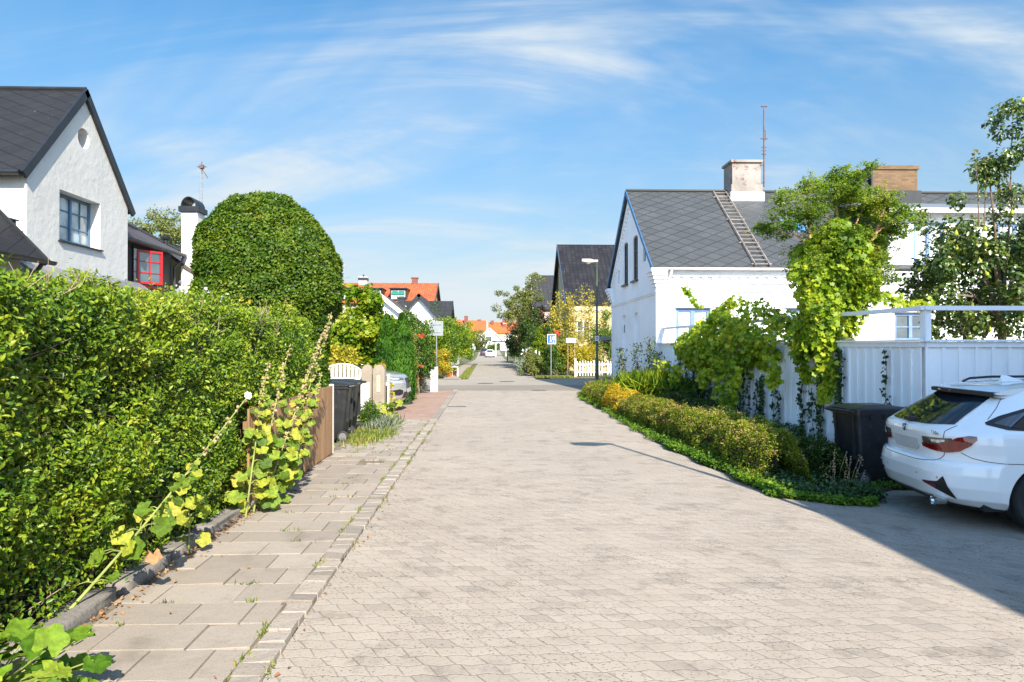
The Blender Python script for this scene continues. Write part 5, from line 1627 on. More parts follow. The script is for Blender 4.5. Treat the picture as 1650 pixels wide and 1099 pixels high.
for k in range(26):
    z = 4.4 + k * 0.155; m.tube([(-11.0, 26.47, z), (-10.9, 26.47, z + 0.08), (-10.95, 26.55, z + 0.155)], 0.006, 3)
m.build('mast', M_greymetal, t)
m = MB(); m.tube([(-10.95, 26.5, 8.3), (-10.95, 26.5, 8.75)], 0.02, 6); m.tube([(-11.12, 26.5, 8.55), (-10.78, 26.5, 8.55)], 0.02, 6); m.tube([(-10.95, 26.5, 8.5), (-10.68, 26.4, 8.1)], 0.02, 6); m.box(-11.02, -10.88, 26.43, 26.57, 8.48, 8.62)
m.build('aerial', pm('rusty_aerial', (0.10, 0.06, 0.05), 0.7, 0.3, 9, 0.1, 50), t)

# ------------------------------------------------------------------ right white house
HX, HY0, HY1, HE, HR, HXE = 5.3, 21.3, 29.1, 4.18, 7.32, 22.5
HM = (HY0 + HY1) / 2
h = thing('white_brick_house', 'white brick house with grey slate roof, blue verge and roof ladder, behind the fence', 'house', (12, 25, 0))
tn = (HR - HE) / (HM - HY0)
def arch(y0, y1, z0, z1, r=0.12):
    c = (y0 + y1) / 2; w = (y1 - y0) / 2
    return [(y0, z0), (y1, z0), (y1, z1 - r)] + [(c + w * math.cos(rad(a)), z1 - r + r * math.sin(rad(a))) for a in (30, 60, 90, 120, 150)] + [(y0, z1 - r)]
m = MB()
op = [arch(23.95, 24.75, 4.05, 5.66), arch(25.65, 26.45, 4.05, 5.66), [(22.75, 4.55), (23.15, 4.55), (23.15, 5.0), (22.75, 5.0)], [(27.3, 4.2), (27.6, 4.2), (27.6, 4.75), (27.3, 4.75)],
      arch(23.9, 24.6, 1.2, 2.9, 0.14), arch(26.0, 26.7, 1.2, 2.9, 0.14)]
m.holes([(HY0, 0), (HY1, 0), (HY1, HE), (HM, HR - 0.02), (HY0, HE)], op, (HX, 0, 0), Y_, Z_, (0.10, 0, 0))
fo = [[(5.92, 1.85), (7.02, 1.85), (7.02, 2.88), (5.92, 2.88)], [(9.45, 1.85), (10.55, 1.85), (10.55, 2.88), (9.45, 2.88)], [(12.95, 1.85), (14.05, 1.85), (14.05, 2.75), (12.95, 2.75)]]
m.holes([(HX, 0), (HXE, 0), (HXE, HE), (HX, HE)], fo, (0, HY0, 0), X_, Z_, (0, 0.12, 0))
m.quad((HXE, HY0, 0), (HXE, HY1, 0), (HXE, HY1, HE), (HXE, HY0, HE)); m.quad((HXE, HY1, 0), (HX, HY1, 0), (HX, HY1, HE), (HXE, HY1, HE))
m.add([(HXE, HY0, HE), (HXE, HY1, HE), (HXE, HM, HR)], [(0, 1, 2)])
for (y0, y1) in ((23.85, 24.65), (25.95, 26.75)):        # blind recesses
    m.quad((HX + 0.10, y1, 1.1), (HX + 0.10, y0, 1.1), (HX + 0.10, y0, 3.0), (HX + 0.10, y1, 3.0))
m.build('wall', M_whitebrick, h)
m = MB(); m.box(HX - 0.04, HX - 0.002, HY0 - 0.05, HY1, -0.05, 0.42); m.box(HX - 0.04, HXE, HY0 - 0.05, HY0 - 0.002, -0.05, 0.42)
m.build('plinth', pm('grey_blue_plinth', (0.20, 0.23, 0.27), 0.8, 0.15, 3, 0.3, 40), h)
# string courses, cornice, dentils
m = MB()
m.box(HX - 0.055, HX - 0.001, HY0 + 0.0, HY1, 3.38, 3.45); m.box(HX - 0.03, HX - 0.001, HY0, HY1, 3.32, 3.38)
m.box(HX - 0.0, HXE, HY0 - 0.05, HY0 - 0.001, 3.40, 3.45)
m.box(HX - 0.0, HXE, HY0 - 0.06, HY0 - 0.001, 3.66, 3.70)
m.box(HX - 0.0, HXE, HY0 - 0.10, HY0 - 0.001, 3.88, 3.98)
m.box(HX - 0.0, HXE, HY0 - 0.14, HY0 - 0.001, 3.98, 4.10)
x = HX + 0.25
while x < HXE - 0.3:
    m.box(x, x + 0.15, HY0 - 0.095, HY0 - 0.001, 3.80, 3.88); x += 0.30
# stepped kneelers at the gable feet
for k in range(5):
    o_ = 0.05 + 0.045 * k
    m.box(HX - o_, HX + 0.28, HY0 - o_ - 0.08, HY0 + 0.42, 3.55 + 0.115 * k, 3.66 + 0.115 * k)
    m.box(HX - o_, HX + 0.2, HY1 - 0.42, HY1 + 0.04 + o_, 3.55 + 0.115 * k, 3.66 + 0.115 * k)
m.box(HX - 0.03, HX + 0.30, HY0 - 0.09, HY0 - 0.001, 0.42, 3.55)
# corbelled bricks up both rakes of the gable
N_ = 22
for sgn in (0, 1):
    for k in range(N_):
        f = (k + 0.5) / N_
        y = HY0 + 0.3 + (HM - HY0 - 0.35) * f; z = HE + (y - HY0) * tn - 0.42
        if sgn: y = HY1 - (y - HY0)
        m.box(HX - 0.05, HX - 0.001, y - 0.055, y + 0.055, z, z + 0.13)
for sgn in (-1, 1):
    y0 = HY0 if sgn > 0 else HY1
    d = Vector((0, (HM - y0), HR - HE)); L_ = d.length; d.normalize(); up = Vector((0, -d.z, d.y)) if d.y > 0 else Vector((0, d.z, -d.y))
    m.frame((HX, y0, HE), d, up, (-1, 0, 0), 0.2, L_, -0.24, -0.06, 0.001, 0.07)
m.build('cornice', M_whitebrick, h)
# roof
m = MB(); e0 = HY0 - 0.22; ez = HE - 0.22 * tn + 0.13; x0 = HX - 0.16
roofplane(m, (x0, e0, ez), (HXE + .1, e0, ez), (HXE + .1, HM, HR + 0.13), (x0, HM, HR + 0.13), 0.1)
roofplane(m, (HXE + .1, HY1 + .22, ez), (x0, HY1 + .22, ez), (x0, HM, HR + .13), (HXE + .1, HM, HR + .13), 0.1)
rf = m.build('roof', M_slate_grey, h)
m = MB()
for y0 in (e0, HY1 + 0.22):
    d = Vector((0, HM - y0, HR + .13 - ez)); L_ = d.length; d.normalize(); up = Vector((0, -d.z, d.y)) if d.y > 0 else Vector((0, d.z, -d.y))
    m.frame((x0 - 0.004, y0, ez), d, up, (-1, 0, 0), 0, L_ + 0.02, -0.11, 0.03, 0.0, 0.03)
m.build('verge_board', pm('blue_verge_paint', (0.03, 0.11, 0.24), 0.5, 0.1, 4, 0.1, 50), h)
m = MB(); m.tube([(x0, HM, HR + .15), (HXE + .1, HM, HR + .15)], 0.06, 8); m.build('ridge_tiles', M_slate_grey, h)
m = MB()
gy, gzz = e0 - 0.06, ez - 0.01
pts = [(gy + 0.075 * math.cos(rad(a)), gzz + 0.075 * math.sin(rad(a))) for a in range(180, 361, 20)] + [(gy + 0.066 * math.cos(rad(a)), gzz + 0.066 * math.sin(rad(a))) for a in range(360, 179, -20)]
for (xa, xb) in ((x0 + 0.02, 12.75),):
    m.prism([(xa, y, z) for (y, z) in pts], (xb - xa, 0, 0))
m.tube([(5.72, gy, gzz - 0.06), (5.70, gy + 0.05, gzz - 0.2), (5.66, HY0 - 0.11, 3.75), (5.66, HY0 - 0.14, 3.4), (5.66, HY0 - 0.07, 3.2), (5.66, HY0 - 0.07, 0.3)], 0.042, 10)
m.build('gutter', pm('white_gutter', (0.70, 0.68, 0.66), 0.45, 0.08, 3, 0.05, 40), h, smooth=True)
# gable windows (tall, dark, slim sashes), small slits
for y0 in (23.95, 25.65):
    window(h, (HX + 0.09, y0, 4.05), Y_, Z_, (-1, 0, 0), 0.8, 1.60, M_darkflash, M_glass, 1, 3, 0.06, 0.05, 2)
    m = MB(); m.box(HX - 0.10, HX + 0.05, y0 - 0.06, y0 + 0.86, 3.98, 4.045); m.build('sill', M_darkflash, h)
for (y0, z0, W, H) in ((22.75, 4.55, .4, .45), (27.3, 4.2, .3, .55)):
    window(h, (HX + 0.09, y0, z0), Y_, Z_, (-1, 0, 0), W, H, M_darkflash, M_glass, 1, 1, 0.04, 0.03, 1)
m = MB(); m.box(HX + 0.02, HX + 0.097, 25.45, 25.6, 2.25, 2.55); m.box(HX - 0.05, HX + 0.02, 25.9, 26.8, 1.12, 1.19)
m.box(HX - 0.004, HX + 0.004, 26.27, 26.40, 2.2, 2.5)
m.build('air_vent', M_darkflash, h)
for (xx, zz_) in ((5.92, 1.85), (9.45, 1.85)):
    window(h, (xx, HY0 + 0.10, zz_), X_, Z_, (0, -1, 0), 1.10, 1.03, M_blueframe2, M_blind, 1, 1, 0.10, 0.05, 2)
window(h, (12.95, HY0 + 0.10, 1.85), X_, Z_, (0, -1, 0), 1.10, 0.90, M_blueframe2, M_glass, 1, 2, 0.09, 0.05, 2)
m = MB()
for xx in (5.92, 9.45, 12.95): m.box(xx - 0.06, xx + 1.16, HY0 - 0.07, HY0 - 0.001, 2.90 if xx < 12 else 2.77, 2.96 if xx < 12 else 2.83)
m.build('window_lintel', M_whitebrick, h)
# dormer with its flat roof and dark slate cheek
d_w = MB()
d_w.holes([(12.72, 4.1), (19.2, 4.1), (19.2, 5.98), (12.72, 5.98)], [[(13.55, 4.28), (14.55, 4.28), (14.55, 5.62), (13.55, 5.62)], [(16.3, 4.28), (17.5, 4.28), (17.5, 5.62), (16.3, 5.62)]], (0, HY0 - 0.04, 0), X_, Z_, (0, .12, 0))
d_w.quad((19.2, HY0 - .04, 4.1), (19.2, 25.0, 4.1), (19.2, 25.0, 6.1), (19.2, HY0 - .04, 5.98))
dm = d_w.build('dormer', M_whitebrick, h)
m = MB(); m.add([(12.70, 25.3, 4.2), (12.70, HY0 - 0.03, 4.2), (12.70, HY0 - 0.03, 5.98), (12.70, 25.3, 6.9)], [(0, 1, 2, 3)], [[(0, 0), (4, 0), (4, 1.8), (0, 2.4)]]); m.build('dormer_cheek', slate_diamond('dark_cheek_slate', (0.03, 0.036, 0.05), 0.5, 0.4, 0.04), dm)
m = MB(); m.add([(12.45, HY0 - .34, 6.0), (19.4, HY0 - .34, 6.0), (19.4, 25.0, 7.05), (12.45, 25.0, 7.05), (12.45, HY0 - .34, 5.9), (19.4, HY0 - .34, 5.9), (19.4, 25.0, 6.95), (12.45, 25.0, 6.95)],
   [(0, 1, 2, 3), (7, 6, 5, 4), (0, 4, 5, 1), (1, 5, 6, 2), (0, 3, 7, 4)]); m.build('dormer_roof', M_greymetal, dm)
m = MB(); m.box(12.42, 19.45, HY0 - .42, HY0 - .345, 5.88, 6.02); m.tube([(12.62, HY0 - .38, 5.9), (12.75, HY0 - 0.12, 5.6), (12.78, HY0 - 0.09, 5.2), (12.60, HY0 - 0.09, 4.25)], 0.045, 8); m.build('dormer_gutter', M_whitepaint, dm, smooth=True)
for xx, W in ((13.55, 1.0), (16.3, 1.2)):
    window(h, (xx, HY0 + 0.05, 4.28), X_, Z_, (0, -1, 0), W, 1.34, M_blueframe2, M_curtain, 1, 1, 0.08, 0.05, 2)
# skylight
sn = Vector((0, -tn, 1)).normalized(); su_ = Vector((0, 1, tn)).normalized()
def onroof(x, y, off=0.0): return Vector((x, y, ez + (y - e0) * tn)) + sn * off
sk_o = onroof(10.15, 22.75)
m = MB()
for (a0, a1, b0, b1) in ((0, .8, 0, .07), (0, .8, 1.03, 1.1), (0, .07, .07, 1.03), (.73, .8, .07, 1.03)):
    m.frame(sk_o, X_, su_, sn, a0, a1, b0, b1, -0.01, 0.08)
sk_f = m.build('skylight', M_greymetal, h)
m = MB(); m.frame(sk_o, X_, su_, sn, .06, .74, .06, 1.04, 0.0, 0.04); m.build('pane', glassmat('skylight_glass', (0.04, 0.14, 0.30), 0.05), sk_f)
# roof ladder
m = MB()
for dx in (0, 0.46):
    m.tube([onroof(8.38 + dx, HM - 0.12, 0.09), onroof(8.38 + dx, e0 + 0.02, 0.09)], 0.022, 6)
k = 0.1
LL = (HM - e0) * math.sqrt(1 + tn * tn)
while k < LL - 0.1:
    f = k / LL; p = onroof(8.38, HM - 0.12 - (HM - e0 - .14) * f, 0.09); m.tube([p, p + Vector((0.46, 0, 0))], 0.014, 5); k += 0.27
for f in (0.1, 0.42, 0.72, .97):
    p = onroof(8.28, HM - (HM - e0) * f, 0.05); m.tube([p, p + Vector((0.66, 0, 0))], 0.02, 5)
m.build('roof_ladder', pm('galvanised_ladder', (0.26, 0.22, 0.19), 0.6, 0.3, 6, 0.2, 50, metal=0.3), h)
# chimneys
M_chpaint = pm('peeling_chimney_paint', (0.23, 0.205, 0.185), 0.85, 0.2, 1.2, 0.6, 30, dirt=((0.11, 0.035, 0.02), 1.6))
m = MB(); m.box(8.98, 10.04, HM - 0.45, HM + 0.45, 7.35, 8.50); m.box(8.93, 10.09, HM - 0.5, HM + 0.5, 7.35, 7.62); m.box(8.92, 10.10, HM - .52, HM + .52, 8.44, 8.53)
c1_ = m.build('chimney', M_chpaint, h)
m = MB(); m.frame((8.88, HM - 0.56, 0), X_, Y_, Z_, 0, 1.26, 0, 1.12, 6.98, 7.34); m.build('chimney_flashing', pm('lead_sheet', (0.42, 0.42, 0.43), 0.35, 0.2, 2.5, 0.3, 9, metal=0.5), c1_)
M_brownbrick = brickwall('yellow_brown_brick', (0.095, 0.052, 0.022), (0.15, 0.088, 0.04), (0.09, 0.07, 0.05))
m = MB(); m.box(14.2, 15.9, HM - 0.5, HM + 0.5, 6.9, 8.22); m.box(14.15, 15.95, HM - .55, HM + .55, 8.22, 8.36); c2_ = m.build('chimney', M_brownbrick, h)
c2_['label'] = 'yellow-brown brick chimney'
m = MB(); m.box(13.75, 14.18, HM - .4, HM + .4, 6.9, 7.75); m.tube([(14.05, HM - .3, 7.2), (14.05, HM - .3, 8.2)], 0.08, 8); m.box(14.14, 14.196, HM - .55, HM + .55, 6.9, 8.24); m.box(14.1, 15.98, HM - .62, HM + .58, 6.85, 7.42); m.build('chimney_cladding', M_darkflash, c2_)
t = thing('roof_antenna', 'tall thin rusty antenna mast fixed to the peeling white chimney on the right house', 'antenna', (10.2, HM - .3, 7.4))
m = MB(); m.tube([(10.16, HM - .45, 7.55), (10.16, HM - .45, 9.2), (10.16, HM - .45, 10.55)], [0.03, 0.028, 0.022], 7)
for z in (8.75, 8.88, 9.0): m.tube([(10.08, HM - .45, z), (10.24, HM - .45, z)], 0.018, 5)
m.tube([(10.04, HM - .45, 9.32), (10.30, HM - .45, 9.32)], 0.02, 5); m.tube([(10.22, HM - .45, 9.28), (10.22, HM - .45, 9.65)], 0.022, 5); m.tube([(10.06, HM - .45, 10.52), (10.28, HM - .45, 10.52)], 0.03, 6)
m.tube([(10.10, HM - .45, 7.7), (10.16, HM - .45, 7.7)], 0.02, 5); m.tube([(10.0, HM - .45, 8.35), (10.16, HM - .45, 8.35)], 0.02, 5)
m.build('mast', pm('rusty_steel', (0.09, 0.06, 0.06), 0.7, 0.3, 9, 0.2, 50), t)

# ------------------------------------------------------------------ white board fence with its rail
def boardfence(name, label, p, q, step, first=0.0):
    p = Vector(p); q = Vector(q); d = q - p; L_ = Vector((d.x, d.y, 0)).length; u = Vector((d.x, d.y, 0)).normalized(); w = Vector((u.y, -u.x, 0))
    if w.dot(-Vector(((p + q) / 2)[:])) < 0: w = -w
    t = thing(name, label, 'fence', tuple((p + q) / 2))
    m = MB(); k = 0.0; rs = random.Random(int(L_ * 10)); i = 0
    z0 = -0.12
    while k < L_ - 0.02:
        e = min(k + step - 0.006, L_)
        m.cur = rs.random()
        m.frame(p, u, Z_, w, k, e, z0 + 0.06, 1.68, 0, 0.02)
        m.frame(p, u, Z_, w, k - 0.022, k + 0.022, z0 + 0.06, 1.68, 0.0205, 0.042)
        k += step; i += 1
    m.cur = .5
    m.build('boards', M_fence, t)
    m = MB(); m.frame(p, u, Z_, w, -0.02, L_ + 0.02, 1.68, 1.755, -0.03, 0.05); m.frame(p, u, Z_, w, -0.06, L_ + 0.06, 1.757, 1.785, -0.06, 0.085)
    m.build('cap_board', M_fence, t)
    k = 0.05
    while k < L_ + 0.5:
        kk = min(k, L_ - 0.04); m = MB(); m.frame(p, u, Z_, w, kk - 0.045, kk + 0.045, z0, 2.20, -0.14, -0.05); m.build('post', M_fence, t); k += 2.4
    m = MB(); m.frame(p, u, Z_, w, -0.05, L_ + 0.05, 2.203, 2.265, -0.15, -0.03); m.build('top_rail', M_fence, t)
    return t
def fencemat():
    m, N, L, B = nodemat('white_fence_paint'); nt = m.node_tree
    at = N.new('ShaderNodeAttribute'); at.attribute_name = 'rnd'
    c = mixc(nt, at.outputs['Fac'], (0.76, 0.77, 0.79), (0.84, 0.85, 0.87))
    mp = N.new('ShaderNodeMapping'); mp.inputs['Scale'].default_value = (7, 7, 0.6); L.new(pos(nt), mp.inputs[0])
    c = mixc(nt, maprange(nt, noise(nt, mp.outputs[0], 2.0, 7, 0.7), 0.5, 0.75, 0, 0.4), c, (0.48, 0.52, 0.54))
    s = N.new('ShaderNodeSeparateXYZ'); L.new(pos(nt), s.inputs[0])
    low = maprange(nt, mth(nt, 'ADD', s.outputs[2], mth(nt, 'MULTIPLY', noise(nt, pos(nt), 8, 5, 0.7), 0.5)), 0.15, 0.6, 0.7, 0.0)
    c = mixc(nt, low, c, (0.34, 0.37, 0.33))
    L.new(c, B.inputs['Base Color']); B.inputs['Roughness'].default_value = 0.6
    bump(nt, noise(nt, mp.outputs[0], 8, 4), 0.15, 0.004, B)
    return m
M_fence = fencemat(); M_board = pm('dull_white_board', (0.40, 0.39, 0.36), 0.7, 0.1, 4, 0.1, 40)
boardfence('white_board_fence', 'tall white vertical board fence overgrown with vines, running from the white house towards the bin', (5.38, 21.2, 0), (6.12, 9.42, 0), 0.215)
boardfence('white_board_fence', 'white board fence facing the street behind the white car, with a rail above it', (6.16, 9.40, 0), (15.5, 9.25, 0), 0.235)

# ------------------------------------------------------------------ unseen building whose shadow lies over the parked car
h = thing('neighbour_house', 'tall plain rendered house standing behind the photographer to the right, shading the parked car', 'house', (12, -6, 0))
NX, NY, NH = 6.25, 2.1, 7.5
m = MB(); m.box(NX, NX + 9, NY - 16, NY, -0.1, NH - 0.1); m.build('wall', M_stucco, h)
m = MB(); m.box(NX - 0.05, NX + 9.05, NY - 16.05, NY + 0.05, NH - 0.1, NH)
roofplane(m, (NX - 0.05, NY + .05, NH), (NX - 0.05, NY - 16.05, NH), (NX + 4.5, NY - 16.05, NH + 1.2), (NX + 4.5, NY + .05, NH + 1.2)); m.build('roof', M_slate_dark, h)
for k in range(4):
    for z in (1.0, 4.2): window(h, (NX - 0.01, NY - 3.0 - 3.5 * k, z), Y_, Z_, (-1, 0, 0), 1.2, 1.4, M_whitepaint, M_glass, 1, 2, 0.07, 0.04, 2)
for z in (1.0, 4.2): window(h, (NX + 1.6, NY + 0.01, z), X_, Z_, (0, 1, 0), 1.2, 1.4, M_whitepaint, M_glass, 1, 2, 0.07, 0.04, 2)

# ------------------------------------------------------------------ lamp posts
M_green = pm('green_lamp_paint', (0.035, 0.060, 0.030), 0.5, 0.2, 5, 0.1, 40)
M_lampgrey = pm('pale_lamp_housing', (0.36, 0.34, 0.31), 0.5, 0.1, 5, 0.05, 40)
def lamp(label, loc, H=5.6, group='street lamps'):
    t = thing('street_lamp', label, 'street lamp', loc, 0, group)
    m = MB(); m.lathe([(0.075, -0.05), (0.075, 1.1), (0.07, 1.15), (0.052, 1.2), (0.045, 3.6), (0.036, 3.62), (0.034, H)], (0, 0, 0), 14); m.build('pole', M_green, t, smooth=True, world=False)
    m = MB()
    m.box(-0.10, 0.045, -0.05, 0.05, H - 0.03, H + 0.07)
    m.add([(-0.10, -0.07, H + .06), (-0.10, .07, H + .06), (-0.10, .07, H - .04), (-0.10, -.07, H - .04), (-0.30, -.125, H + .10), (-0.30, .125, H + .10), (-0.30, .125, H - .07), (-0.30, -.125, H - .07), (-0.66, -.11, H + .10), (-0.66, .11, H + .10), (-0.66, .11, H - .02), (-0.66, -.11, H - .02)],
          [(0, 1, 2, 3), (4, 5, 1, 0), (5, 6, 2, 1), (6, 7, 3, 2), (7, 4, 0, 3), (8, 9, 5, 4), (9, 10, 6, 5), (10, 11, 7, 6), (11, 8, 4, 7), (11, 10, 9, 8)])
    hd = m.build('lamp_head', M_lampgrey, t, bevel=0.012, world=False)
    m = MB(); m.lathe([(0.02, -0.07), (0.09, -0.05), (0.11, 0.0)], (-0.36, 0, H - .055), 16); m.build('lamp_glass', M_clear, hd, smooth=True, world=False)
    return t
l1 = lamp('green street lamp with a street name sign, by the white brick house', (4.72, 29.4, 0.0), 5.35)
m = MB(); m.box(-0.10, 0.08, -0.10, -0.08, 1.90, 2.12); sg_ = m.build('number_box', M_whitepaint, l1, world=False)
m = MB()
for z in (1.97, 2.04): m.box(-0.05, 0.04, -0.106, -0.101, z, z + 0.03)
m.build('sign_marks', M_blackmetal, sg_, world=False)
m = MB(); m.box(0.085, 0.58, -0.09, -0.07, 1.93, 2.10); m.build('name_sign', pm('grey_sign_back', (0.16, 0.17, 0.17), 0.5, 0.1, 6, 0.05, 40), l1, world=False)
lamp('green street lamp beside the parked white car, casting its shadow on the paving', (4.13, 4.75, gz(4.13, 4.75)), 5.6)
for i, (x, y, lab) in enumerate(((2.75, 96, 'dark lamp post far down the street on the right'), (-4.0, 150, 'slim pale lamp post at the far left of the street end'))):
    l2 = dup(l1, (x, y, gz(x, y)), 0 if i == 0 else math.pi, lab)
    for c_ in list(l2.children):
        if c_.name.startswith('number_box') or c_.name.startswith('name_sign'):
            for g_ in list(c_.children): bpy.data.objects.remove(g_)
            bpy.data.objects.remove(c_)

# ------------------------------------------------------------------ signs and utility box
M_signback = pm('sign_back_grey', (0.24, 0.27, 0.27), 0.4, 0.08, 4, 0.05, 30, metal=0.3)
t = thing('road_sign', 'square sign seen from its grey back, on a thin pole behind the white utility box', 'sign', (-1.98, 26.4, 0))
m = MB(); m.tube([(-1.98, 26.42, 0), (-1.98, 26.42, 2.68)], 0.03, 10); m.build('pole', M_greymetal, t, smooth=True)
m = MB(); m.box(-2.27, -1.72, 26.385, 26.40, 2.08, 2.64); pl = m.build('plate', M_signback, t, bevel=0.006)
m = MB()
for z in (2.2, 2.5): m.box(-2.2, -1.79, 26.365, 26.384, z, z + 0.03)
m.box(-1.95, -1.86, 26.36, 26.364, 2.2, 2.34)
m.build('bracket', M_greymetal, pl)
m = MB(); m.box(-2.265, -1.725, 26.401, 26.404, 2.085, 2.635); m.build('front_face', M_blue, pl)
t = thing('utility_box', 'narrow white electrical cabinet standing on the pink pavement at the corner', 'utility box', (-1.98, 25.3, 0))
m = MB(); m.box(-2.12, -1.84, 25.2, 25.38, 0.0, 0.90); b_ = m.build('cabinet', M_whitepaint, t, bevel=0.008)
m = MB(); m.box(-2.13, -1.83, 25.19, 25.39, 0.90, 0.93); m.build('lid', M_lampgrey, t, bevel=0.004)
m = MB(); m.box(-2.10, -1.86, 25.192, 25.199, 0.08, 0.86); m.build('door', M_whitepaint, t)
t = thing('home_zone_sign', 'blue and white residential zone sign on a grey pole at the far corner', 'sign', (3.5, 36.9, 0))
m = MB(); m.tube([(3.43, 36.95, 0), (3.43, 36.95, 2.35)], 0.032, 10); m.build('pole', M_greymetal, t, smooth=True)
m = MB(); m.box(3.22, 3.70, 36.90, 36.915, 1.78, 2.32); pl = m.build('plate', M_whitepaint, t, bevel=0.004)
M_signblue = pm('sign_blue', (0.006, 0.09, 0.36), 0.4, 0.05, 5, 0.0, 30)
m = MB(); m.box(3.25, 3.67, 36.892, 36.899, 1.82, 2.28); m.build('blue_field', M_signblue, pl)
m = MB()
y = 36.886
m.prism([(3.50, y, 2.0), (3.64, y, 2.0), (3.64, y, 2.16), (3.57, y, 2.24), (3.50, y, 2.16)], (0, .005, 0))
m.prism([(3.35, y, 1.90), (3.38, y, 1.90), (3.40, y, 2.02), (3.43, y, 1.90), (3.46, y, 1.90), (3.42, y, 2.06), (3.44, y, 2.15), (3.36, y, 2.15), (3.38, y, 2.05)], (0, .005, 0))
m.lathe([(0.028, 0), (0.028, 0.005)], (3.40, y, 2.19), 12, 'y')
m.prism([(3.52, y, 1.86), (3.60, y, 1.86), (3.58, y, 1.96), (3.54, y, 1.96)], (0, .005, 0))
m.prism([(3.27, y, 1.84), (3.65, y, 1.84), (3.65, y, 1.85), (3.27, y, 1.85)], (0, .005, 0))
m.build('symbols', M_whitepaint, pl)
t = thing('picket_fence', 'short white picket fence at the far corner by the street lamp', 'fence', (5.6, 36.4, 0))
m = MB(); x = 4.75
while x < 7.4:
    if not 6.25 < x < 6.4: m.box(x, x + 0.06, 36.4, 36.42, 0.08, 0.90 - 0.04 * (int(x * 10) % 2)); x += 0.15
    else: x += 0.15
m.build('pickets', M_whitepaint, t)
for z in (0.25, 0.66): m = MB(); m.box(4.72, 7.4, 36.42, 36.45, z, z + .07); m.build('rail', M_whitepaint, t)
m = MB(); m.box(4.62, 4.74, 36.36, 36.48, 0, 1.02); m.build('post', pm('weathered_post', (0.42, 0.36, 0.32), 0.85, 0.2, 5, 0.3, 40), t)
t = thing('white_board', 'small blank white board half sunk in the yellow shrubs beyond the side street', 'sign', (4.6, 37.2, 0))
m = MB(); m.box(4.28, 4.83, 37.2, 37.22, 1.85, 2.12); m.build('board', M_board, t)
for x in (4.36, 4.72): m = MB(); m.box(x, x + .04, 37.22, 37.26, 0, 1.9); m.build('post', M_twig, t)

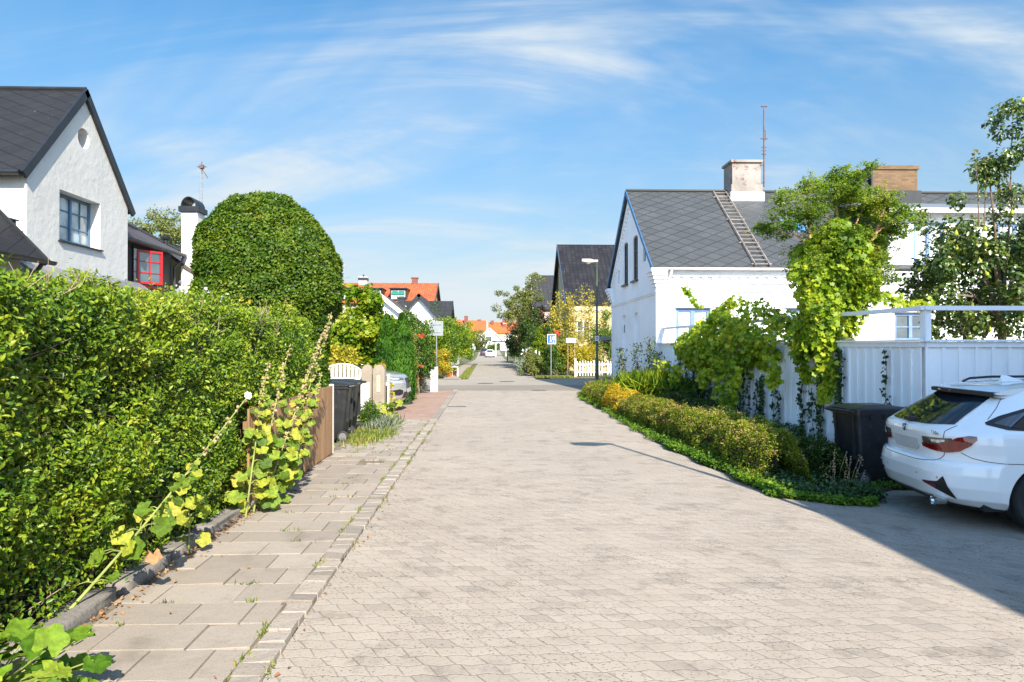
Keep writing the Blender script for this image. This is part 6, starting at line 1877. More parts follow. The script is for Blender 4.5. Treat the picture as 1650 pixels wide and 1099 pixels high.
# ------------------------------------------------------------------ houses farther along
def gable_house(name, label, x0, x1, y0, y1, ze, zr, wallm, roofm, axis='x', over=0.25, wins=(), trim=None, zb=0.0, chim=(), chm=None, extra=None, verge=None):
    h = thing(name, label, 'house', ((x0 + x1) / 2, (y0 + y1) / 2, zb))
    m = MB()
    if axis == 'x':
        ym = (y0 + y1) / 2; tn = (zr - ze) / (ym - y0)
        m.quad((x0, y0, zb), (x1, y0, zb), (x1, y0, ze), (x0, y0, ze)); m.quad((x1, y1, zb), (x0, y1, zb), (x0, y1, ze), (x1, y1, ze))
        m.add([(x0, y1, zb), (x0, y0, zb), (x0, y0, ze), (x0, ym, zr), (x0, y1, ze)], [(0, 1, 2, 3, 4)]); m.add([(x1, y0, zb), (x1, y1, zb), (x1, y1, ze), (x1, ym, zr), (x1, y0, ze)], [(0, 1, 2, 3, 4)])
        r = MB(); e = over
        roofplane(r, (x0 - e, y0 - e, ze - e * tn + .08), (x1 + e, y0 - e, ze - e * tn + .08), (x1 + e, ym, zr + .08), (x0 - e, ym, zr + .08), 0.1)
        roofplane(r, (x1 + e, y1 + e, ze - e * tn + .08), (x0 - e, y1 + e, ze - e * tn + .08), (x0 - e, ym, zr + .08), (x1 + e, ym, zr + .08), 0.1)
        for xx, s in ((x0 - e, -1), (x1 + e, 1)):
            for yy in (y0 - e, y1 + e):
                d = Vector((0, ym - yy, zr + .08 - (ze - e * tn + .08))); L_ = d.length; d.normalize(); up = Vector((0, -d.z, d.y)) if d.y > 0 else Vector((0, d.z, -d.y))
                v = MB(); v.frame((xx + 0.004 * s, yy, ze - e * tn + .08), d, up, (s, 0, 0), 0, L_, -0.24, 0.04, 0, 0.05); v.build('verge_board', verge or M_whitepaint, h)
    else:
        xm = (x0 + x1) / 2; tn = (zr - ze) / (xm - x0)
        m.quad((x0, y1, zb), (x0, y0, zb), (x0, y0, ze), (x0, y1, ze)); m.quad((x1, y0, zb), (x1, y1, zb), (x1, y1, ze), (x1, y0, ze))
        m.add([(x0, y0, zb), (x1, y0, zb), (x1, y0, ze), (xm, y0, zr), (x0, y0, ze)], [(0, 1, 2, 3, 4)]); m.add([(x1, y1, zb), (x0, y1, zb), (x0, y1, ze), (xm, y1, zr), (x1, y1, ze)], [(0, 1, 2, 3, 4)])
        r = MB(); e = over
        roofplane(r, (x0 - e, y1 + e, ze - e * tn + .08), (x0 - e, y0 - e, ze - e * tn + .08), (xm, y0 - e, zr + .08), (xm, y1 + e, zr + .08), 0.1)
        roofplane(r, (x1 + e, y0 - e, ze - e * tn + .08), (x1 + e, y1 + e, ze - e * tn + .08), (xm, y1 + e, zr + .08), (xm, y0 - e, zr + .08), 0.1)
        for yy, s in ((y0 - e, -1), (y1 + e, 1)):
            for xx in (x0 - e, x1 + e):
                d = Vector((xm - xx, 0, zr - ze + e * tn)); L_ = d.length; d.normalize(); up = Vector((-d.z, 0, d.x)) if d.x > 0 else Vector((d.z, 0, -d.x))
                v = MB(); v.frame((xx, yy + 0.004 * s, ze - e * tn + .08), d, up, (0, s, 0), 0, L_, -0.22, 0.04, 0, 0.05); v.build('verge_board', verge or M_whitepaint, h)
    m.build('wall', wallm, h)
    rf = r.build('roof', roofm, h)
    for (cx, cy, w, zt) in chim:
        c = MB(); c.box(cx - w / 2, cx + w / 2, cy - w / 2, cy + w / 2, ze, zt); c.box(cx - w / 2 - .06, cx + w / 2 + .06, cy - w / 2 - .06, cy + w / 2 + .06, zt, zt + .12); c.build('chimney', chm or M_redbrick, h)
    for (o, u, w, W, H, fr, pn) in wins:
        window(h, o, u, Z_, w, W, H, fr, pn, 1, 2, 0.07, 0.05, 2)
    return h
M_redbrick = brickwall('red_brick', (0.13, 0.032, 0.022), (0.19, 0.055, 0.035), (0.16, 0.12, 0.1))
M_yellowbrick = brickwall('yellow_brick', (0.40, 0.31, 0.16), (0.48, 0.385, 0.21), (0.38, 0.32, 0.22))
M_cream = render_wall('cream_render', (0.52, 0.43, 0.28), (0.4, 0.34, 0.25), 0.25, 0.25, 0.3)
M_pinkr = render_wall('pale_pink_render', (0.42, 0.32, 0.26), (0.3, 0.34, 0.3), 0.2, 0.2, 0.3)
M_tiledark = rooftile('dark_glazed_pantiles', (0.018, 0.015, 0.014), (0.034, 0.029, 0.027), 0.30, 0.36, 0.28, 0.1, 0.05)
M_orange = rooftile('orange_clay_tiles', (0.30, 0.065, 0.02), (0.42, 0.115, 0.035), 0.24, 0.30, 0.7, 0.45)
M_orange2 = rooftile('bright_orange_tiles', (0.38, 0.09, 0.02), (0.46, 0.13, 0.03), 0.24, 0.30, 0.7, 0.1)
M_greyroof = seamroof('dark_grey_sheet_roof', (0.024, 0.023, 0.023), 0.42, 0.6)
M_brownseam = seamroof('grey_brown_roof', (0.075, 0.06, 0.05), 0.4, 0.6)
hh_ = gable_house('yellow_brick_house', 'yellow brick house with a dark glazed tile roof, beyond the side street on the right', 5.5, 15, 46, 56.5, 4.65, 9.25, M_yellowbrick, M_tiledark, 'x', 0.25, chim=(),
    wins=[((5.49, 48.6, 4.9), Y_, (-1, 0, 0), 0.8, 2.3, M_darkflash, M_glass), ((5.49, 53.0, 4.9), Y_, (-1, 0, 0), 0.8, 2.3, M_darkflash, M_glass), ((6.0, 45.99, 2.0), X_, (0, -1, 0), 0.9, 1.4, M_whitepaint, M_glass)], verge=pm('dark_blue_verge', (0.035, 0.06, 0.10), 0.5, 0.1, 4, 0.1, 50))
m = MB(); m.box(5.46, 15.02, 45.93, 45.995, 4.1, 4.5); m.box(5.44, 15.02, 45.88, 45.995, 4.5, 4.62)
x = 5.6
while x < 15: m.box(x, x + 0.18, 45.90, 45.995, 4.02, 4.098); x += 0.36
m.build('cornice', M_cream, hh_)
m = MB(); m.frame((8.35, 46.35, 5.15), X_, Vector((0, 1, .876)).normalized(), Vector((0, -.876, 1)).normalized(), 0, 0.85, 0, 1.1, 0.05, 0.16); m.build('skylight', M_greymetal, hh_)
gable_house('dark_roofed_house', 'pale house with a plain dark grey roof behind the yellow brick house', 5.0, 13, 70.5, 80, 5.6, 9.4, M_pinkr, M_greyroof, 'x', 0.3, wins=[((6.0, 70.49, 2.6), X_, (0, -1, 0), 1.0, 1.4, M_whitepaint, M_glass)], chim=())
gable_house('dark_roofed_house', 'narrow dark-roofed house farthest up the right side, behind the tree', 5.0, 12, 84, 92, 5.6, 9.3, M_pinkr, M_greyroof, 'x', 0.3)

# left row beyond the gardens
h = gable_house('orange_roofed_block', 'long orange-roofed building with dark dormers and green blinds, behind the left gardens', -22, -5.95, 73, 83, 6.3, 8.75, M_pinkr, M_orange, 'x', 0.3, verge=M_darkflash,
    chim=((-14.1, 78, 0.9, 9.35),), chm=M_whitepaint)
m = MB(); m.box(-14.62, -13.6, 77.45, 78.5, 9.1, 9.4); m.tube([(-14.1, 78, 9.4), (-14.1, 78, 9.75)], 0.09, 6); m.build('chimney_cap', M_darkflash, h)
m = MB(); m.box(-8.6, -8.0, 77.6, 78.2, 8.6, 9.35); m.box(-8.7, -7.9, 77.55, 78.25, 9.3, 9.45); m.build('chimney', M_redbrick, h)
for k, x in enumerate((-15.2, -12.15, -9.55)):
    m = MB(); W = 1.75
    m.add([(x - W / 2, 73.3, 6.55), (x + W / 2, 73.3, 6.55), (x + W / 2, 73.3, 7.78), (x - W / 2, 73.3, 7.78), (x - W / 2, 76.5, 7.95), (x + W / 2, 76.5, 7.95), (x - W / 2, 73.6, 6.4), (x + W / 2, 73.6, 6.4)], [(0, 1, 2, 3), (3, 2, 5, 4), (1, 7, 5, 2), (6, 0, 3, 4)])
    m.box(x - W / 2 - .1, x + W / 2 + .1, 72.95, 76, 7.78, 7.86)
    dm = m.build('dormer', M_darkflash, h)
    wf_ = window(dm, (x - 0.72, 73.28, 6.75), X_, Z_, (0, -1, 0), 1.44, 0.85, M_whitepaint, M_glass, 1, 1, 0.06, 0.04, 2)
    m = MB(); m.box(x - 0.68, x + 0.68, 73.14, 73.22, 7.15, 7.42); m.build('green_blind', pm('green_blind_cloth', (0.0, 0.16, 0.11), 0.7, 0.1, 6, 0.1, 40), dm)
    m = MB(); m.box(x - 0.70, x + 0.70, 72.98, 73.02, 6.66, 6.9); m.box(x - 0.70, x + 0.70, 72.98, 73.02, 6.98, 7.03); m.build('balcony_rail', M_whitepaint, dm)
t = thing('roof_antenna', 'very thin television aerial above the orange tiled roof on the left', 'antenna', (-16.2, 78, 8.7))
m = MB(); m.tube([(-16.2, 78, 8.6), (-16.2, 78, 10.9)], 0.03, 5); m.tube([(-16.75, 78, 9.55), (-16.2, 78, 9.35), (-15.6, 78, 9.5)], 0.02, 4); m.box(-16.26, -16.14, 77.95, 78.05, 10.8, 10.95); m.build('mast', M_greymetal, t)
gable_house('white_gabled_cottage', 'white gable with a grey-brown roof rising above the bright shrubs, left of two white gables', -9.6, -4.0, 44, 56, 2.6, 4.9, M_whitebrick, M_brownseam, 'y', 0.3, chim=(), verge=M_whitepaint)
h = gable_house('white_gabled_cottage', 'white gable beside a black roof, right of two white gables above the shrubs', -7.7, -2.7, 52, 64, 2.7, 5.55, M_whitebrick, M_greyroof, 'y', 0.3, verge=M_darkflash)
gable_house('black_roofed_house', 'house with a plain dark roof, directly right of the white gables', -7.2, -3.35, 57.5, 63, 4.25, 5.55, M_whitebrick, M_greyroof, 'x', 0.25, verge=M_darkflash)
h = gable_house('small_annex', 'small cream annex with a dark chimney stack between the two white gables', -7.6, -5.0, 49, 52, 3.2, 4.35, M_cream, M_greyroof, 'y', 0.2, verge=M_darkflash, chim=((-6.35, 50.5, 0.5, 5.15),), chm=M_darkflash)

# end of the street
gable_house('orange_roofed_house', 'orange-roofed house with red chimneys at the end of the street, left one', -13.5, -0.8, 204, 216, 6.0, 9.4, M_cream, M_orange2, 'x', 0.4, wins=[((-7.6, 203.98, 6.9), X_, (0, -1, 0), 1.9, 0.9, M_whitepaint, M_curtain)], chim=((-6.6, 208, 1.1, 10.6), (-2.6, 210, 1.0, 9.6)), zb=0.0)
gable_house('orange_roofed_house', 'orange-roofed house at the end of the street, right one partly behind the tree', 0.5, 12, 206, 216, 5.6, 8.9, M_cream, M_orange2, 'x', 0.4, chim=((1.4, 210, 0.9, 9.3), (5.0, 209, 1.1, 9.8)), zb=0.0)
gable_house('white_far_house', 'white gabled house with an orange roof closing the end of the street', -3.2, 4.2, 196, 204, 3.4, 6.8, M_whitebrick, M_orange2, 'y', 0.4, wins=[((-0.4, 195.98, 3.0), X_, (0, -1, 0), 1.5, 1.4, M_greymetal, M_glass)], zb=0.0)
gable_house('white_far_house', 'second white gable to the right of the first at the end of the street', 3.6, 8.2, 190, 198, 2.6, 5.2, M_whitebrick, M_orange2, 'y', 0.4, wins=[((5.2, 189.98, 2.2), X_, (0, -1, 0), 1.5, 1.3, M_greymetal, M_glass)], zb=0.0)
t = thing('low_white_wall', 'low white garden wall across the end of the street', 'wall', (-3, 193, 0))
m = MB(); m.box(-5.8, -3.0, 193, 193.3, -0.2, 1.5); m.box(-1.6, -0.8, 193, 193.3, -0.2, 1.6); m.build('wall_face', M_whitepaint, t)
t = thing('white_far_sign', 'pair of small white signs on thin posts at the far left end of the street', 'sign', (-4.6, 150, -.7))
m = MB(); m.box(-5.1, -4.5, 150, 150.05, 1.4, 2.1); m.box(-3.4, -3.0, 150, 150.05, 1.6, 2.1); m.tube([(-4.8, 150.1, -.8), (-4.8, 150.1, 1.9)], 0.06, 6); m.tube([(-3.2, 150.1, -.8), (-3.2, 150.1, 1.9)], 0.05, 6); m.build('plates', M_whitepaint, t)
t = thing('bus_shelter', 'dark flat-roofed bus shelter with pale posts, beside the far parked cars', 'bus shelter', (2.9, 150, -.5))
m = MB(); m.box(1.0, 4.4, 149, 151.5, 2.5, 2.75); m.build('roof', M_darkflash, t)
for x in (1.6, 3.8): m = MB(); m.box(x, x + 0.25, 149.2, 149.4, -.8, 2.5); m.build('post', M_whitepaint, t)
m = MB(); m.box(4.08, 4.2, 150, 151.4, -.8, 2.4); m.build('side_panel', M_whitepaint, t)
t = thing('road_sign', 'small blue sign over an orange one on a pole, far down the right side', 'sign', (4.6, 110, -.6))
m = MB(); m.tube([(3.55, 92, -.5), (3.55, 92, 2.5)], 0.05, 6); m.build('pole', M_greymetal, t)
m = MB(); m.box(3.25, 3.85, 91.9, 91.95, 1.8, 2.45); m.build('blue_plate', pm('pale_blue_sign', (0.25, 0.45, 0.65), 0.5, 0.05, 5, 0, 30), t)
m = MB(); m.box(3.3, 3.8, 91.9, 91.95, 1.3, 1.75); m.build('orange_plate', pm('orange_sign', (0.6, 0.25, 0.05), 0.5, 0.05, 5, 0, 30), t)
# ------------------------------------------------------------------ shrubs and trees, left side
M_lime = leafmat('bright_maple_leaf', [(0.02, 0.055, 0.004), (0.06, 0.13, 0.006), (0.14, 0.23, 0.010), (0.26, 0.31, 0.018), (0.38, 0.36, 0.03)], 0.45, 0.42, 0.25)
M_mid = leafmat('mid_green_leaf', [(0.018, 0.045, 0.007), (0.045, 0.10, 0.012), (0.10, 0.18, 0.02), (0.20, 0.26, 0.03)], 0.45, 0.35, 0.3)
M_darkg = leafmat('dark_green_leaf', [(0.010, 0.026, 0.006), (0.025, 0.055, 0.010), (0.055, 0.10, 0.016), (0.12, 0.16, 0.03)], 0.42, 0.28, 0.3)
M_yel = leafmat('yellow_green_leaf', [(0.10, 0.12, 0.012), (0.24, 0.25, 0.02), (0.42, 0.36, 0.03), (0.55, 0.42, 0.05), (0.30, 0.16, 0.03)], 0.5, 0.42, 0.25)
M_thuja = leafmat('thuja_spray', [(0.012, 0.045, 0.006), (0.028, 0.09, 0.008), (0.06, 0.16, 0.012), (0.11, 0.21, 0.018)], 0.55, 0.25, 0.3)
M_olive = leafmat('olive_leaf', [(0.05, 0.06, 0.015), (0.11, 0.14, 0.03), (0.19, 0.21, 0.05), (0.26, 0.22, 0.08)], 0.55, 0.3, 0.3)
M_locust = leafmat('locust_leaflet', [(0.035, 0.075, 0.008), (0.08, 0.15, 0.012), (0.15, 0.23, 0.018), (0.22, 0.27, 0.03), (0.28, 0.22, 0.04)], 0.5, 0.4, 0.45)
M_vine = leafmat('vine_leaf', [(0.04, 0.09, 0.008), (0.13, 0.22, 0.012), (0.26, 0.36, 0.02), (0.42, 0.46, 0.03), (0.60, 0.46, 0.04)], 0.42, 0.45, 0.3)
M_pear = leafmat('pear_leaf', [(0.012, 0.03, 0.007), (0.035, 0.07, 0.012), (0.075, 0.13, 0.018), (0.15, 0.19, 0.03), (0.22, 0.14, 0.05)], 0.3, 0.28, 0.25, spec=0.6)
M_purple = leafmat('purple_leaf', [(0.03, 0.016, 0.014), (0.07, 0.03, 0.025), (0.13, 0.07, 0.04), (0.10, 0.11, 0.03)], 0.5, 0.3, 0.3)
M_silverl = leafmat('silver_leaf', [(0.12, 0.15, 0.10), (0.22, 0.26, 0.18), (0.34, 0.36, 0.26)], 0.7, 0.25, 0.3)
M_ivy = leafmat('ivy_leaf', [(0.008, 0.022, 0.010), (0.018, 0.045, 0.018), (0.04, 0.085, 0.02), (0.09, 0.15, 0.03)], 0.35, 0.2, 0.2)
M_cover = leafmat('ground_ivy_leaf', [(0.02, 0.06, 0.006), (0.05, 0.12, 0.008), (0.11, 0.20, 0.012), (0.21, 0.28, 0.02)], 0.5, 0.35, 0.3)
M_spirea = leafmat('spirea_leaf', [(0.03, 0.055, 0.006), (0.085, 0.125, 0.010), (0.17, 0.215, 0.016), (0.29, 0.30, 0.03), (0.36, 0.28, 0.05)], 0.5, 0.35, 0.3)
M_spflower = leafmat('faded_spirea_flower', [(0.28, 0.13, 0.06), (0.45, 0.26, 0.12), (0.50, 0.36, 0.16)], 0.8, 0.2, 0.2)
M_goldleaf = leafmat('golden_spirea_leaf', [(0.20, 0.14, 0.01), (0.45, 0.32, 0.02), (0.62, 0.45, 0.03), (0.45, 0.22, 0.02)], 0.5, 0.4, 0.2)
M_red = leafmat('red_petal', [(0.55, 0.01, 0.015), (0.70, 0.04, 0.03)], 0.5, 0.2, 0.1)
M_pinkp = leafmat('pink_petal', [(0.60, 0.18, 0.30), (0.70, 0.35, 0.42)], 0.5, 0.2, 0.1)
M_lilac = leafmat('lilac_petal', [(0.50, 0.42, 0.66), (0.62, 0.56, 0.74)], 0.5, 0.2, 0.1)
M_pearskin = leafmat('pear_skin', [(0.30, 0.34, 0.03), (0.46, 0.44, 0.05)], 0.4, 0.05, 0.1)

bush('flowering_maple', 'bright yellow-green leafy shrub towering behind the silver car, right of the dome tree', 'shrub', (-4.0, 21.3, 0), (1.2, 0.9, 1.55), 90, 15000, 0.30, 0.115, M_lime, 3, T_VINE, 7)
bush('yellow_shrub', 'yellow-leaved shrub just above the arched white gate', 'shrub', (-3.75, 16.93, 0), (0.75, 0.16, 0.95), 40, 5200, 0.2, 0.075, M_yel, 4, T_OVAL, 5)
bush('yellow_shrub', 'small yellow-flowered plant peeping over the numbered concrete post', 'shrub', (-2.55, 16.75, 0), (0.25, 0.18, 0.60), 16, 1500, 0.14, 0.06, M_yel, 5, T_OVAL, 4)
def thuja(label, c, r, h, n, seed):
    t = thing('conifer', label, 'conifer', c, 0, 'pointed conifers behind the silver car')
    g = np.random.default_rng(seed)
    z = g.uniform(0.02, 1, n) ** 0.9; a = g.uniform(0, 2 * math.pi, n)
    pr = r * np.interp(z, [0, 0.12, 0.45, 0.8, 0.93, 1], [0.85, 1.0, 0.92, 0.52, 0.25, 0.02])
    rr = pr * (1 - g.exponential(0.10, n)).clip(0.2, 1.2)
    P = np.c_[c[0] + rr * np.cos(a), c[1] + rr * np.sin(a), c[2] + z * h]
    q = fnoise(np.c_[a * 0.6, z * 3, 0 * z], 0.9, seed); P[:, 0] += np.cos(a) * q * 0.05; P[:, 1] += np.sin(a) * q * 0.05
    N = np.c_[np.cos(a), np.sin(a), 0.3 + 0 * a]
    scatter('foliage', T_DIAM, P, N, 0.12, M_thuja, t, 0.5, np.c_[0.5 * np.cos(a), 0.5 * np.sin(a), 2.0 + 0 * a], 0.35, 0.55, rnd=0.5 + 0.2 * g.normal(0, 1, n) + 0.2 * q)
    m = MB(); m.lathe([(r * .75, 0.0), (r * 0.75, h * 0.45), (r * 0.35, h * 0.8), (0.01, h * 0.93)], c, 14); m.build('inner_branches', pm('conifer_core', (0.01, 0.03, 0.008), 0.9, 0.4, 8, 0.5, 30), t)
    m = MB(); m.tube([(c[0], c[1], -.05), (c[0], c[1], h * .5)], 0.05, 8); m.build('trunk', M_bark, t)
thuja('left of the two pointed green conifers behind the silver car', (-2.92, 19.95, 0), 0.38, 2.50, 16000, 61)
thuja('right of the two pointed green conifers, nearer the pink pavement', (-2.48, 19.95, 0), 0.38, 2.55, 16000, 62)
b = bush('rose_bush', 'tall rose bush with red blooms in front of the square sign', 'shrub', (-2.55, 23.9, 0), (0.62, 0.9, 1.42), 60, 9500, 0.26, 0.075, M_mid, 7, T_OVAL, 6)
scatter('rose_blooms', T_VINE, [(-2.25 + random.uniform(-.25, .15), 23.0 + random.uniform(-.3, .3), z) for z in (2.05, 1.98, 1.0, 1.05, 0.6) for _ in range(5)], RNG.normal(0, 1, (25, 3)), 0.07, M_red, b, 1.0)
bush('dense_shrub', 'broad green shrub behind the right conifer, below the black roof', 'shrub', (-3.6, 24.6, 0), (1.0, 0.7, 1.45), 60, 8000, 0.26, 0.08, M_lime, 8, T_OVAL, 5)
bush('climbing_rose', 'dry yellowish climber trailing down beside the conifers onto the pink pavement', 'shrub', (-2.30, 21.6, 0), (0.15, 0.3, 1.2), 18, 1300, 0.10, 0.055, M_olive, 9, T_OVAL, 5, low=-1)
bush('grey_shrub', 'small grey-leaved shrub at the foot of the white utility box', 'shrub', (-2.42, 24.6, 0), (0.28, 0.35, 0.33), 20, 2600, 0.12, 0.045, M_silverl, 10)
t = thing('lavender', 'grey-green lavender clump on the pavement in front of the concrete posts', 'plant', (-2.2, 13.9, 0))
P = [(-2.15 + random.gauss(0, .13), 14.0 + random.gauss(0, .45), 0.02) for _ in range(1500)]
scatter('foliage', T_BLADE, P, RNG.normal(0, 1, (1500, 3)), 0.22, M_silverl, t, 0.3, (0, 0, 1.5), 0.7, 0.7)
bush('weed_clump', 'leafy green weed clump growing against the white boards and the lavender', 'plant', (-2.40, 13.95, 0), (0.26, 0.34, 0.26), 26, 3400, 0.12, 0.04, M_mid, 12)
pts = [(-2.2 + random.gauss(0, 0.16), 12.9 + random.gauss(0, .55), 0.03) for _ in range(5200)]
grass('grass_patch', pts, 0.09, M_weed, 'patch of bright grass and weeds on the pavement by the grey bins', w=1.6)
t = thing('hollyhock', 'low hollyhock with yellowed leaves under the bumper of the silver car', 'hollyhock', (-2.25, 15.1, 0), 0, 'hollyhocks by the left pavement')
P = [(-2.22 + random.gauss(0, .12), 15.1 + random.gauss(0, .2), random.uniform(0.05, .45)) for _ in range(38)]
m = MB()
for p in P: m.tube([(-2.25, 15.1, 0), p], 0.004, 4, False)
m.build('stalk', M_stalk, t)
scatter('foliage', T_MALLOW, P, np.tile([0.2, -0.6, 0.7], (38, 1)), 0.13, M_mallow, t, 0.4)
tree('garden_tree', 'round olive-green tree far behind the roofs, left of the white chimney', (-19.4, 41, 0), 6.2, 0.2, (-19.4, 41, 8.0), (1.7, 1.7, 1.6), 60, 6000, 0.45, 0.16, M_olive, 14)
# flowers and pale asters above the hedge top
t = thing('aster', 'pale lilac asters and yellow shoots showing over the hedge below the red window', 'flowers', (-4.9, 9.6, 0))
P = []; m = MB()
for k in range(13):
    x, y = random.uniform(-6.0, -3.9), random.uniform(9.3, 10.6); z = random.uniform(2.3, 2.6)
    m.tube([(x, y, 0.8), (x + random.uniform(-.1, .1), y, z)], 0.006, 4, False)
    for q in range(5): P.append((x + random.gauss(0, .05), y + random.gauss(0, .05), z + random.gauss(0, .04)))
m.build('stalk', M_stalk, t); scatter('blooms', T_VINE, P, np.tile([0, -1, .5], (len(P), 1)), 0.045, M_lilac, t, 0.6)
P = [(random.uniform(-6.2, -3.4), random.uniform(9.2, 10.6), random.uniform(1.6, 2.38)) for _ in range(600)]
scatter('foliage', T_OVAL, P, RNG.normal(0, 1, (600, 3)), 0.07, M_yel, t, 0.8, (0, 0, 1))

# beyond the side street, left
for i, (c, r, n, sz, mt, lab) in enumerate((
    ((-3.3, 37.2, 0), (1.25, 1.6, 1.6), 7000, 0.13, M_lime, 'bright green shrub at the far left corner of the side street'),
    ((-2.75, 41.5, 0), (0.85, 2.0, 1.75), 7000, 0.13, M_mid, 'tall green garden shrub second along the far left pavement'),
    ((-2.9, 47.5, 0), (1.0, 2.4, 1.9), 7000, 0.14, M_lime, 'leafy shrub third along the far left pavement, leaning over it'),
    ((-3.1, 55.0, 0), (1.3, 3.0, 1.95), 7000, 0.16, M_mid, 'green shrub fourth along the far left pavement'),
    ((-3.0, 65.0, -.1), (1.7, 4.0, 2.1), 7500, 0.18, M_lime, 'big yellow-green shrub where the far left pavement ends'),
    ((-3.9, 78.0, -.3), (2.2, 5.0, 2.3), 7500, 0.2, M_mid, 'large rounded shrub far down the left side'),
    ((-5.2, 98.0, -.6), (2.6, 6.0, 2.4), 6000, 0.25, M_darkg, 'dark shrub mass at the far left, before the end of the street'))):
    bush('garden_shrub', lab, 'shrub', c, r, 70, n, 0.22 * r[2], sz, mt, 30 + i, T_DIAM, 5, 'shrubs along the far left pavement')
b = bush('red_hot_flowers', 'dry orange and yellow flowering plants at the corner beside the far pavement', 'plant', (-2.35, 36.2, 0), (0.42, 0.7, 0.75), 34, 3200, 0.2, 0.12, M_yel, 41, T_BLADE, 4, low=-1, wscale=2.0)
scatter('blooms', T_VINE, [(-2.3 + random.gauss(0, .18), 36.0 + random.gauss(0, .3), random.uniform(.3, 1.2)) for _ in range(26)], RNG.normal(0, 1, (26, 3)), 0.09, M_red, b, 1.0)
for i, (x, y, lab) in enumerate(((-2.02, 36.4, 'terracotta pot beside the orange flowers, left of two'), (-1.88, 38.2, 'terracotta pot farther along the pavement, right of two'))):
    t = thing('flower_pot', lab, 'flower pot', (x, y, 0), 0, 'terracotta pots')
    m = MB(); m.lathe([(0.10, 0), (0.14, 0.24), (0.16, 0.24), (0.16, 0.29), (0.13, 0.29), (0.12, 0.25)], (x, y, 0), 18); m.build('pot', pm('terracotta', (0.42, 0.12, 0.05), 0.8, 0.15, 6, 0.3, 50), t, smooth=True)
    scatter('foliage', T_OVAL, [(x + random.gauss(0, .08), y + random.gauss(0, .08), 0.34 + random.uniform(0, .15)) for _ in range(120)], RNG.normal(0, 1, (120, 3)), 0.08, M_lime, t, 0.8)
t = thing('low_stool', 'small white plant stand by the far pavement', 'stand', (-1.8, 37.6, 0))
m = MB(); m.box(-2.0, -1.62, 37.5, 37.8, 0.52, 0.56); m.build('top', M_whitepaint, t)
for dx in (-1.98, -1.67):
    for dy in (37.52, 37.75): m = MB(); m.box(dx, dx + .04, dy, dy + .04, 0, .52); m.build('leg', M_whitepaint, t)

# ------------------------------------------------------------------ right bed: spirea hedge and its neighbours
def mound(name, label, path, hw, hts, n, size, mat, flower=None, nf=0, seed=1, cat='hedge', group=None, tmpl=T_DIAM):
    """low rounded hedge following a path; leaves over a lumpy half-cylinder"""
    g = np.random.default_rng(seed)
    pth = np.array(path, float)
    t = thing(name, label, cat, tuple(np.append(pth[len(pth) // 2], 0)), 0, group)
    seg = np.r_[0, np.cumsum(np.linalg.norm(np.diff(pth, axis=0), axis=1))]
    s = g.uniform(-0.25, seg[-1] + 0.25, n)
    a = np.arccos(g.uniform(-0.98, 1, n)); a = g.uniform(-0.15, math.pi + 0.15, n)
    sc = s.clip(0, seg[-1])
    cx = np.interp(sc, seg, pth[:, 0]); cy = np.interp(sc, seg, pth[:, 1]) + (s - sc)
    h = np.interp(sc, seg, hts); w = np.interp(sc, seg, hw)
    endf = 1 - 0.35 * np.abs(s - sc) / 0.25
    h = h * (1 + 0.10 * fnoise(np.c_[cy, cx, 0 * cx], 0.7, seed) + 0.05 * fnoise(np.c_[cy, cx, 0 * cx], 2.2, seed + 2)) * endf
    cs = np.sign(np.cos(a)) * np.abs(np.cos(a)) ** 0.7; sn_ = np.abs(np.sin(a)) ** 0.75
    P = np.c_[cx + w * cs, cy, h * sn_ * 0.98]
    N = np.c_[np.cos(a), 0 * a, np.abs(np.sin(a)) + 0.15]
    q = fnoise(P, 1.4, seed + 5) * 0.05 + fnoise(P, 4.0, seed + 6) * 0.03
    d = g.exponential(0.035, n)
    P = P + N * (q - d)[:, None]
    P[:, 2] = np.maximum(P[:, 2], 0.03)
    P[:, 2] += np.array([gz(x, y) for x, y in P[:, :2]])
    top = P[:, 2] / np.maximum(h, .1)
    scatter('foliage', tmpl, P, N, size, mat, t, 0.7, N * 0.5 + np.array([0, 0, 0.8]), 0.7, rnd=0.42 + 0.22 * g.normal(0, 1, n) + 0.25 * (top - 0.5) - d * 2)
    if nf:
        k = g.choice(np.where(np.sin(a) > 0.35)[0], nf)
        cl = P[k] + N[k] * 0.02
        cc = np.repeat(cl, 9, 0) + g.normal(0, 0.014, (nf * 9, 3))
        scatter('faded_flowers', T_DIAM, cc, np.tile([0, 0, 1.], (nf * 9, 1)), 0.022, flower, t, 0.8, (0, 0, .5), 1)['kind'] = 'stuff'
    m = MB()
    for i in range(len(pth) - 1):
        A_, B_ = pth[i], pth[i + 1]
        L_ = np.linalg.norm(B_ - A_); u = Vector(((B_ - A_)[0] / L_, (B_ - A_)[1] / L_, 0)); v = Vector((u.y, -u.x, 0))
        ww = min(hw[i], hw[i + 1]) - .2; hh2 = min(hts[i], hts[i + 1]) - .2
        z0 = gz(A_[0], A_[1])
        if hh2 > 0.12: m.frame((A_[0], A_[1], z0), u, v, Z_, 0.3 if i == 0 else 0, L_ - (0.3 if i == len(pth) - 2 else 0), -ww, ww, 0, hh2)
    for i in range(int(seg[-1] * 16)):
        s0 = g.uniform(0, seg[-1]); x = np.interp(s0, seg, pth[:, 0]) - np.interp(s0, seg, hw) * 0.6; y = np.interp(s0, seg, pth[:, 1])
        z0 = gz(x, y)
        m.tube([(x + .1, y, z0), (x - 0.02, y + g.normal() * .05, z0 + .2), (x - .12, y + g.normal() * .08, z0 + .38)], 0.005, 4, False)
    m.build('inner_branches', M_core, t)
    return t
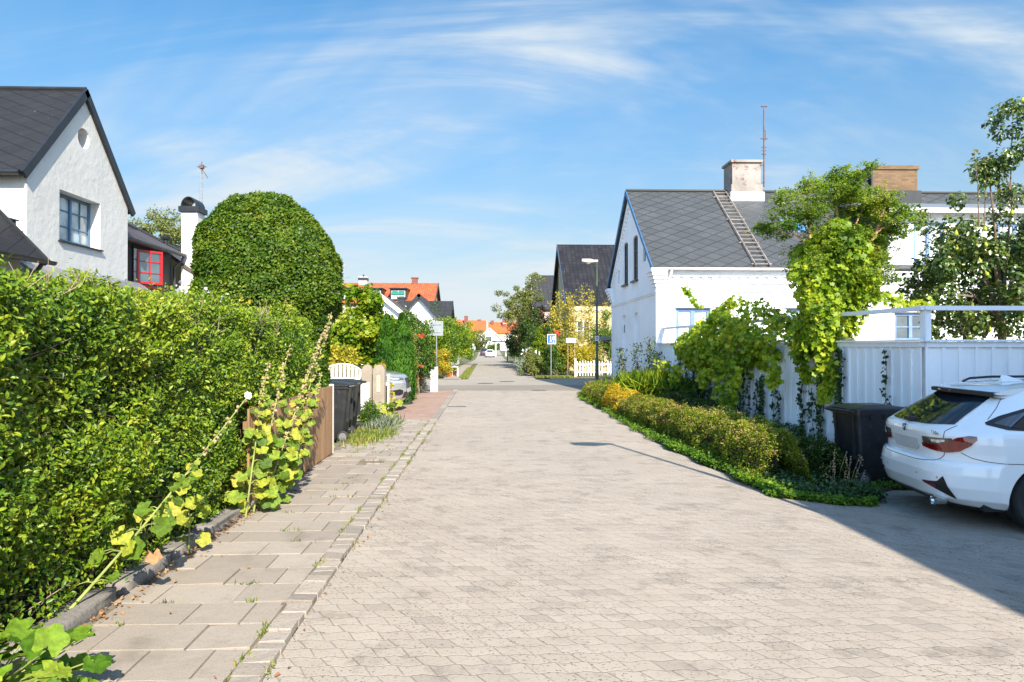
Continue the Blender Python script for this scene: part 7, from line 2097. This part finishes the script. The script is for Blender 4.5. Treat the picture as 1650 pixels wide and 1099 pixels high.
mound('spirea_hedge', 'long low spirea hedge with faded pink flower heads, beside the paved street', [(3.66, 8.55), (3.68, 10.5), (3.62, 12.5), (3.55, 14.4), (3.5, 16.0)], [0.34, 0.44, 0.46, 0.46, 0.42], [0.70, 0.72, 0.64, 0.56, 0.52], 66000, 0.034, M_spirea, M_spflower, 1000, 71)
mound('golden_spirea', 'golden yellow spirea bush in the middle of the low hedge', [(3.55, 16.6), (3.5, 18.0)], [0.42, 0.42], [0.60, 0.56], 12000, 0.04, M_goldleaf, M_spflower, 60, 72, 'shrub')
mound('spirea_hedge', 'far rusty-green end of the low spirea hedge, curving to the side street', [(3.5, 18.6), (3.45, 21.0), (3.75, 23.4), (4.6, 24.4)], [0.42, 0.45, 0.5, 0.4], [0.50, 0.46, 0.48, 0.42], 26000, 0.042, M_spirea, M_spflower, 500, 73)
mound('shaded_shrub_row', 'row of darker low shrubs in shade between the spirea hedge and the board fence', [(4.75, 9.9), (4.75, 12), (4.7, 15), (4.6, 18)], [0.42, 0.45, 0.45, 0.4], [0.45, 0.52, 0.55, 0.55], 30000, 0.042, M_darkg, M_spflower, 220, 74)
mound('corner_shrub', 'dark leafy shrub at the near end of the bed, left of the black bin', [(4.35, 8.65), (4.45, 9.6)], [0.30, 0.36], [0.46, 0.55], 11000, 0.045, M_darkg, M_spflower, 60, 75, 'shrub')
def cover(name, fn, n, size, mat, lab, tmpl=T_OVAL, hgt=0.07):
    P = []
    for _ in range(n):
        x, y = fn(); P.append((x, y, gz(x, y) + 0.03 + abs(random.gauss(0, hgt * 0.6))))
    o = scatter(name, tmpl, P, np.tile([-0.2, -0.3, 1.0], (n, 1)), size, mat, None, 0.5)
    tag(o, lab, kind='stuff')
def edge():
    y = random.choice([random.uniform(7.75, 12), random.uniform(7.8, 24.5)]); return bedx(y) - 0.06 + abs(random.gauss(0, 0.18)) + 0.05 * math.sin(y * 5), y
cover('ground_ivy', edge, 15000, 0.042, M_cover, 'bright creeping ground cover along the edge of the right bed')
def bedin():
    y = random.uniform(7.8, 9.4) if random.random() < .5 else random.uniform(8, 21); x = random.uniform(bedx(y) + 0.2, 5.9 if y > 9.3 else 4.65)
    return x, y
cover('bed_ground_cover', bedin, 15000, 0.05, M_ivy, 'darker ground cover in the shaded part of the bed', hgt=0.10)
def nearend():
    x = random.uniform(3.22, 5.6)
    return x, (7.62 if x < 4.4 else 7.62 + min(0.9, (x - 4.4) * 1.5)) + abs(random.gauss(0, .22))
cover('bed_front_weeds', nearend, 8500, 0.045, M_cover, 'weeds at the near end of the bed, around the black bin', hgt=0.035)
t = thing('broad_leaf_plant', 'few large dock leaves in the shade under the middle of the low hedge', 'plant', (3.4, 10.2, 0))
P = [(3.42 + random.gauss(0, .10), random.choice([9.3, 10.1, 10.4, 11.3]) + random.gauss(0, .12), random.uniform(0.08, .22)) for _ in range(34)]
scatter('foliage', T_MALLOW, P, np.tile([-0.6, -0.4, 0.8], (34, 1)), 0.12, M_mid, t, 0.4)
m = MB()
for p in P[::3]: m.tube([(p[0] + .1, p[1], 0), p], 0.005, 4, False)
m.build('stalk', M_stalk, t)
t = thing('dry_weeds', 'thin dry seed stalks at the left of the black bin', 'plant', (4.6, 8.5, 0))
m = MB(); P = []
for k in range(14):
    x, y = 4.45 + random.gauss(0, .12), 8.35 + random.gauss(0, .1); z0 = gz(x, y); tx = x + random.gauss(0, .08); h_ = random.uniform(.25, .55)
    m.tube([(x, y, z0), ((x + tx) / 2, y, z0 + h_ * .6), (tx, y, z0 + h_)], 0.003, 4, False)
    for q in range(4): P.append((tx + random.gauss(0, .008), y, z0 + h_ - q * .035))
m.build('stalk', M_drystalk, t); scatter('seed_heads', T_POD, P, RNG.normal(0, 1, (len(P), 3)), 0.02, M_pod, t, 1)
# feathery clump near the house corner
t = thing('feathery_plant', 'bright feathery green clump in front of the shaded gable wall', 'plant', (4.35, 18.4, 0))
n = 5200; P = np.c_[RNG.normal(4.3, .33, n), RNG.normal(18.5, .45, n), RNG.uniform(0.05, 0.75, n)]
scatter('foliage', T_BLADE, P, RNG.normal(0, 1, (n, 3)), 0.34, M_lime, t, 0.3, (0, 0, 1.3), 0.45, 0.7)
t = thing('dark_fern_plant', 'darker green feathery clump behind the bright one, at the foot of the board fence', 'plant', (4.85, 19.0, 0))
n = 4200; P = np.c_[RNG.normal(4.9, .25, n), RNG.normal(18.6, .8, n), RNG.uniform(0.05, 0.7, n)]
scatter('foliage', T_BLADE, P, RNG.normal(0, 1, (n, 3)), 0.30, M_mid, t, 0.3, (0, 0, 1.2), 0.5, 0.8)
t = thing('shrub_spire', 'dark upright leafy shoots climbing beside the house corner', 'plant', (5.0, 21.0, 0))
m = MB(); P = []
for (x, y, h_) in ((4.75, 21.6, 1.75), (5.0, 20.9, 1.95), (5.1, 20.4, 1.35), (4.45, 22.6, 1.6), (5.2, 20.9, 1.5)):
    m.tube([(x, y, 0), (x + .05, y, h_ * .5), (x, y, h_)], 0.012, 5, False)
    for q in range(330):
        z = random.uniform(.3, h_); P.append((x + random.gauss(0, .09), y + random.gauss(0, .09), z))
m.build('stems', M_twig, t); scatter('foliage', T_OVAL, P, RNG.normal(0, 1, (len(P), 3)), 0.07, M_darkg, t, 0.8, (0, 0, .6))

# ------------------------------------------------------------------ ivy strands on the fence, grape vine, locust tree
def fencex(y): return 5.38 + (21.2 - y) * (6.12 - 5.38) / (21.2 - 9.42)
t = thing('ivy', 'dark ivy strands climbing the white board fence', 'ivy', (5.5, 15, 0))
m = MB(); P = []
for k in range(44):
    y = random.uniform(12.0, 19.6) if k < 36 else random.choice([10.55, 10.1, 11.3, 11.9])
    x = fencex(y) - 0.075; h_ = random.uniform(0.6, 1.6) if k < 36 else 1.65
    dens_ = 85 if k < 36 else 60
    pp = [(x, y + 0.06 * math.sin(q * 2.1 + k) + random.gauss(0, .02), q * h_ / 7) for q in range(8)]
    m.tube(pp, 0.005, 4, False)
    for q in range(int(dens_ * h_)):
        f = random.random() * 6.99; i = int(f); z = pp[i][2] + (pp[i + 1][2] - pp[i][2]) * (f - i)
        P.append((x - random.uniform(0, .05), pp[i][1] + random.gauss(0, .04 if k < 36 else .03), z))
m.build('stems', M_twig, t)
scatter('foliage', T_VINE, P, np.tile([-1., -0.2, 0.3], (len(P), 1)), 0.05, M_ivy, t, 0.4, (0, 0, -1))

t = thing('grape_vine', 'big sunlit grape vine sprawling over the white board fence and hanging down it', 'vine', (5.4, 15, 0))
g = np.random.default_rng(5)
C = []; 
Yp = [19.6, 18.9, 18, 17, 16, 15, 14, 13, 12, 11.2]
top_ = [1.85, 2.05, 2.2, 2.45, 2.8, 2.7, 2.45, 2.12, 2.15, 2.0]
bot_ = [1.75, 1.4, 1.1, 1.0, 1.05, 1.15, 1.3, 1.5, 1.6, 1.8]
out_ = [0.10, 0.25, 0.5, 0.62, 0.62, 0.55, 0.5, 0.42, 0.4, 0.2]
for k in range(250):
    y = g.uniform(11.6, 19.3) if k % 3 else g.uniform(14, 18); tp_, bt = np.interp(-y, [-q for q in Yp], top_), np.interp(-y, [-q for q in Yp], bot_)
    ou = np.interp(-y, [-q for q in Yp], out_)
    f = g.uniform(0, 1); z = bt + (tp_ - bt) * f
    bulge = math.sin(math.pi * min(1, max(0, 0.12 + 0.85 * f)))
    x = fencex(y) + 0.15 - (ou + 0.15) * bulge * g.uniform(0.55, 1.0)
    C.append((x, y, z, g.uniform(0.10, 0.23)))
P = []; N = []
for (x, y, z, r) in C:
    k = int(46 * (r / .2) ** 2)
    v = unit(g.normal(0, 1, (k, 3))) * (g.uniform(.2, 1, k) ** .5)[:, None] * r
    P.append(np.array([x, y, z]) + v); N.append(unit(v) + np.array([-0.35, -0.45, .5]))
def tendril(y, x, z0, z1, n=140, w=0.07):
    zz_ = g.uniform(z1, z0, n); s = (zz_ - z1) / (z0 - z1)
    P.append(np.c_[x + g.normal(0, w, n) * (0.5 + s) + 0.05 * np.sin(zz_ * 7), y + g.normal(0, w, n) * (0.5 + s), zz_]); N.append(np.tile([-0.4, -0.7, .4], (n, 1)))
tendril(14.6, 5.10, 1.5, 0.22, 260, .10); tendril(14.1, 5.15, 1.3, 0.45, 140); tendril(12.9, 5.45, 1.5, 0.9, 110); tendril(11.55, 5.82, 1.9, 0.78, 260, .075); tendril(11.5, 5.78, 1.4, 0.72, 90, .06)
tendril(18.6, 4.85, 1.3, 0.75, 120, .1); tendril(17.2, 4.75, 1.2, 0.7, 90); tendril(12.2, 5.75, 1.6, 1.05, 90); tendril(15.6, 5.0, 1.2, .75, 90)
# whip standing up on the left, garland towards the pear tree
n = 90; f = g.uniform(0, 1, n); P.append(np.c_[5.5 - 0.25 * f + g.normal(0, .05, n), 17.6 + 0.5 * f, 2.7 + 0.55 * f + g.normal(0, .03, n)]); N.append(np.tile([0, -1, .3], (n, 1)))
n = 260; f = g.uniform(0, 1, n); P.append(np.c_[6.5 + 1.9 * f + g.normal(0, .05, n), 11.9 + 0.8 * f + g.normal(0, .05, n), 2.55 + 0.08 * np.sin(f * 6) + g.normal(0, .05, n)]); N.append(np.tile([0, -1, .3], (n, 1)))
# column round the trunk of the locust tree
n = 7500; f = g.uniform(0, 1, n); a = g.uniform(0, 6.28, n)
rr = np.interp(f, [0, .25, .5, .85, 1], [0.42, 0.50, 0.66, 0.66, 0.3]) * g.uniform(.45, 1.05, n) * (1 + 0.2 * np.sin(a * 3 + f * 7))
PC = np.c_[5.90 + 0.30 * f + rr * np.cos(a), 11.8 + rr * 0.8 * np.sin(a), 1.65 + 2.15 * f + 0.12 * np.sin(a * 2)]
P.append(PC); N.append(np.c_[np.cos(a), np.sin(a) - .3, .5 + 0 * a])
P = np.vstack(P); N = np.vstack(N)
scatter('foliage', T_VINE, P, N, 0.088, M_vine, t, 0.6, (-0.1, -0.2, -1.0), 0.6, rnd=0.5 + 0.26 * g.normal(0, 1, len(P)) + 0.15 * fnoise(P, 0.9, 8) - 0.4 * np.clip((P[:, 2] - 2.7) / 0.8, 0, 1))
m = MB()
for k in range(60):
    c = C[g.integers(0, len(C))]; y0 = c[1] + g.normal(0, .5)
    m.tube([(fencex(y0) + .1, y0, 1.8), ((fencex(y0) + c[0]) / 2, (y0 + c[1]) / 2, max(1.85, c[2])), c[:3]], [0.009, 0.007, 0.003], 4, False)
m.tube([(6.0, 11.9, -.1), (5.95, 11.9, 1.0), (6.02, 11.85, 2.0), (6.2, 11.8, 3.0)], [0.035, 0.03, 0.025, 0.015], 6)
m.build('stems', M_twig, t)

t = thing('locust_tree', 'small flat-crowned tree with tiny leaflets and bare tan limbs, wrapped in vine above the fence', 'tree', (6.25, 11.95, 0))
g = np.random.default_rng(12)
cl_ = [(5.25, 4.02, .30), (5.6, 4.25, .32), (5.75, 3.95, .30), (5.95, 4.45, .30), (6.2, 4.55, .28), (6.42, 4.42, .26), (6.3, 4.15, .30), (6.6, 4.1, .28), (6.8, 4.2, .24), (7.05, 4.22, .26), (7.25, 4.05, .24), (7.15, 3.75, .22), (7.0, 3.5, .24), (5.85, 3.45, .28), (6.0, 3.15, .25), (6.55, 3.3, .32), (6.75, 3.05, .28), (6.35, 3.0, .3), (6.1, 4.66, .16), (6.45, 4.68, .14), (5.1, 3.75, .2), (6.9, 2.8, .22), (6.9, 3.9, .22), (5.75, 3.3, .26), (6.5, 3.6, .3), (6.1, 3.75, .3), (6.75, 3.35, .28)]
P = []; N = []
for (x, z, r) in cl_:
    for s in range(7):
        c = np.array([x + g.normal(0, r * .55), 11.85 + g.normal(0, .38), z + g.normal(0, r * .4)])
        # short feathery twig with leaflets either side
        d = g.normal(0, 1, 3); d[2] = abs(d[2]) * 0.2 - 0.1; d /= np.linalg.norm(d)
        for q in range(13):
            d2 = d + g.normal(0, .6, 3); d2[2] *= .4; d2 /= np.linalg.norm(d2)
            f = g.uniform(0, 1, 22)[:, None]
            P.append(c + g.normal(0, r * .33, 3) * np.array([1, 1, .6]) + d2 * 0.20 * f + g.normal(0, .018, (22, 3))); N.append(np.tile([-.1, -.3, 1.], (22, 1)))
P = np.vstack(P); N = np.vstack(N)
scatter('crown', T_OVAL, P, N, 0.042, M_locust, t, 0.5, None, 1.0, wscale=0.9, rnd=0.5 + 0.2 * g.normal(0, 1, len(P)) + 0.25 * fnoise(P, 0.8, 4))
m = MB()
m.tube([(6.3, 11.95, -.1), (6.25, 11.95, 1.2), (6.2, 11.9, 2.3), (6.15, 11.85, 2.75)], [0.11, 0.09, 0.075, 0.065], 9)
for pts, r in (([(6.15, 11.85, 2.7), (5.95, 11.8, 3.05), (5.65, 11.75, 3.5), (5.6, 11.8, 4.1)], .045), ([(6.15, 11.85, 2.7), (6.25, 11.7, 3.3), (6.15, 11.75, 3.8), (6.1, 11.8, 4.4)], .05), ([(6.2, 11.85, 2.7), (6.6, 11.8, 3.2), (6.85, 11.75, 3.75), (7.0, 11.8, 4.15)], .05),
                ([(6.15, 11.75, 3.8), (5.85, 11.7, 4.0), (5.4, 11.8, 4.0)], .025), ([(6.18, 11.72, 3.6), (6.4, 11.7, 3.75), (6.6, 11.8, 4.1)], .022), ([(5.75, 11.78, 3.4), (5.4, 11.8, 3.65), (5.15, 11.85, 3.7)], .022), ([(6.85, 11.75, 3.7), (7.15, 11.75, 3.9), (7.3, 11.8, 4.0)], .02)):
    m.tube(pts, [r * (1 - .6 * i / (len(pts) - 1)) for i in range(len(pts))], 7)
m.build('trunk', pm('tan_bark', (0.34, 0.20, 0.11), 0.85, 0.3, 9, 0.5, 60), t, smooth=True)

# ------------------------------------------------------------------ pear tree
t = thing('pear_tree', 'pear tree hung with yellow-green pears behind the fence at the right edge', 'tree', (10.2, 13.2, 0))
g = np.random.default_rng(21)
cl_ = []
for k in range(150):
    v = g.normal(0, 1, 3); v /= np.linalg.norm(v); s = g.uniform(.45, 1.0)
    cl_.append((10.1 + v[0] * 1.75 * s, 13.2 + v[1] * 1.2 * s, 3.05 + v[2] * 1.3 * s, g.uniform(.16, .30)))
for (x, z, r) in ((8.15, 4.15, .18), (7.75, 4.25, .16), (7.4, 4.32, .13), (8.5, 3.95, .2), (8.9, 4.4, .2), (9.9, 5.0, .26), (10.05, 5.35, .24), (9.85, 5.15, .2), (10.3, 5.5, .26), (10.2, 5.85, .2), (10.0, 6.2, .18), (10.3, 6.4, .2), (10.45, 6.0, .2), (10.4, 4.8, .25), (10.8, 5.5, .22), (9.0, 1.95, .16), (9.4, 1.8, .18), (9.9, 1.7, .16), (8.4, 2.6, .16), (8.55, 3.2, .2), (8.5, 2.1, .12)):
    for q in range(2): cl_.append((x + g.normal(0, .08), 13.0 + g.normal(0, .25), z + g.normal(0, .05), r))
P = []; N = []
for (x, y, z, r) in cl_:
    k = int(105 * (r / .22) ** 2)
    v = unit(g.normal(0, 1, (k, 3))) * (g.uniform(.15, 1, k) ** .6)[:, None] * r
    P.append(np.array([x, y, z]) + v); N.append(unit(v) + np.array([0, -.2, .6]))
for (x0, x1, z0, z1) in ((9.62, 9.50, 4.6, 5.55), (9.72, 9.72, 4.6, 5.4)):
    n = 46; f = g.uniform(0, 1, n); P.append(np.c_[x0 + (x1 - x0) * f + g.normal(0, .045, n), 13 + g.normal(0, .04, n), z0 + (z1 - z0) * f]); N.append(np.tile([0, -.5, .8], (n, 1)))
P = np.vstack(P); N = np.vstack(N)
scatter('crown', T_OVAL, P, N, 0.085, M_pear, t, 0.6, (0, -.1, -.5), 0.8, wscale=1.1, rnd=0.45 + 0.24 * g.normal(0, 1, len(P)))
m = MB()
limbs(m, (10.2, 13.3, 0), 2.6, [c[:3] for c in cl_[::16]], 0.10, (0.05, 0))
for (a, b) in (((9.6, 13, 4.0), (9.50, 13, 5.55)), ((9.7, 13, 4.0), (9.72, 13, 5.4)), ((8.9, 13, 3.9), (7.4, 13, 4.32)), ((10.3, 13.1, 4.4), (10.3, 13, 6.4)), ((10.4, 13.1, 4.4), (10.05, 13, 5.35)), ((10.6, 13.1, 4.6), (11.0, 13, 6.4)), ((9.3, 13, 3.2), (8.4, 13, 3.9)), ((9.5, 13, 2.7), (9.2, 13, 1.8))):
    m.tube([a, ((a[0] + b[0]) / 2 + .03, a[1], (a[2] + b[2]) / 2 + .06), b], [0.016, 0.010, 0.005], 6)
m.build('trunk', M_bark, t, smooth=True)
mp_ = MB(); mp_.lathe([(0.001, -1.25), (0.6, -1.12), (0.98, -0.55), (0.95, 0.0), (0.62, 0.65), (0.38, 1.15), (0.22, 1.5), (0.05, 1.6), (0.04, 2.3)], (0, 0, 0), 10)
po = None
pears = [c for c in cl_ if c[1] < 13.3]
for q in range(64):
    c = pears[int(g.integers(0, len(pears)))]; x, y, z = c[0] + g.normal(0, .12), c[1] - c[3] * 0.75, c[2] - .08 + g.normal(0, .1)
    if po is None:
        po = mp_.build('pear', M_pearskin, t, smooth=True, world=False); o_ = po
    else:
        o_ = po.copy(); COL.objects.link(o_); o_.parent = t
    o_.location = Vector((x, y, z)) - Vector(t.location); o_.scale = (0.037 * g.uniform(.85, 1.2),) * 3; o_.rotation_euler = (g.normal(0, .15), g.normal(0, .15), 0)

# ------------------------------------------------------------------ gardens beyond the side street, right
for i, (nm, c, r, nc, n, cr, sz, mt, tm, lab) in enumerate((
    ('garden_shrub', (5.0, 38.0, 0), (1.05, 0.9, 1.25), 60, 7000, .3, .10, M_yel, T_DIAM, 'yellowing shrub directly behind the street lamp and picket fence'),
    ('garden_shrub', (3.75, 37.9, 0), (0.75, 0.7, 0.80), 50, 6000, .24, .09, M_mid, T_DIAM, 'low green shrub right of the residential zone sign'),
    ('garden_shrub', (4.1, 39.0, 0), (0.9, 0.8, 1.30), 50, 6000, .28, .09, M_olive, T_DIAM, 'brownish olive shrub with red blooms behind the residential zone sign'),
    ('garden_shrub', (6.6, 38.6, 0), (0.9, 0.9, 1.7), 50, 6500, .3, .10, M_mid, T_DIAM, 'tall green shrub tucked against the shaded gable wall, right of the lamp post'),
    ('garden_shrub', (2.55, 38.3, 0), (0.62, 0.9, 0.72), 40, 4200, .2, .09, M_olive, T_DIAM, 'low olive shrub left of the residential zone sign'),
    ('garden_shrub', (3.9, 44.5, 0), (1.25, 1.3, 1.85), 70, 8000, .36, .12, M_darkg, T_DIAM, 'big dark green shrub below the yellow brick gable'),
    ('garden_shrub', (3.3, 49.5, 0), (1.2, 1.8, 2.1), 70, 8000, .4, .14, M_darkg, T_DIAM, 'dark shrub overhanging the street, left of the yellow brick house'),
    ('garden_shrub', (3.2, 62.0, 0), (1.5, 3.0, 1.9), 60, 6000, .4, .16, M_darkg, T_DIAM, 'dark green shrub under the tall feathery tree'),
    ('garden_shrub', (3.6, 77.0, -.2), (1.4, 4.0, 1.9), 60, 6000, .45, .18, M_mid, T_DIAM, 'green shrub farther down the right side, before the far lamp'),
    ('garden_shrub', (4.6, 100.0, -.5), (1.6, 4.0, 1.7), 50, 4500, .5, .22, M_mid, T_DIAM, 'green roadside shrub beyond the far signs on the right'))):
    b = bush(nm, lab, 'shrub', c, r, nc, n, cr, sz, mt, 80 + i, tm, 6, 'shrubs in the far right gardens')
    if i == 2: scatter('blooms', T_VINE, [(3.9 + random.gauss(0, .25), 38.2 + random.gauss(0, .1), 2.45 + random.gauss(0, .1)) for _ in range(14)], RNG.normal(0, 1, (14, 3)), 0.14, M_red, b, 1.0)
t = thing('tall_shoots', 'airy yellow-leaved shoots rising in front of the yellow brick house', 'shrub', (5.6, 39.5, 0), 0)
m = MB(); P = []
for k in range(16):
    x, y = random.uniform(4.2, 6.9), random.uniform(39, 40.5); h_ = random.uniform(3.2, 5.2); tx = x + random.gauss(0, .35)
    m.tube([(x, y, 0.5), ((x + tx) / 2 + random.gauss(0, .1), y, h_ * .6), (tx, y, h_)], [0.03, 0.02, 0.008], 5, False)
    for q in range(190):
        f = random.uniform(.35, 1) ** .8; P.append((x + (tx - x) * f + random.gauss(0, .14), y + random.gauss(0, .14), .5 + (h_ - .5) * f + random.gauss(0, .1)))
m.build('stems', M_twig, t); scatter('foliage', T_OVAL, P, RNG.normal(0, 1, (len(P), 3)), 0.11, M_yel, t, 0.8)
n = 6500; t = thing('conifer', 'small bright green pointed conifer left of the residential zone sign', 'conifer', (3.0, 40.0, 0))
f = RNG.uniform(0, 1, n); a = RNG.uniform(0, 6.28, n); rr = 0.75 * (1 - f) ** .8 * (1 + .35 * np.sin(f * 40)) * RNG.uniform(.4, 1, n)
scatter('foliage', T_DIAM, np.c_[3.05 + rr * np.cos(a), 40 + rr * np.sin(a), .15 + f * 2.55], np.c_[np.cos(a), np.sin(a), .8 + 0 * a], 0.13, M_lime, t, .6, np.c_[np.cos(a), np.sin(a), -.1 + 0 * a], .5, .6)
m = MB(); m.tube([(3.05, 40, 0), (3.05, 40, 2.6)], [0.05, 0.01], 7); m.build('trunk', M_bark, t)
tree('feathery_tree', 'tall airy tree with loose grey-green foliage over the far right side of the street', (3.6, 57, 0), 5.0, 0.16, (2.75, 56, 5.0), (2.3, 2.2, 2.3), 74, 9000, 0.42, 0.15, M_olive, 91, T_DIAM, 0.35, flat=0.7)
tree('purple_tree', 'dark purple-leaved tree below the dark roofs on the right side of the street', (3.8, 53, 0), 2.5, 0.14, (3.6, 53, 3.0), (1.4, 1.7, 1.7), 60, 8000, 0.42, 0.14, M_purple, 92)
bush('yellow_top_shrub', 'yellow-topped tree shrub against the dark roof behind the yellow brick house', 'shrub', (4.65, 47.5, 0), (0.7, 0.7, 2.1), 34, 2600, .3, .13, M_yel, 93)
t = thing('tall_perennials', 'pale flowering stalks and grey-green perennials leaning over the far right edge of the street', 'plant', (2.7, 41, 0))
n = 5200; P = np.c_[2.75 + RNG.normal(0, .28, n), RNG.uniform(38.5, 48, n), RNG.uniform(0.02, .7, n)]
scatter('foliage', T_BLADE, P, RNG.normal(0, 1, (n, 3)), 0.36, M_silverl, t, .3, (-.3, -.2, 1), .6, 1.2)
m = MB(); P = []
for k in range(34):
    x, y = random.uniform(2.45, 3.1), random.uniform(38.5, 48); h_ = random.uniform(.8, 1.5); tx = x - random.uniform(0, .35)
    m.tube([(x, y, 0), (tx, y, h_)], 0.012, 4, False); P += [(tx + random.gauss(0, .04), y, h_ + random.gauss(0, .05)) for _ in range(6)]
m.build('stems', M_drystalk, t); scatter('blooms', T_POD, P, RNG.normal(0, 1, (len(P), 3)), 0.07, M_petal, t, 1)
tree('street_end_tree', 'round pale green tree standing before the white houses at the end of the street', (-3.6, 176, 0), 2.2, 0.2, (-3.4, 176, 3.1), (3.6, 3.0, 2.4), 50, 4500, 0.9, 0.35, M_olive, 94)
for i, (x, w, lab) in enumerate(((-2.4, 0.7, 'clipped green hedge block at the street end, left one'), (1.6, 1.6, 'clipped green hedge block at the street end, right one'))):
    bush('far_hedge', lab, 'hedge', (x, 190, 0.2), (w, 1.0, 1.1), 26, 1600, .5, .35, M_mid, 95 + i, group='hedge blocks at the street end')
# tiny leaves and grass on the far right verge
pts = [(random.uniform(2.5, 4.4), random.uniform(35.3, 36.4), 0.03) for _ in range(3500)]
grass('corner_grass', pts, 0.10, M_weed, 'grass on the verge at the far right corner of the side street', w=2.2)
